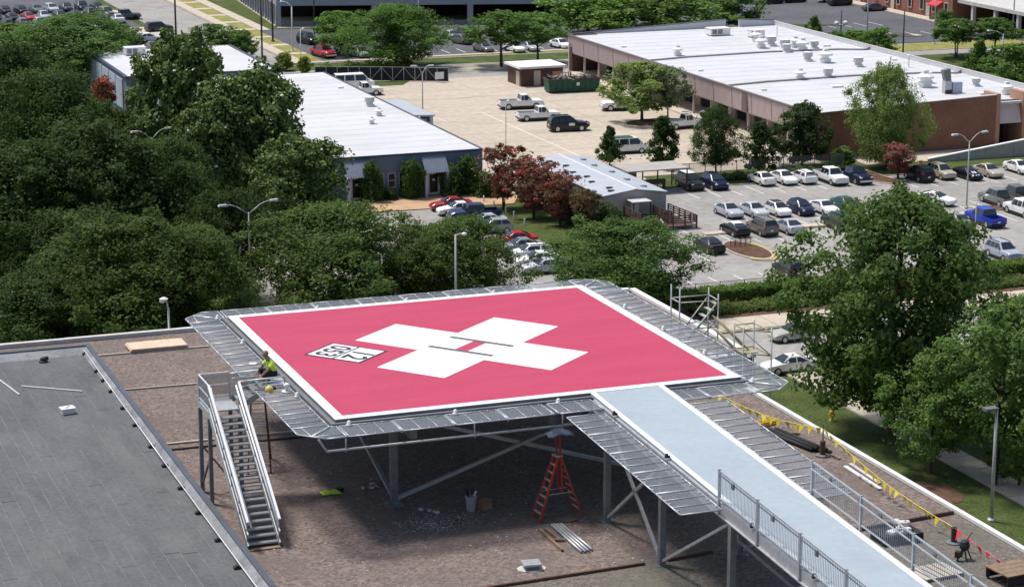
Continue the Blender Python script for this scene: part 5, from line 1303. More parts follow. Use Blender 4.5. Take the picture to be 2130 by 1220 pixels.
farcars([('suv', (50.3, 296.53), 10, (.05, .055, .06), "dark SUV beside the pale kerb island near the street"), ('sedan', (46.11, 285.09), 0, WH, "white car just beyond the pale office roof"), ('crew', (48.33, 315.54), -4, GR, "dark grey pickup by the corner lot islands")], "cars in the far corner lot")

# ================================================================ trees, shrubs and hedges
def leaf_cloud(name, pts, nrm, tone, size, rng):
    """many small leaf faces at pts, facing nrm, each with its own tone"""
    n = len(pts)
    t = rng.normal(size=(n, 3)); t -= nrm * np.sum(t * nrm, 1, keepdims=True)
    t /= np.linalg.norm(t, axis=1, keepdims=True) + 1e-9
    b = np.cross(nrm, t)
    s = size * rng.uniform(.6, 1.35, (n, 1)); w = s * rng.uniform(.5, .8, (n, 1))
    q = np.empty((n, 4, 3))
    q[:, 0] = pts - t * s; q[:, 1] = pts + b * w + nrm * s * .15; q[:, 2] = pts + t * s; q[:, 3] = pts - b * w + nrm * s * .15
    me = bpy.data.meshes.new(name)
    me.vertices.add(n * 4); me.vertices.foreach_set("co", q.reshape(-1))
    me.loops.add(n * 4); me.loops.foreach_set("vertex_index", np.arange(n * 4, dtype=np.int32))
    me.polygons.add(n); me.polygons.foreach_set("loop_start", np.arange(0, n * 4, 4, dtype=np.int32))
    me.update(calc_edges=True)
    at_ = me.attributes.new("tone", 'FLOAT', 'FACE'); at_.data.foreach_set("value", np.clip(tone, 0, 1).astype(np.float32))
    return me
def profile(shape, z):
    if shape == 'round': return np.sqrt(np.clip(1 - (1.9 * z - .9) ** 2, 0.02, 1))
    if shape == 'spread': return np.clip(np.where(z < .25, .55 + z * 1.8, np.sqrt(np.clip(1 - ((z - .25) / .78) ** 2, 0, 1))), .05, 1)
    if shape == 'oval': return np.sqrt(np.clip(1 - (2 * z - 1) ** 2, 0.02, 1)) ** .8
    if shape == 'cone': return np.clip((1.02 - z) ** .75 * np.clip(z * 6 + .3, 0, 1), .03, 1)
    if shape == 'broad': return np.where(z < .38, .78 + z * .58, np.clip(1 - ((z - .38) / .64) ** 2.3, .04, 1))
    if shape == 'column': return np.clip(np.sqrt(np.clip(1 - (1.6 * z - .6) ** 4, 0, 1)), .1, 1)
    if shape == 'vase': return np.clip(.35 + .75 * z, 0, 1) * np.sqrt(np.clip(1 - np.clip(z - .55, 0, 1) ** 2 * 4.2, .03, 1))
CROWN = {}
def crown(key, seed, shape, clumps, leaves, size, rc, lump=.22, inner=.45, loose=.3):
    rng = np.random.default_rng(seed)
    ph = rng.uniform(0, 6.28, 6)
    def spot(n, ex):
        z = rng.uniform(.02, .98, n); a = rng.uniform(0, 2 * np.pi, n)
        lm_ = 1 + lump * (np.sin(2 * a + ph[0] + 4 * z) * .5 + np.sin(3 * a + ph[1] - 5 * z) * .35 + np.sin(5 * a + ph[2] + 9 * z) * .35)
        r = .5 * profile(shape, z) * lm_ * (rng.uniform(0, 1, n) ** ex)
        return np.stack([r * np.cos(a), r * np.sin(a), z], 1)
    c = spot(clumps, inner)
    far_ = (rng.uniform(0, 1, clumps) < .16) & (c[:, 2] > .3)      # sprays that stand out of the outline
    c[far_] = (c[far_] - np.array([0, 0, .4])) * rng.uniform(1.04, 1.15, (int(far_.sum()), 1)) + np.array([0, 0, .4])
    ctone = rng.uniform(0, .5, clumps)
    k = rng.integers(0, clumps, leaves)
    d = rng.normal(size=(leaves, 3)); d /= np.linalg.norm(d, axis=1, keepdims=True)
    rad = rc * rng.uniform(.4, 1.15, (leaves, 1)) * rng.uniform(.6, 1.35, clumps)[k][:, None]
    p = c[k] + d * rad * np.array([1, 1, .75])
    m_ = rng.uniform(0, 1, leaves) < loose
    p[m_] = spot(int(m_.sum()), .4) + rng.normal(size=(int(m_.sum()), 3)) * .012
    out = p - np.array([0, 0, .35]); out /= np.linalg.norm(out, axis=1, keepdims=True) + 1e-9
    nr = d * .55 + out * .5 + np.array([0, 0, .35]) + rng.normal(size=(leaves, 3)) * .6
    nr /= np.linalg.norm(nr, axis=1, keepdims=True)
    tone = np.where(m_, .25, ctone[k]) + rng.uniform(0, .5, leaves)
    CROWN[key] = (leaf_cloud("crown_" + key, p, nr, tone, size, rng), c)
crown('oaka', 1, 'round', 280, 44000, .0115, .072, .55)
crown('oakb', 2, 'round', 280, 44000, .0115, .072, .55)
crown('oakc', 3, 'spread', 260, 42000, .0115, .072, .55)
crown('bigr', 21, 'round', 300, 52000, .0120, .066, .42, .45, .16)
crown('maga', 5, 'oval', 190, 26000, .020, .07, .4, .55, .2)
crown('magb', 6, 'oval', 180, 26000, .020, .075, .44, .55, .2)
crown('mida', 7, 'round', 95, 10500, .025, .09, .5, .45, .15)
crown('midb', 8, 'spread', 95, 10500, .025, .09, .55, .45, .15)
crown('airy', 9, 'spread', 130, 19000, .0155, .075, .55, .45, .12)
crown('cone', 10, 'cone', 75, 7500, .030, .10, .5, .5, .15)
crown('coneb', 14, 'cone', 60, 7000, .030, .10, .6, .45, .15)
crown('col', 11, 'column', 70, 5500, .040, .14, .2, .45)
crown('shrub', 12, 'round', 40, 3600, .050, .17, .28)
crown('vase', 13, 'vase', 70, 7500, .023, .08, .6, .5, .15)
for c_ in CROWN.values(): c_[0].materials.append(M['l_mid'])
rt_ = random.Random(77)
def trunk_mesh(h, hc, w, cents, r, multi=1):
    """tapered stem with limbs reaching into the crown"""
    mb = MB()
    tops = []
    for m_ in range(multi):
        ox, oy = ((rt_.uniform(-.25, .25) * w * .25, rt_.uniform(-.25, .25) * w * .25) if multi > 1 else (0, 0))
        p = Vector((ox * .3, oy * .3, 0)); n = 5; zt = h + hc * .55
        for i in range(n):
            q = Vector((ox * (.3 + .7 * (i + 1) / n) + rt_.uniform(-.02, .02) * w * .3, oy * (.3 + .7 * (i + 1) / n) + rt_.uniform(-.02, .02) * w * .3, zt * (i + 1) / n))
            mb.tube(p, q, r * (1 - .17 * i) / (1 + .35 * (multi - 1)), 8, r * (1 - .17 * (i + 1)) / (1 + .35 * (multi - 1))); p = q
        tops.append((ox, oy))
    ks = rt_.sample(range(len(cents)), min(9, len(cents)))
    for j, k in enumerate(ks):
        c = cents[k]; tgt = Vector((c[0] * w, c[1] * w, h + c[2] * hc))
        z0 = max(h * .75, min(h + hc * .5, tgt.z - .55 * math.hypot(tgt.x, tgt.y) - .3))
        o = tops[j % multi]; f = z0 / (h + hc * .55)
        s = Vector((o[0] * (.3 + .7 * f), o[1] * (.3 + .7 * f), z0)); md = s.lerp(tgt, .5) + Vector((0, 0, .08 * hc))
        mb.tube(s, md, r * .38, 6, r * .26); mb.tube(md, tgt, r * .26, 5, r * .08)
    return mb
def tree(label, base, H_, W_, key, leaf, frac=.28, name="leafy_tree", group=None, bark='bark', multi=1, cat="tree", blossoms=0, wy=None, r=None):
    root = thing(name, label, cat, (base[0], base[1], 0), rt_.uniform(0, 6.28), group)
    me, cents = CROWN[key]
    h = H_ * frac; hc = H_ - h
    o = bpy.data.objects.new("crown", me); col.objects.link(o); o.parent = root
    o.location = (0, 0, h); o.scale = (W_ * 1.06, W_ * 1.06, hc)
    o.material_slots[0].link = 'OBJECT'; o.material_slots[0].material = M[leaf]
    trunk_mesh(h, hc, W_, cents, r or max(.06, W_ * .028), multi).build("trunk", bark, root)
    if blossoms:
        b = MB()
        for i in range(blossoms):
            c = cents[rt_.randrange(len(cents))]; p = (c[0] * W_ * 1.2, c[1] * W_ * 1.2, h + c[2] * hc + .4)
            b.lathe([(.06, -.08), (.2, .05), (.13, .16)], 6, p)
        q = b.build("blossoms", 'petal', root); q["kind"] = 'stuff'
    return root
LG = "dark trees massed behind the gravel roof"
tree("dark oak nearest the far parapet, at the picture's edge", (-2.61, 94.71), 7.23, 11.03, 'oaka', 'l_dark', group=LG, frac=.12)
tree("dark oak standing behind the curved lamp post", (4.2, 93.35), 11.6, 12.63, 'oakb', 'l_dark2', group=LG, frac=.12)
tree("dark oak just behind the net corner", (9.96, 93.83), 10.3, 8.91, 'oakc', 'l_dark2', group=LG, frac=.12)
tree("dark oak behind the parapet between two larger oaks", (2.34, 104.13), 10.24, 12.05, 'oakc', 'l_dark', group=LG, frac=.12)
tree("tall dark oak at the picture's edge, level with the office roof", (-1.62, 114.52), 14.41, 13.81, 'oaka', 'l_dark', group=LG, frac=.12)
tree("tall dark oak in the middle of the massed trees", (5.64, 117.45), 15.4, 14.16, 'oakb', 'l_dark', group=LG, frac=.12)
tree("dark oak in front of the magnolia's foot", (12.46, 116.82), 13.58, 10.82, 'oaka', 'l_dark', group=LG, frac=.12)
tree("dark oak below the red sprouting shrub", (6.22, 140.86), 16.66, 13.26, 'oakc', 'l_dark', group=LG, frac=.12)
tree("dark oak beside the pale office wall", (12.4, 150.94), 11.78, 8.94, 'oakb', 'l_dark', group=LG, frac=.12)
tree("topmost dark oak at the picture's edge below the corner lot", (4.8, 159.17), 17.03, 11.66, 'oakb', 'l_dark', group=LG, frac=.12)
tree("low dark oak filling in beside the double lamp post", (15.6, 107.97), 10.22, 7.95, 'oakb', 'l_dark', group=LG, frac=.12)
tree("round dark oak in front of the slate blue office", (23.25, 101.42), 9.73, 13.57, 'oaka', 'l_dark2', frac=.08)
tree("tall magnolia with white blooms beside the pale office", (21.54, 150.09), 18, 10.03, 'maga', 'l_mag', name="magnolia_tree", group="magnolias by the offices", frac=.1, blossoms=40)
tree("broad magnolia overlapping the white office roof", (27.12, 142.74), 15.33, 11.06, 'magb', 'l_mag', name="magnolia_tree", group="magnolias by the offices", frac=.1, blossoms=30)
tree("lower magnolia between the two tall ones", (22.56, 139.46), 12.89, 9.65, 'maga', 'l_mag', name="magnolia_tree", group="magnolias by the offices", frac=.1, blossoms=14)
tree("magnolia covering the corner of the blue office front", (28.88, 132.22), 9.97, 9.23, 'magb', 'l_mag', name="magnolia_tree", group="magnolias by the offices", frac=.08, blossoms=14)
tree("small green oak between the parked cars and the lamp post", (34.38, 98.99), 8.25, 9.33, 'oaka', 'l_dark2', frac=.08)
tree("second small oak beside the lawn strip cars", (31.24, 102.02), 7.26, 7.11, 'oakb', 'l_dark2', frac=.08)
tree("dense oak in front of the site trailer", (46.5, 92.58), 8.31, 11.92, 'oakb', 'l_mid2', frac=.08)
tree("wide green tree before the corner lot", (26.58, 244.08), 9.61, 18.54, 'oakb', 'l_mid2', frac=.15)
tree("low green tree before the corner lot's end", (20.79, 259.04), 6.92, 11.3, 'mida', 'l_mid2', frac=.15)
tree("bushy green tree in front of the side street", (34.32, 253.84), 6.92, 8.47, 'midb', 'l_mid2', frac=.15)
tree("round green tree beyond the pale office roof", (51.78, 263.63), 5.01, 8.1, 'midb', 'l_mid', frac=.15)
tree("small round tree where the sidewalk meets the road", (55.38, 259.96), 4.32, 4.39, 'mida', 'l_mid', frac=.15)
tree("lime green sapling beside the blue office's back corner", (58.11, 245.75), 2.55, 2.4, 'shrub', 'l_lime', name="sapling", frac=.15)
tree("lime green sapling next to the side street", (59.83, 240.89), 2.53, 1.82, 'shrub', 'l_lime', name="sapling", frac=.15)
tree("red sprouting shrub against the pale office wall", (25.46, 215.11), 4.73, 3.01, 'shrub', 'l_sprout', name="shrub", frac=.3)
RT = "street trees along the main road"
tree("street tree beside the red pickup", (71.1, 260.84), 6.55, 8.57, 'midb', 'l_mid', group=RT, frac=.2)
tree("broad street tree over the screened fence", (74.42, 242.68), 9.26, 13.55, 'oakc', 'l_mid', group=RT, frac=.15)
tree("first of the two clear-stemmed street trees by the shed", (89.21, 238.07), 8.28, 9.65, 'midb', 'l_mid', group=RT, frac=.42)
tree("second clear-stemmed street tree, nearer the brick block", (96.13, 240.9), 7.39, 7.25, 'mida', 'l_mid', group=RT, frac=.42)
tree("light green tree by the garage's end wall", (115.69, 268.64), 7.65, 13.45, 'mida', 'l_lite', group=RT, frac=.15)
tree("green tree behind the brick block's far parapet", (125.25, 261.01), 8.43, 14.88, 'midb', 'l_lite', group=RT, frac=.12)
tree("darker tree behind the notch in the far parapet", (139.5, 266.19), 7.76, 10.44, 'mida', 'l_mid2', group=RT, frac=.12)
tree("dark tree behind the light ones by the garage", (125.71, 276.36), 6.88, 9.75, 'midb', 'l_mid2', group=RT, frac=.12)
tree("small conical tree behind the white roof's long edge", (147.48, 249.85), 3.73, 3.42, 'cone', 'l_mid', frac=.1)
tree("bushy tree behind the white roof, beside the dark pole", (148.71, 230.96), 4.02, 5.35, 'mida', 'l_mid', frac=.1)
tree("low bush behind the white roof next to the bushy tree", (149.18, 239.17), 2.58, 4.55, 'shrub', 'l_mid', name="shrub", frac=.05)
tree("low bush behind the white roof by the conical tree", (148, 243.32), 1.99, 3.83, 'shrub', 'l_mid', name="shrub", frac=.05)
tree("forked street tree across the upper road", (158.22, 223.81), 5.89, 7, 'midb', 'l_mid', frac=.4, multi=2)
tree("second street tree across the upper road", (165.47, 224.51), 5.64, 7.06, 'midb', 'l_mid', frac=.4)
tree("pyramidal tree beside the single road lamp", (150.63, 204.97), 5.16, 4.31, 'cone', 'l_mid', frac=.08)
tree("dense bushy tree at the upper road's edge", (152.52, 198.17), 5.49, 7.53, 'mida', 'l_mid', frac=.06)
tree("small tree in front of the townhouses", (173.46, 253.09), 3.2, 3.21, 'shrub', 'l_mid2', frac=.2)
YT_ = "dark conical trees along the yard"
for (bx_, lab) in enumerate(["short dark tree at the trailer's far corner", "dark tree behind the flat canopy", "dark tree above the green SUV", "squat dark tree beside the tilted frame", "broad dark tree against the brick corner"]):
    pos, h_, w_ = [((73.06, 158.33), 4.42, 3.43), ((78.37, 155.33), 5.79, 4.52), ((81, 146.79), 8.13, 4.73), ((87.07, 148.19), 5.72, 4.68), ((93.72, 150.44), 7.2, 5.97)][bx_]
    tree(lab, pos, h_, w_, ['cone', 'coneb', 'oaka', 'coneb', 'mida'][bx_], 'l_holly', name="conical_tree", group=YT_, frac=.1 if bx_ != 2 else .2)
tree("leafy tree on the round island in the yard", (88.53, 184.43), 7.76, 8.28, 'mida', 'l_lite2', frac=.22)
tree("greyer tree sharing the yard's round island", (90.96, 181.91), 7.36, 4.88, 'mida', 'l_grey', frac=.35)
tree("tall pale green tree before the brick wall", (101.95, 145.68), 11.72, 7.26, 'oakb', 'l_lite2', frac=.06)
tree("pink flowering shrub on the mulched island", (100.06, 139.51), 3.92, 4.56, 'vase', 'l_pink', name="flowering_shrub", frac=.25, multi=3)
tree("round green bush against the brick wall", (98.06, 148.78), 2.07, 2.54, 'shrub', 'l_mid', name="shrub", frac=.05)
CM = "red crape myrtles beside the trailer"
tree("crape myrtle nearest the blue office", (52.96, 139.17), 6.68, 5.64, 'vase', 'l_red', name="crape_myrtle", group=CM, frac=.2, multi=4)
tree("crape myrtle in the middle of the red row", (54.2, 133.7), 6.01, 5.83, 'vase', 'l_red', name="crape_myrtle", group=CM, frac=.2, multi=4)
tree("crape myrtle against the trailer roof edge", (55.41, 129.42), 5.34, 4.62, 'vase', 'l_red', name="crape_myrtle", group=CM, frac=.2, multi=4)
tree("brownish crape myrtle by the trailer's front corner", (55.94, 124.3), 4.47, 3.82, 'vase', 'l_brown', name="crape_myrtle", group=CM, frac=.2, multi=4)
SB = "clipped shrubs along the blue office front"
for i, (pos, h_, w_, lab) in enumerate([((41.26, 148.2), 4.2, 2.28, "tall shrub beside the first porch"), ((45.88, 148.2), 4.11, 2.18, "tall shrub hugging the door porch"), ((50.45, 148.2), 3.38, 2.5, "rounded shrub after the door porch"), ((52.27, 148.2), 4.11, 2.5, "tallest shrub at the blue office corner"), ((43.40, 148.2), 1.25, 1.34, "low shrub under the office windows"), ((53.54, 146.67), 2.52, 2.59, "shrub between office corner and crape myrtle")]):
    tree(lab, pos, h_, w_, 'col', 'l_shrub', name="shrub", group=SB, frac=.04)
tree("big broad green tree rising from the front lawn", (51.25, 54.9), 17.08, 13.4, 'bigr', 'l_oakr', frac=.14, bark='bark', r=.42)
tree("leafy tree in front of the floodlight pole", (51.58, 41.99), 12.18, 8.15, 'airy', 'l_right', frac=.26, multi=2)
tree("young leafy tree at the edge beyond the floodlight pole", (60.08, 51.55), 9.9, 8.24, 'airy', 'l_right', frac=.25, multi=2, bark='barkp')
tree("small leafy tree between lawn and floodlight pole", (48.99, 45.72), 8.07, 6.17, 'airy', 'l_right', frac=.2)
tree("low shrub tree at the edge by the footpath", (53.19, 41.38), 5.98, 4.15, 'airy', 'l_right', frac=.1)

def hedge(name, label, x0, x1, y0, y1, h, leaf, n, size=.11, seed=1, cat="hedge", core=True, wave=.05):
    rng = np.random.default_rng(seed)
    root = thing(name, label, cat, ((x0 + x1) / 2, (y0 + y1) / 2, 0.08))
    lx, ly = (x1 - x0) / 2, (y1 - y0) / 2
    f = rng.uniform(0, 1, n); p = np.empty((n, 3)); nr = np.empty((n, 3))
    u = rng.uniform(-1, 1, n); v = rng.uniform(-1, 1, n)
    top = f < .5; fr = (f >= .5) & (f < .85); bk = f >= .85
    p[top] = np.stack([u[top] * lx, v[top] * ly, np.full(top.sum(), h)], 1); nr[top] = (0, 0, 1)
    p[fr] = np.stack([u[fr] * lx, np.full(fr.sum(), -ly), (v[fr] * .5 + .5) * h], 1); nr[fr] = (0, -1, .3)
    p[bk] = np.stack([u[bk] * lx, np.full(bk.sum(), ly), (v[bk] * .5 + .5) * h], 1); nr[bk] = (0, 1, .3)
    bumps = wave * (np.sin(p[:, 0] * 1.7) + np.sin(p[:, 0] * 4.1 + 1) + rng.normal(size=n))
    p += nr * bumps[:, None] + rng.normal(size=(n, 3)) * .05
    nr = nr + rng.normal(size=(n, 3)) * .45; nr /= np.linalg.norm(nr, axis=1, keepdims=True)
    me = leaf_cloud("foliage", p, nr, rng.uniform(0, 1, n) * .6 + .2 * (np.sin(p[:, 0] * .9) + 1), size, rng)
    me.materials.append(M[leaf])
    o = bpy.data.objects.new("foliage", me); col.objects.link(o); o.parent = root
    if core: MB().box(-lx + .1, -ly + .1, 0, lx - .1, ly - .1, h - .12).build("core", 'hedgecore', root)  # solid dark box added inside so the leaves cannot be seen through
    return root
hedge("clipped_hedge", "long clipped hedge in front of the wire fence", 52.5, 102, 94.3, 96.2, 1.0, 'l_hedge', 26000)
hedge("low_hedge", "low shaggy hedge strip between clipped hedge and pavement", 52.5, 102, 90.2, 92.4, .38, 'l_hedge2', 20000, seed=2, wave=.12)
hedge("dark_hedge", "dark overgrown hedge below the crape myrtles", 56.4, 59.6, 124, 144, 2.1, 'l_holly', 12000, .14, 3, wave=.22)
hedge("roadside_hedge", "rough hedge along the road behind the screened fence", 62, 76, 238.2, 240.6, 1.1, 'l_hedge', 4500, .18, 4, wave=.2)
hedge("foot_planting", "low planting at the foot of the brick wall by the yard trees", 76, 97, 145.4, 146.8, .5, 'l_hedge2', 4000, .12, 5, wave=.12)
gcv = np.random.default_rng(9)
n = 14000
pts = np.stack([gcv.uniform(19, 51, n), gcv.uniform(5, 66, n), np.full(n, .09)], 1)
nr = np.array([0, 0, 1]) + gcv.normal(size=(n, 3)) * .5; nr /= np.linalg.norm(nr, axis=1, keepdims=True)
me = leaf_cloud("grass_tufts", pts, nr, gcv.uniform(0, 1, n), .06, gcv); me.materials.append(M['l_hedge'])
o = bpy.data.objects.new("grass_tufts", me); col.objects.link(o); tag(o, "short grass tufts scattered over the front lawn", "grass", kind='stuff')

# ================================================================ lamps and poles
def lamp_double(label, base, h, spread=1.7, yaw=0.0, rise=.8, r=.09, m='polegrey'):
    t = thing("twin_arm_lamp", label, "street lamp", (base[0], base[1], 0), yaw, "twin-arm lamp posts")
    MB().tube((0, 0, 0), (0, 0, h), r, 8, r * .65).build("pole", m, t, smooth=True)
    MB().lathe([(r * 2.2, 0), (r * 2.2, .25), (r * 1.3, .35)], 8).build("base", m, t)
    for s in (-1, 1):
        MB().path([(0, 0, h - .15), (s * spread * .55, 0, h + rise * .75), (s * spread * .85, 0, h + rise), (s * spread, 0, h + rise)], r * .55).build("arm", m, t, smooth=True)
        MB().add([(s * spread, -.14, h + rise - .06), (s * (spread + .75), -.17, h + rise - .04), (s * (spread + .75), .17, h + rise - .04), (s * spread, .14, h + rise - .06), (s * spread, -.1, h + rise + .1), (s * (spread + .7), -.12, h + rise + .12), (s * (spread + .7), .12, h + rise + .12), (s * spread, .1, h + rise + .1)], MB.BF).build("lamp_head", 'lamphead', t)
    return t
lamp_double("twin-arm lamp rising between the dark oaks", (17.03, 104.69), 8.97, 2.0, R(10))
lamp_double("twin-arm lamp almost lost in the tree mass", (17.05, 144.05), 8.97, 1.5, R(15))
lamp_double("twin-arm lamp in the tan yard beside the carport", (62.88, 195.86), 6.2, .75, R(-10), .9)
lamp_double("twin-arm lamp in front of the brick wall", (98.4, 122.37), 7.24, 1.6, R(8))
lamp_double("twin-arm lamp between the dark yard trees", (83.26, 157.38), 5.08, .8, R(-20), .8)
def pole(label, base, h, r=.09, m='polegrey', arm=None, head='lamphead', name="lamp_post", cat="lamp post", group=None, side=None):
    t = thing(name, label, cat, (base[0], base[1], 0), 0, group)
    MB().tube((0, 0, 0), (0, 0, h), r, 8, r * .7).build("pole", m, t, smooth=True)
    MB().lathe([(r * 2, 0), (r * 2, .2), (r * 1.2, .3)], 8).build("base", m, t)
    if arm:
        MB().path([(0, 0, h - .1), (arm[0] * .5, arm[1] * .5, h + arm[2] * .8), (arm[0], arm[1], h + arm[2])], r * .5).build("arm", m, t, smooth=True)
        L = math.hypot(arm[0], arm[1]) or 1; ux, uy = arm[0] / L, arm[1] / L
        MB().lathe([(.07, .12), (.2, .06), (.24, -.04), (.16, -.14), (.05, -.18)], 10, (arm[0] + ux * .2, arm[1] + uy * .2, h + arm[2])).build("lamp_head", head, t, smooth=True)
    return t
pole("grey lamp post with round head before the small oak", (30.05, 88.6), 9.3, .12, arm=(.5, -.1, .05))
lp_ = pole("short white lamp post leaning behind the far parapet", (4.47, 79.13), 7.7, .1, 'lamphead', arm=(-.22, 0, .55))
MB().lathe([(.1, -.1), (.3, -.02), (.32, .1), (.12, .2)], 12, (-.32, 0, 7.7 + .6)).build("globe", 'lamphead', lp_)
pole("slim grey pole beside the crape myrtle top", (64.83, 170.51), 6.1, .06, arm=(.1, 0, .12))
fl_ = pole("grey floodlight pole on the front lawn", (47.62, 35.86), 7.56, .13)
MB().cbox((-.45, .05, 7.56 - .05), (.9, .6, .18)).build("flood_head", 'gutter', fl_)
pole("slim lamp post behind the silver blue SUV", (88.13, 104.08), 5.18, .07, arm=(1.0, .1, .3))
pole("white lamp post by the side street crossing", (64.73, 265.66), 7.03, .13, 'lamphead', arm=(-1.4, .2, .8))
pole("slim white post among the lime saplings", (59.83, 242.98), 6.34, .07, 'lamphead', arm=(.2, 0, .1))
UP = "dark utility poles beyond the offices"
pole("dark utility pole standing by the corner lot", (50.3, 283.48), 11.38, .17, 'poledark', name="utility_pole", cat="pole", group=UP)
pole("dark utility pole on the sidewalk verge", (57.59, 256.85), 13.62, .15, 'poledark', name="utility_pole", cat="pole", group=UP)
pole("dark utility pole in front of the garage corner", (64.81, 277.89), 11.38, .15, 'poledark', name="utility_pole", cat="pole", group=UP)
pole("dark utility pole left of the street tree by the garage", (69.18, 268.76), 12.08, .12, 'poledark', name="utility_pole", cat="pole", group=UP)
pole("dark pole standing between white roof and upper road", (149.53, 224.86), 7.61, .13, 'poledark', name="utility_pole", cat="pole", group=UP)
pole("pale pole rising behind the white roof", (152.57, 241.56), 10.07, .12, 'polegrey', name="light_pole", cat="pole")
pole("pale pole by the townhouse end wall", (162.56, 237.72), 10.07, .12, 'polegrey', name="light_pole", cat="pole")
pole("pale pole in front of the framed deck", (181.47, 244.6), 8.68, .14, 'polegrey', name="light_pole", cat="pole")
pole("single-arm road lamp among the right-hand bushes", (159.09, 212.29), 4.87, .13, 'polegrey', arm=(-2.2, .3, .6))
pole("thin pale pole against the garage front", (92.08, 285.86), 6.43, .09, 'polegrey', name="light_pole", cat="pole")
gl_ = pole("dark lamp with twin white globes in the upper lot", (152.11, 249.35), 4.68, .11, 'poledark')
for s in (-1, 1): MB().lathe([(.12, -.35), (.42, -.1), (.42, .2), (.15, .4)], 10, (s * .8, 0, 4.68 - 2.2)).build("globe", 'lamphead', gl_, smooth=True)
MB().tube((-.8, 0, 4.68 - 2.5), (.8, 0, 4.68 - 2.5), .06).build("cross_arm", 'poledark', gl_)
# white marker posts on the lawn strip
for i, p in enumerate([(52.28, 143.51), (52.41, 140.73), (52.46, 137.24), (52.39, 134.65), (52.13, 130.92)]):
    o = MB().lathe([(.09, 0), (.09, .6), (.06, .68)], 8).build("marker_post", 'whitepl', loc=(p[0], p[1], .07)); tag(o, f"white marker post on the lawn strip, {ord_[i]} from the blue office", "post", "white marker posts")
br = thing("bike_rack", "low dark metal bike rack on the yellow-edged island", "bike rack", (67.2, 113.4, .21))
for i in range(4): MB().path([(i * .55, 0, 0), (i * .55, 0, .75), (i * .55, .9, .75), (i * .55, .9, 0)], .03).build("hoop", 'rust', br, smooth=True)
MB().tube((-.1, 0, .4), (1.8, 0, .4), .025).tube((-.1, .9, .4), (1.8, .9, .4), .025).build("rail", 'rust', br)
hy = thing("fire_hydrant", "yellow fire hydrant on the shaded front lawn", "hydrant", (*(48.6, 58.96), .07))
MB().lathe([(.2, 0), (.2, .06), (.14, .08), (.14, .62), (.19, .64), (.19, .7), (.15, .78), (.06, .9), (.06, .96)], 12).build("barrel", 'hydrant', hy, smooth=True)
MB().tube((-.28, 0, .5), (.28, 0, .5), .07).tube((0, -.24, .45), (0, 0, .45), .09).build("nozzle", 'hydrant', hy)

# ================================================================ scaffold stair by the roof edge
sc_ = thing("scaffold_stair", "steel scaffold stair tower standing at the roof edge", "scaffold")
Yb, Yf = 9.6, 8.7
def tubeb(a, b, r=.03, m='scaff', nm="scaffold_tube"): MB().tube(a, b, r, 6).build(nm, m, sc_, smooth=True)
A_, B_, C_, D_ = (13.09, 9.6, 23.61), (13.11, 8.7, 23.59), (14.98, 9.6, 23.61), (15.04, 8.7, 23.54)
for q, top in ((A_, .65), (B_, .65), (C_, .35), (D_, .3)): tubeb((q[0], q[1], 19.0), (q[0], q[1], q[2] + top), .035, nm="standard")
for a, b in ((A_, B_), (A_, C_), (B_, D_), (C_, D_)): tubeb(a, b, nm="ledger"); tubeb((a[0], a[1], a[2] - 1.25), (b[0], b[1], b[2] - 1.25), nm="ledger")
for s in (0, .35):
    tubeb((D_[0] - .05, D_[1] + s, D_[2] - .1 - s), (B_[0] + .1, B_[1] + s, B_[2] - 2.1 - s), .035, 'scaff', "stair_string")
tubeb((D_[0], D_[1], D_[2] - .8), (B_[0] + .3, B_[1], B_[2] - 2.6), .03, 'scaff', "stair_rail")
tubeb((C_[0], C_[1], C_[2] - .05), (A_[0] + .3, A_[1], A_[2] - 1.9), .03, 'scaff', "stair_rail")
for i in range(8):
    t = i / 7; x = D_[0] - .05 + (B_[0] + .15 - D_[0]) * t; z = D_[2] - .15 - 2.0 * t
    MB().box(x - .1, D_[1], z - .03, x + .1, D_[1] + .7, z).build("tread", 'scaff', sc_)
E1, F1, G1, H1 = (15.35, 7.6, 22.62), (15.42, 6.8, 22.6), (16.34, 7.6, 22.62), (16.54, 6.2, 22.51)
for q, top in ((E1, .1), (F1, .1), (G1, .15), (H1, .2)): tubeb((q[0], q[1], 15.5), (q[0], q[1], q[2] + top), .035, 'scaff', "standard")
for a, b in ((E1, F1), (E1, G1), (F1, H1), (G1, H1)):
    tubeb(a, b, .03, 'scafy', "ledger"); tubeb((a[0], a[1], a[2] - 1.1), (b[0], b[1], b[2] - 1.1), .03, 'scafy', "ledger")
K1, K2 = (14.72, 8.2, 22.85), (16.01, 7, 21.28)
for s in (0, .45):
    tubeb((K1[0], K1[1] + s, K1[2] + .05), (K2[0], K2[1] + s, K2[2] + .05), .035, 'scafy', "stair_rail")
    tubeb((K1[0], K1[1] + s, K1[2] - .5), (K2[0], K2[1] + s, K2[2] - .5), .035, 'scafy', "stair_rail")
    tubeb((K1[0], K1[1] + s, K1[2] - 1.0), (K2[0], K2[1] + s, K2[2] - 1.0), .04, 'scafy', "stair_string")
for i in range(9):
    t = i / 8; c = (K1[0] + (K2[0] - K1[0]) * t, K1[1] + (K2[1] - K1[1]) * t, K1[2] - 1.0 + (K2[2] - K1[2]) * t)
    MB().box(c[0] - .12, c[1] - .02, c[2] - .03, c[0] + .12, c[1] + .48, c[2]).build("tread", 'scafy', sc_)
MB().box(E1[0], E1[1] - .9, E1[2] - 1.16, H1[0] - .4, E1[1], E1[2] - 1.12).build("platform", 'scafy', sc_)
tubeb((F1[0], F1[1], F1[2] - .1), (H1[0], H1[1], H1[2] - 1.1), .025, 'scaff', "brace")

# ================================================================ things on the gravel roof
def plain(o, label, cat, group=None): return tag(o, label, cat, group)
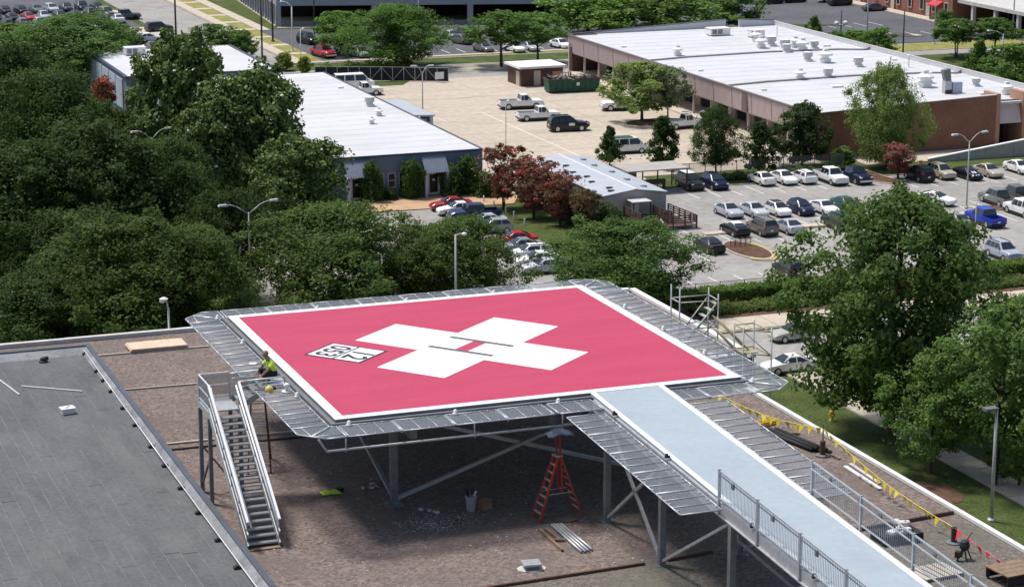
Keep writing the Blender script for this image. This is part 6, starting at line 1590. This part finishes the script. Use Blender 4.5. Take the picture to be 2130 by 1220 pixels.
# ladders
def step_ladder(label, base, rz, h, w0, spread, m, n=7, name="step_ladder"):
    t = thing(name, label, "ladder", (base[0], base[1], ZR + .012), rz)
    for s in (-1, 1):
        MB().bar((-spread / 2, s * w0, 0), (-.06, s * w0 * .55, h), .05, .09).build("front_rail", m, t)
        MB().bar((spread / 2, s * w0, 0), (.06, s * w0 * .55, h), .04, .07).build("rear_rail", m, t)
    for i in range(1, n + 1):
        f = i / (n + 1); x = -spread / 2 + (spread / 2 - .06) * f; w = w0 * (1 - .45 * f)
        MB().box(x - .05, -w, h * f - .015, x + .05, w, h * f + .015).build("tread", 'alu', t)
        x = spread / 2 - (spread / 2 - .06) * f
        MB().bar((x, -w, h * f), (x, w, h * f), .035).build("rear_rung", 'alu', t)
    MB().box(-.14, -w0 * .58, h, .14, w0 * .58, h + .06).build("top_cap", 'alu', t)
    for s in (-1, 1): MB().bar((-spread * .28, s * w0 * .8, h * .42), (spread * .28, s * w0 * .8, h * .42), .025).build("spreader", 'alu', t)
    return t
la = step_ladder("tall red step ladder under the edge of the helipad", (.22, -8.75), R(4), 2.35, .34, 1.75, 'ladder')
for s in (-1, 1): MB().bar((.12, s * .17, 1.0), (.0, s * .17, 3.25), .045, .07).build("extension_rail", 'ladder', la)
for i in range(7): MB().bar((.11 - .015 * i, -.17, 1.15 + .32 * i), (.11 - .015 * i, .17, 1.15 + .32 * i), .03).build("extension_rung", 'ladder', la)
tp_ = thing("tarp_bundle", "blue grey tarp draped over the top of the red ladder", "tarp", (.25, -8.75, ZR + 3.27))
rg = np.random.default_rng(4); tb = MB(); nn = 7
gx = [[(-.5 + i / (nn - 1) * 1.05, -.36 + j / (nn - 1) * .72, .14 * math.exp(-((i - 3) ** 2 + (j - 3) ** 2) / 6) + rg.uniform(-.04, .04) - .05 * (abs(i - 3) + abs(j - 3)) / 3) for j in range(nn)] for i in range(nn)]
vs = [gx[i][j] for i in range(nn) for j in range(nn)]
tb.add(vs, [(i * nn + j, (i + 1) * nn + j, (i + 1) * nn + j + 1, i * nn + j + 1) for i in range(nn - 1) for j in range(nn - 1)])
to = tb.build("sheet", 'tarp', tp_, smooth=True); sm_ = to.modifiers.new("thick", 'SOLIDIFY'); sm_.thickness = .02
step_ladder("rust brown step ladder behind the steel stair", (-8.55, 1.0), R(75), 3.0, .45, 1.9, 'rust')
# timber and pipes
ps = thing("plywood_stack", "stack of pale plywood sheets on the gravel near the far parapet", "plywood", (-8.55, 20.3, ZR + .012))
for i in range(3):
    MB().box(-1.35 + .03 * i, -.68, .1 + .035 * i, 1.38 - .02 * i, .7 - .02 * i, .13 + .035 * i).build("plywood_sheet", 'ply', ps)
for x in (-1.0, 0, 1.0): MB().box(x - .06, -.65, 0, x + .06, .65, .09).build("bearer", 'brownwood', ps)
gpb = MB()
for i, (a, b) in enumerate([((-.36, -9.7), (-.42, -12.7)), ((-.24, -9.68), (-.28, -12.72)), ((-.12, -9.66), (-.14, -12.66)), ((0.0, -9.7), (.02, -12.6))]):
    o = MB().tube((a[0], a[1], ZR + .07), (b[0], b[1], ZR + .07), .05, 10).build("steel_pipe", 'galv', smooth=True)
    plain(o, "galvanised pipe below the ladder, " + ["next to the timber studs", "second from the timber studs", "third from the timber studs", "farthest from the timber studs"][i], "pipe", "four pipes in front of the ladder")
for i, (a, b, l) in enumerate([((-.95, -9.9), (-.98, -12.3), "long bare timber stud beside the galvanised pipes"), ((-.72, -9.95), (-.66, -11.2), "short bare timber stud between long stud and pipes"), ((-.9, -11.2), (-.5, -11.35), "timber offcut lying across the studs")]):
    o = MB().bar((a[0], a[1], ZR + .06), (b[0], b[1], ZR + .06), .09, .09).build("timber_stud", 'wood'); plain(o, l, "timber")
o = MB().prism([(-.1, -9.2), (.5, -9.0), (.95, -9.3), (.4, -9.55)], ZR + .02, ZR + .06).build("scrap_board", 'wood'); plain(o, "flat scrap board at the foot of the red ladder", "board")
rv = thing("square_roof_vent", "grey square roof vent on a pale patch of gravel", "vent", (-2.62, -13.5, ZR), R(-8))
MB().prism(ell(0, 0, .52, .38, 11), 0.0, .02).build("pale_patch", 'coping', rv)
MB().box(-.22, -.2, .0, .22, .2, .16).build("neck", 'gutter', rv); MB().box(-.32, -.29, .16, .32, .29, .25).build("cap", 'galv', rv, bevel=.02)
vs_ = thing("safety_vest", "crumpled yellow safety vest lying on the gravel", "vest", (-6.85, -3.2, ZR + .01))
tb = MB(); vs = [(-.38 + .76 * i / 6, -.22 + .44 * j / 5, .03 + max(0, rg.uniform(-.02, .13)) * (1 if 0 < i < 6 and 0 < j < 5 else 0)) for i in range(7) for j in range(6)]
tb.add(vs, [(i * 6 + j, (i + 1) * 6 + j, (i + 1) * 6 + j + 1, i * 6 + j + 1) for i in range(6) for j in range(5)]); o = tb.build("cloth", 'hivis', vs_, smooth=True); o.modifiers.new("t", 'SOLIDIFY').thickness = .015
MB().cbox((.4, .12, .07), (.22, .2, .12), .5).build("dark_lining", 'darkcloth', vs_)
bu = thing("plastic_bucket", "grey bucket full of tools in the shade below the helipad", "bucket", (-2.52, -6.95, ZR + .01))
MB().lathe([(.16, 0), (.21, .5), (.23, .52), (.23, .56), (.2, .56)], 14).build("pail", 'galv', bu, smooth=False)
for i in range(5): MB().bar((rg.uniform(-.1, .1), rg.uniform(-.1, .1), .3), (rg.uniform(-.25, .25), rg.uniform(-.2, .2), rg.uniform(.7, .95)), .06, .05).build("tool", 'whitepl' if i == 1 else 'plastic', bu)
bx_ = thing("cardboard_box", "small brown carton beside the tool bucket", "box", (-1.95, -6.9, ZR + .01), R(15))
MB().box(-.2, -.18, 0, .2, .18, .34).build("carton", 'card', bx_); MB().quad((-.2, -.18, .341), (.2, -.18, .341), (.25, -.4, .42), (-.15, -.4, .42)).build("flap", 'card', bx_)
for i, (p, l) in enumerate([((-5.2, -3.0), "small brick rubble pile behind the helipad leg"), ((-4.0, -6.6), "broken brick pieces at the foot of the helipad leg")]):
    t = thing("rubble_pile", l, "rubble", (p[0], p[1], ZR))
    for k in range(7): MB().cbox((rg.uniform(-.35, .35), rg.uniform(-.2, .2), .04 + .06 * (k > 4)), (.2, .1, .07), rg.uniform(0, 3)).build("brick", 'brickred' if k % 2 else 'coping', t)
st_ = MB()
for k in range(170):
    x, y = rg.normal(-4.2, .9), rg.normal(-7.9, .55); s = rg.uniform(.012, .035)
    st_.lathe([(s * .6, 0), (s, s * .5), (s * .4, s * .95)], 5, (x, y, ZR))
for k in range(240):
    x, y = rg.uniform(-11, 3), rg.uniform(-14.3, 15); s = rg.uniform(.015, .045)
    st_.lathe([(s * .6, 0), (s, s * .5), (s * .4, s * .95)], 5, (x, y, ZR))
o = st_.build("loose_stones", 'coping'); tag(o, "scattered pale stones lying on the brown gravel", "stones", kind='stuff')
hh_ = thing("hard_hat", "yellow hard hat left on the net by the stair", "hard hat", (-9.15, -3.15, ZR + H - .13), R(20))
MB().lathe([(.17, 0), (.165, .08), (.13, .16), (.07, .2), (.02, .21)], 14).build("shell", 'hardhat', hh_, smooth=True); MB().prism(ell(.06, 0, .2, .17, 14), -.005, .012).build("brim", 'hardhat', hh_)
MB().cbox((.22, .05, .06), (.1, .18, .12), .3).build("earmuff", 'plastic', hh_)
fx = thing("net_floodlight", "round white deck light standing on the net beside the deck", "light", (-8.55, -3.45, ZR + H - .14))
MB().lathe([(.2, 0), (.2, .04), (.06, .06), (.06, .16), (.12, .2), (.12, .3), (.05, .34)], 12).build("lamp", 'whitepl', fx, smooth=True)
o = MB().lathe([(.16, 0), (.16, .03), (.08, .04)], 12).build("paper_plate", 'whitepl', loc=(-8.75, .85, ZR + H - .15)); tag(o, "white disc lying on the net behind the worker", "plate")
# right side of the roof
bpz = []
for i in range(5):
    o = MB().tube((12.1 + .16 * i, -1.8 - .1 * i, ZR + .1 + .08 * (i % 2)), (12.75 + .13 * i, -5.0 - .15 * i, ZR + .1 + .08 * (i % 2)), .09, 10).build("drain_pipe", 'rubber', smooth=True)
    tag(o, "black drain pipe on the gravel, " + ["next to the walkway net", "second from the walkway net", "middle one of the bundle of five", "second from the parapet side", "on the parapet side of the bundle"][i], "pipe", "black pipes on the gravel")
cr_ = thing("yellow_crate", "yellow tool crate on the gravel near the net corner", "crate", (12.7, -.95, ZR + .01), R(12)); cr_.scale = (.75, .75, .6)
for (x0, y0, x1, y1) in ((-.55, -.25, .55, -.2), (-.55, .2, .55, .25), (-.55, -.2, -.5, .2), (.5, -.2, .55, .2)): MB().box(x0, y0, .02, x1, y1, .3).build("side", 'hydrant', cr_)
MB().box(-.5, -.2, .02, .5, .2, .06).build("floor", 'hydrant', cr_); MB().bar((0, -.2, .3), (0, .2, .3), .06).build("divider", 'hydrant', cr_)
for i, (a, b, w, m, l) in enumerate([((13.2, -4.3), (13.3, -6.3), .1, 'wood', "grey timber batten beside the black pipes"), ((13.6, -4.6), (12.9, -5.9), .09, 'rust', "rusty angle bar crossing the batten by the black pipes"), ((13.05, -7.2), (12.95, -10.2), .16, 'copingw', "long white trim board on the gravel by the pennant line"), ((13.4, -7.0), (13.25, -9.6), .14, 'coping', "shorter pale trim board beside the long white one"), ((12.2, -2.2), (13.4, -2.7), .08, 'brownwood', "dark stick lying across the end of the black pipes")]):
    o = MB().bar((a[0], a[1], ZR + .05), (b[0], b[1], ZR + .05), w, .05).build("loose_board", m); tag(o, l, "board")
def stanchion(label, p, h, lean=(0, 0)):
    t = thing("weighted_stanchion", label, "stanchion", (p[0], p[1], ZR + .01))
    MB().lathe([(.3, 0), (.3, .05), (.14, .07)], 12).build("base", 'steel', t)
    MB().tube((0, 0, .05), (lean[0] * .5, lean[1] * .5, .62), .11, 10).build("weight", 'brickdark', t)
    MB().tube((lean[0] * .5, lean[1] * .5, .6), (lean[0], lean[1], h), .03).build("post", 'steel', t)
    return t
stanchion("rusty weighted post where the yellow pennants turn", (12.9, -5.6), 1.35)
stanchion("rusty weighted post between yellow and red pennants", (12.45, -16.4), .7, (-.08, -.1))
def pennants(label, pts, n, m, size):
    t = thing("pennant_line", label, "pennant line"); line = MB(); P_ = [Vector(p) for p in pts]
    Ls = [(b - a).length for a, b in zip(P_[:-1], P_[1:])]; tot = sum(Ls)
    prev = None; k = 0
    for i in range(n * 2 + 1):
        d = tot * i / (n * 2); j = 0
        while j < len(Ls) - 1 and d > Ls[j]: d -= Ls[j]; j += 1
        f = d / Ls[j]; p = P_[j].lerp(P_[j + 1], f); p.z -= .28 * math.sin(math.pi * f)
        if prev is not None: line.tube(prev, p, .012, 4)
        if i % 2 and prev is not None:
            u = (p - prev).normalized() * size * .5; sw = Vector((rg.uniform(-.12, .12), rg.uniform(-.12, .12), 0)) * 1.2
            a, b, c = p - u, p + u, p + Vector((0, 0, -size * rg.uniform(.75, 1.15))) + sw
            o_ = Vector((.006, .004, 0))
            MB().add([a, b, c, a + o_, b + o_, c + o_], [(0, 1, 2), (5, 4, 3), (0, 3, 4, 1), (1, 4, 5, 2), (2, 5, 3, 0)]).build("flag", m, t)
        prev = p.copy()
    line.build("rope", m, t)
    return t
pennants("yellow pennant line strung along the gravel from net to posts", [(11.6, 2.2, ZR + .8), (12.9, -5.6, ZR + 1.15), (12.4, -16.5, ZR + .62)], 36, 'flagy', .36)
pennants("red pennant line running on from the second post", [(12.4, -16.5, ZR + .62), (12.5, -24, ZR + .7)], 12, 'flagr', .3)
wt = thing("work_table", "wooden work table with dark sides by the ramp railing", "table", (12.35, -20.4, ZR + .01), R(6)); wt.scale = (.8, .8, .6)
for i in range(4): MB().box(-.9, -.8 + .4 * i + .01, .72, .9, -.8 + .4 * (i + 1) - .01, .78).build("plank", 'wood', wt)
MB().box(-.85, -.75, .12, .85, -.7, .7).box(-.85, .7, .12, .85, .75, .7).box(.8, -.7, .12, .85, .7, .7).build("apron", 'dark', wt)
for (x, y) in ((-.8, -.7), (.75, -.7), (-.8, .65), (.75, .65)): MB().box(x, y, 0, x + .08, y + .08, .715).build("leg", 'brownwood', wt)
wt2 = thing("lower_pallet", "pale pallet lying beside the work table under the railing", "pallet", (10.2, -18.9, ZR + .01), R(6))
for i in range(6): MB().box(-.8 + .27 * i, -.6, .1, -.8 + .27 * i + .2, .6, .13).build("slat", 'cream', wt2)
for y in (-.55, 0, .5): MB().box(-.8, y, 0, .8, y + .08, .1).build("bearer", 'wood', wt2)
jn = thing("bagged_rubble", "white bags and rubble heaped on a crate by the ramp railing", "rubble bags", (10.7, -15.4, ZR + .01))
MB().box(-.8, -.5, 0, .8, .5, .35).build("crate", 'dark', jn)
for k in range(9): MB().cbox((rg.uniform(-.6, .6), rg.uniform(-.35, .35), .42 + .08 * (k % 3)), (rg.uniform(.25, .45), rg.uniform(.2, .35), .16), rg.uniform(0, 3)).build("bag", 'coping' if k % 3 else 'copingw', jn, bevel=.04)
mt_ = thing("mortar_mixer", "small black mixer standing beside the work table", "mixer", (11.9, -18.0, ZR + .01), R(40)); mt_.scale = (.72,) * 3
MB().lathe([(.14, .5), (.24, .6), (.26, .75), (.2, .95), (.14, 1.0)], 12).build("drum", 'plastic', mt_)
for s in (-1, 1): MB().bar((s * .32, -.25, 0), (s * .1, 0, .75), .06).bar((s * .32, .25, 0), (s * .1, 0, .75), .06).build("stand", 'plastic', mt_)
MB().tube((.1, 0, .9), (.6, -.15, 1.25), .03).build("handle", 'plastic', mt_)
MB().cbox((-.35, .2, .35), (.3, .25, .3)).build("motor", 'plastic', mt_)

# ================================================================ the crouching worker
def skinned(name, verts, edges, radii, m, parent, sub=2):
    me = bpy.data.meshes.new(name); me.from_pydata(verts, edges, []); me.update(); me.materials.append(M[m])
    o = bpy.data.objects.new(name, me); col.objects.link(o); o.parent = parent
    o.modifiers.new("skin", 'SKIN')
    sv_ = me.skin_vertices[0].data
    for i, r in enumerate(radii):
        sv_[i].radius = r if isinstance(r, tuple) else (r, r)
        sv_[i].use_root = (i == 0)
    s = o.modifiers.new("sub", 'SUBSURF'); s.levels = sub; s.render_levels = sub
    return o
pr = thing("person", "worker in yellow-green shirt crouching beside the deck edge", "person", (-8.72, -1.95, ZR + H - .07), R(12))
pr.scale = (1.1,) * 3
V = [(0.05, 0, .26), (.0, 0, .42), (-.08, 0, .60), (-.15, 0, .74), (-.19, 0, .84), (-.23, 0, .93), (-.25, 0, 1.02), (-.35, 0, .94)]
RR = [(.16, .13), (.15, .12), (.17, .12), (.06, .06), (.085, .085), (.10, .085), (.085, .08), .018]
ED = [(0, 1), (1, 2), (2, 3), (3, 4), (4, 5), (5, 6), (5, 7)]
for s in (-1, 1):
    b = len(V)
    V += [(-.04, s * .10, .25), (-.38, s * .19, .42), (-.20, s * .16, .08), (-.38, s * .17, .04)]; RR += [.10, .075, .05, .04]
    ED += [(0, b), (b, b + 1), (b + 1, b + 2), (b + 2, b + 3)]
    b = len(V)
    V += [(-.09, s * .20, .66), (-.28, s * .25, .46), (-.46, s * .20, .30), (-.53, s * .19, .27)]; RR += [.065, .05, .036, .032]
    ED += [(2, b), (b, b + 1), (b + 1, b + 2), (b + 2, b + 3)]
    for k in range(4):
        c = len(V); V += [(-.58, s * .19 + (k - 1.5) * .022, .255 - abs(k - 1.5) * .004), (-.62 + .006 * abs(k - 1.5), s * .19 + (k - 1.5) * .026, .225)]; RR += [.009, .008]; ED += [(b + 3, c), (c, c + 1)]
    c = len(V); V += [(-.53, s * .19 - s * .05, .25), (-.57, s * .19 - s * .065, .23)]; RR += [.010, .009]; ED += [(b + 3, c), (c, c + 1)]
skinned("body", V, ED, RR, 'skin', pr)
Vs = [(.06, 0, .27), (.0, 0, .43), (-.08, 0, .60), (-.135, 0, .71)]; Rs = [(.185, .15), (.175, .14), (.195, .14), (.085, .08)]; Es = [(0, 1), (1, 2), (2, 3)]
for s in (-1, 1): b = len(Vs); Vs += [(-.09, s * .205, .66), (-.22, s * .245, .53)]; Rs += [.09, .075]; Es += [(2, b), (b, b + 1)]
skinned("shirt", Vs, Es, Rs, 'hivis', pr)
Vt = [(.06, 0, .22)]; Rt = [(.185, .13)]; Et = []
for s in (-1, 1): b = len(Vt); Vt += [(-.05, s * .11, .25), (-.39, s * .19, .43), (-.205, s * .16, .11)]; Rt += [.125, .095, .07]; Et += [(0, b), (b, b + 1), (b + 1, b + 2)]
skinned("trousers", Vt, Et, Rt, 'darkcloth', pr)
MB().lathe([(.112, 0), (.115, .05), (.09, .11), (.03, .135)], 12, (-.23, 0, .96)).build("cap", 'hatcloth', pr, smooth=True)
MB().prism(ell(-.33, 0, .09, .085, 10), .965, .98).build("cap_brim", 'hatcloth', pr)
for s in (-1, 1):
    MB().lathe([(.03, 0), (.028, .03), (.01, .045)], 8, (-.2, s * .095, .905)).build("ear", 'skin', pr, smooth=True)
    MB().lathe([(.014, 0), (.014, .01), (.004, .016)], 6, (-.325, s * .04, .95)).build("eye", 'plastic', pr)
    MB().add([(-.47, s * .17 - .05, 0), (-.14, s * .17 - .05, 0), (-.14, s * .17 + .05, 0), (-.47, s * .17 + .05, 0), (-.46, s * .17 - .045, .06), (-.16, s * .17 - .045, .11), (-.16, s * .17 + .045, .11), (-.46, s * .17 + .045, .06)], MB.BF).build("boot", 'plastic', pr, bevel=.02)
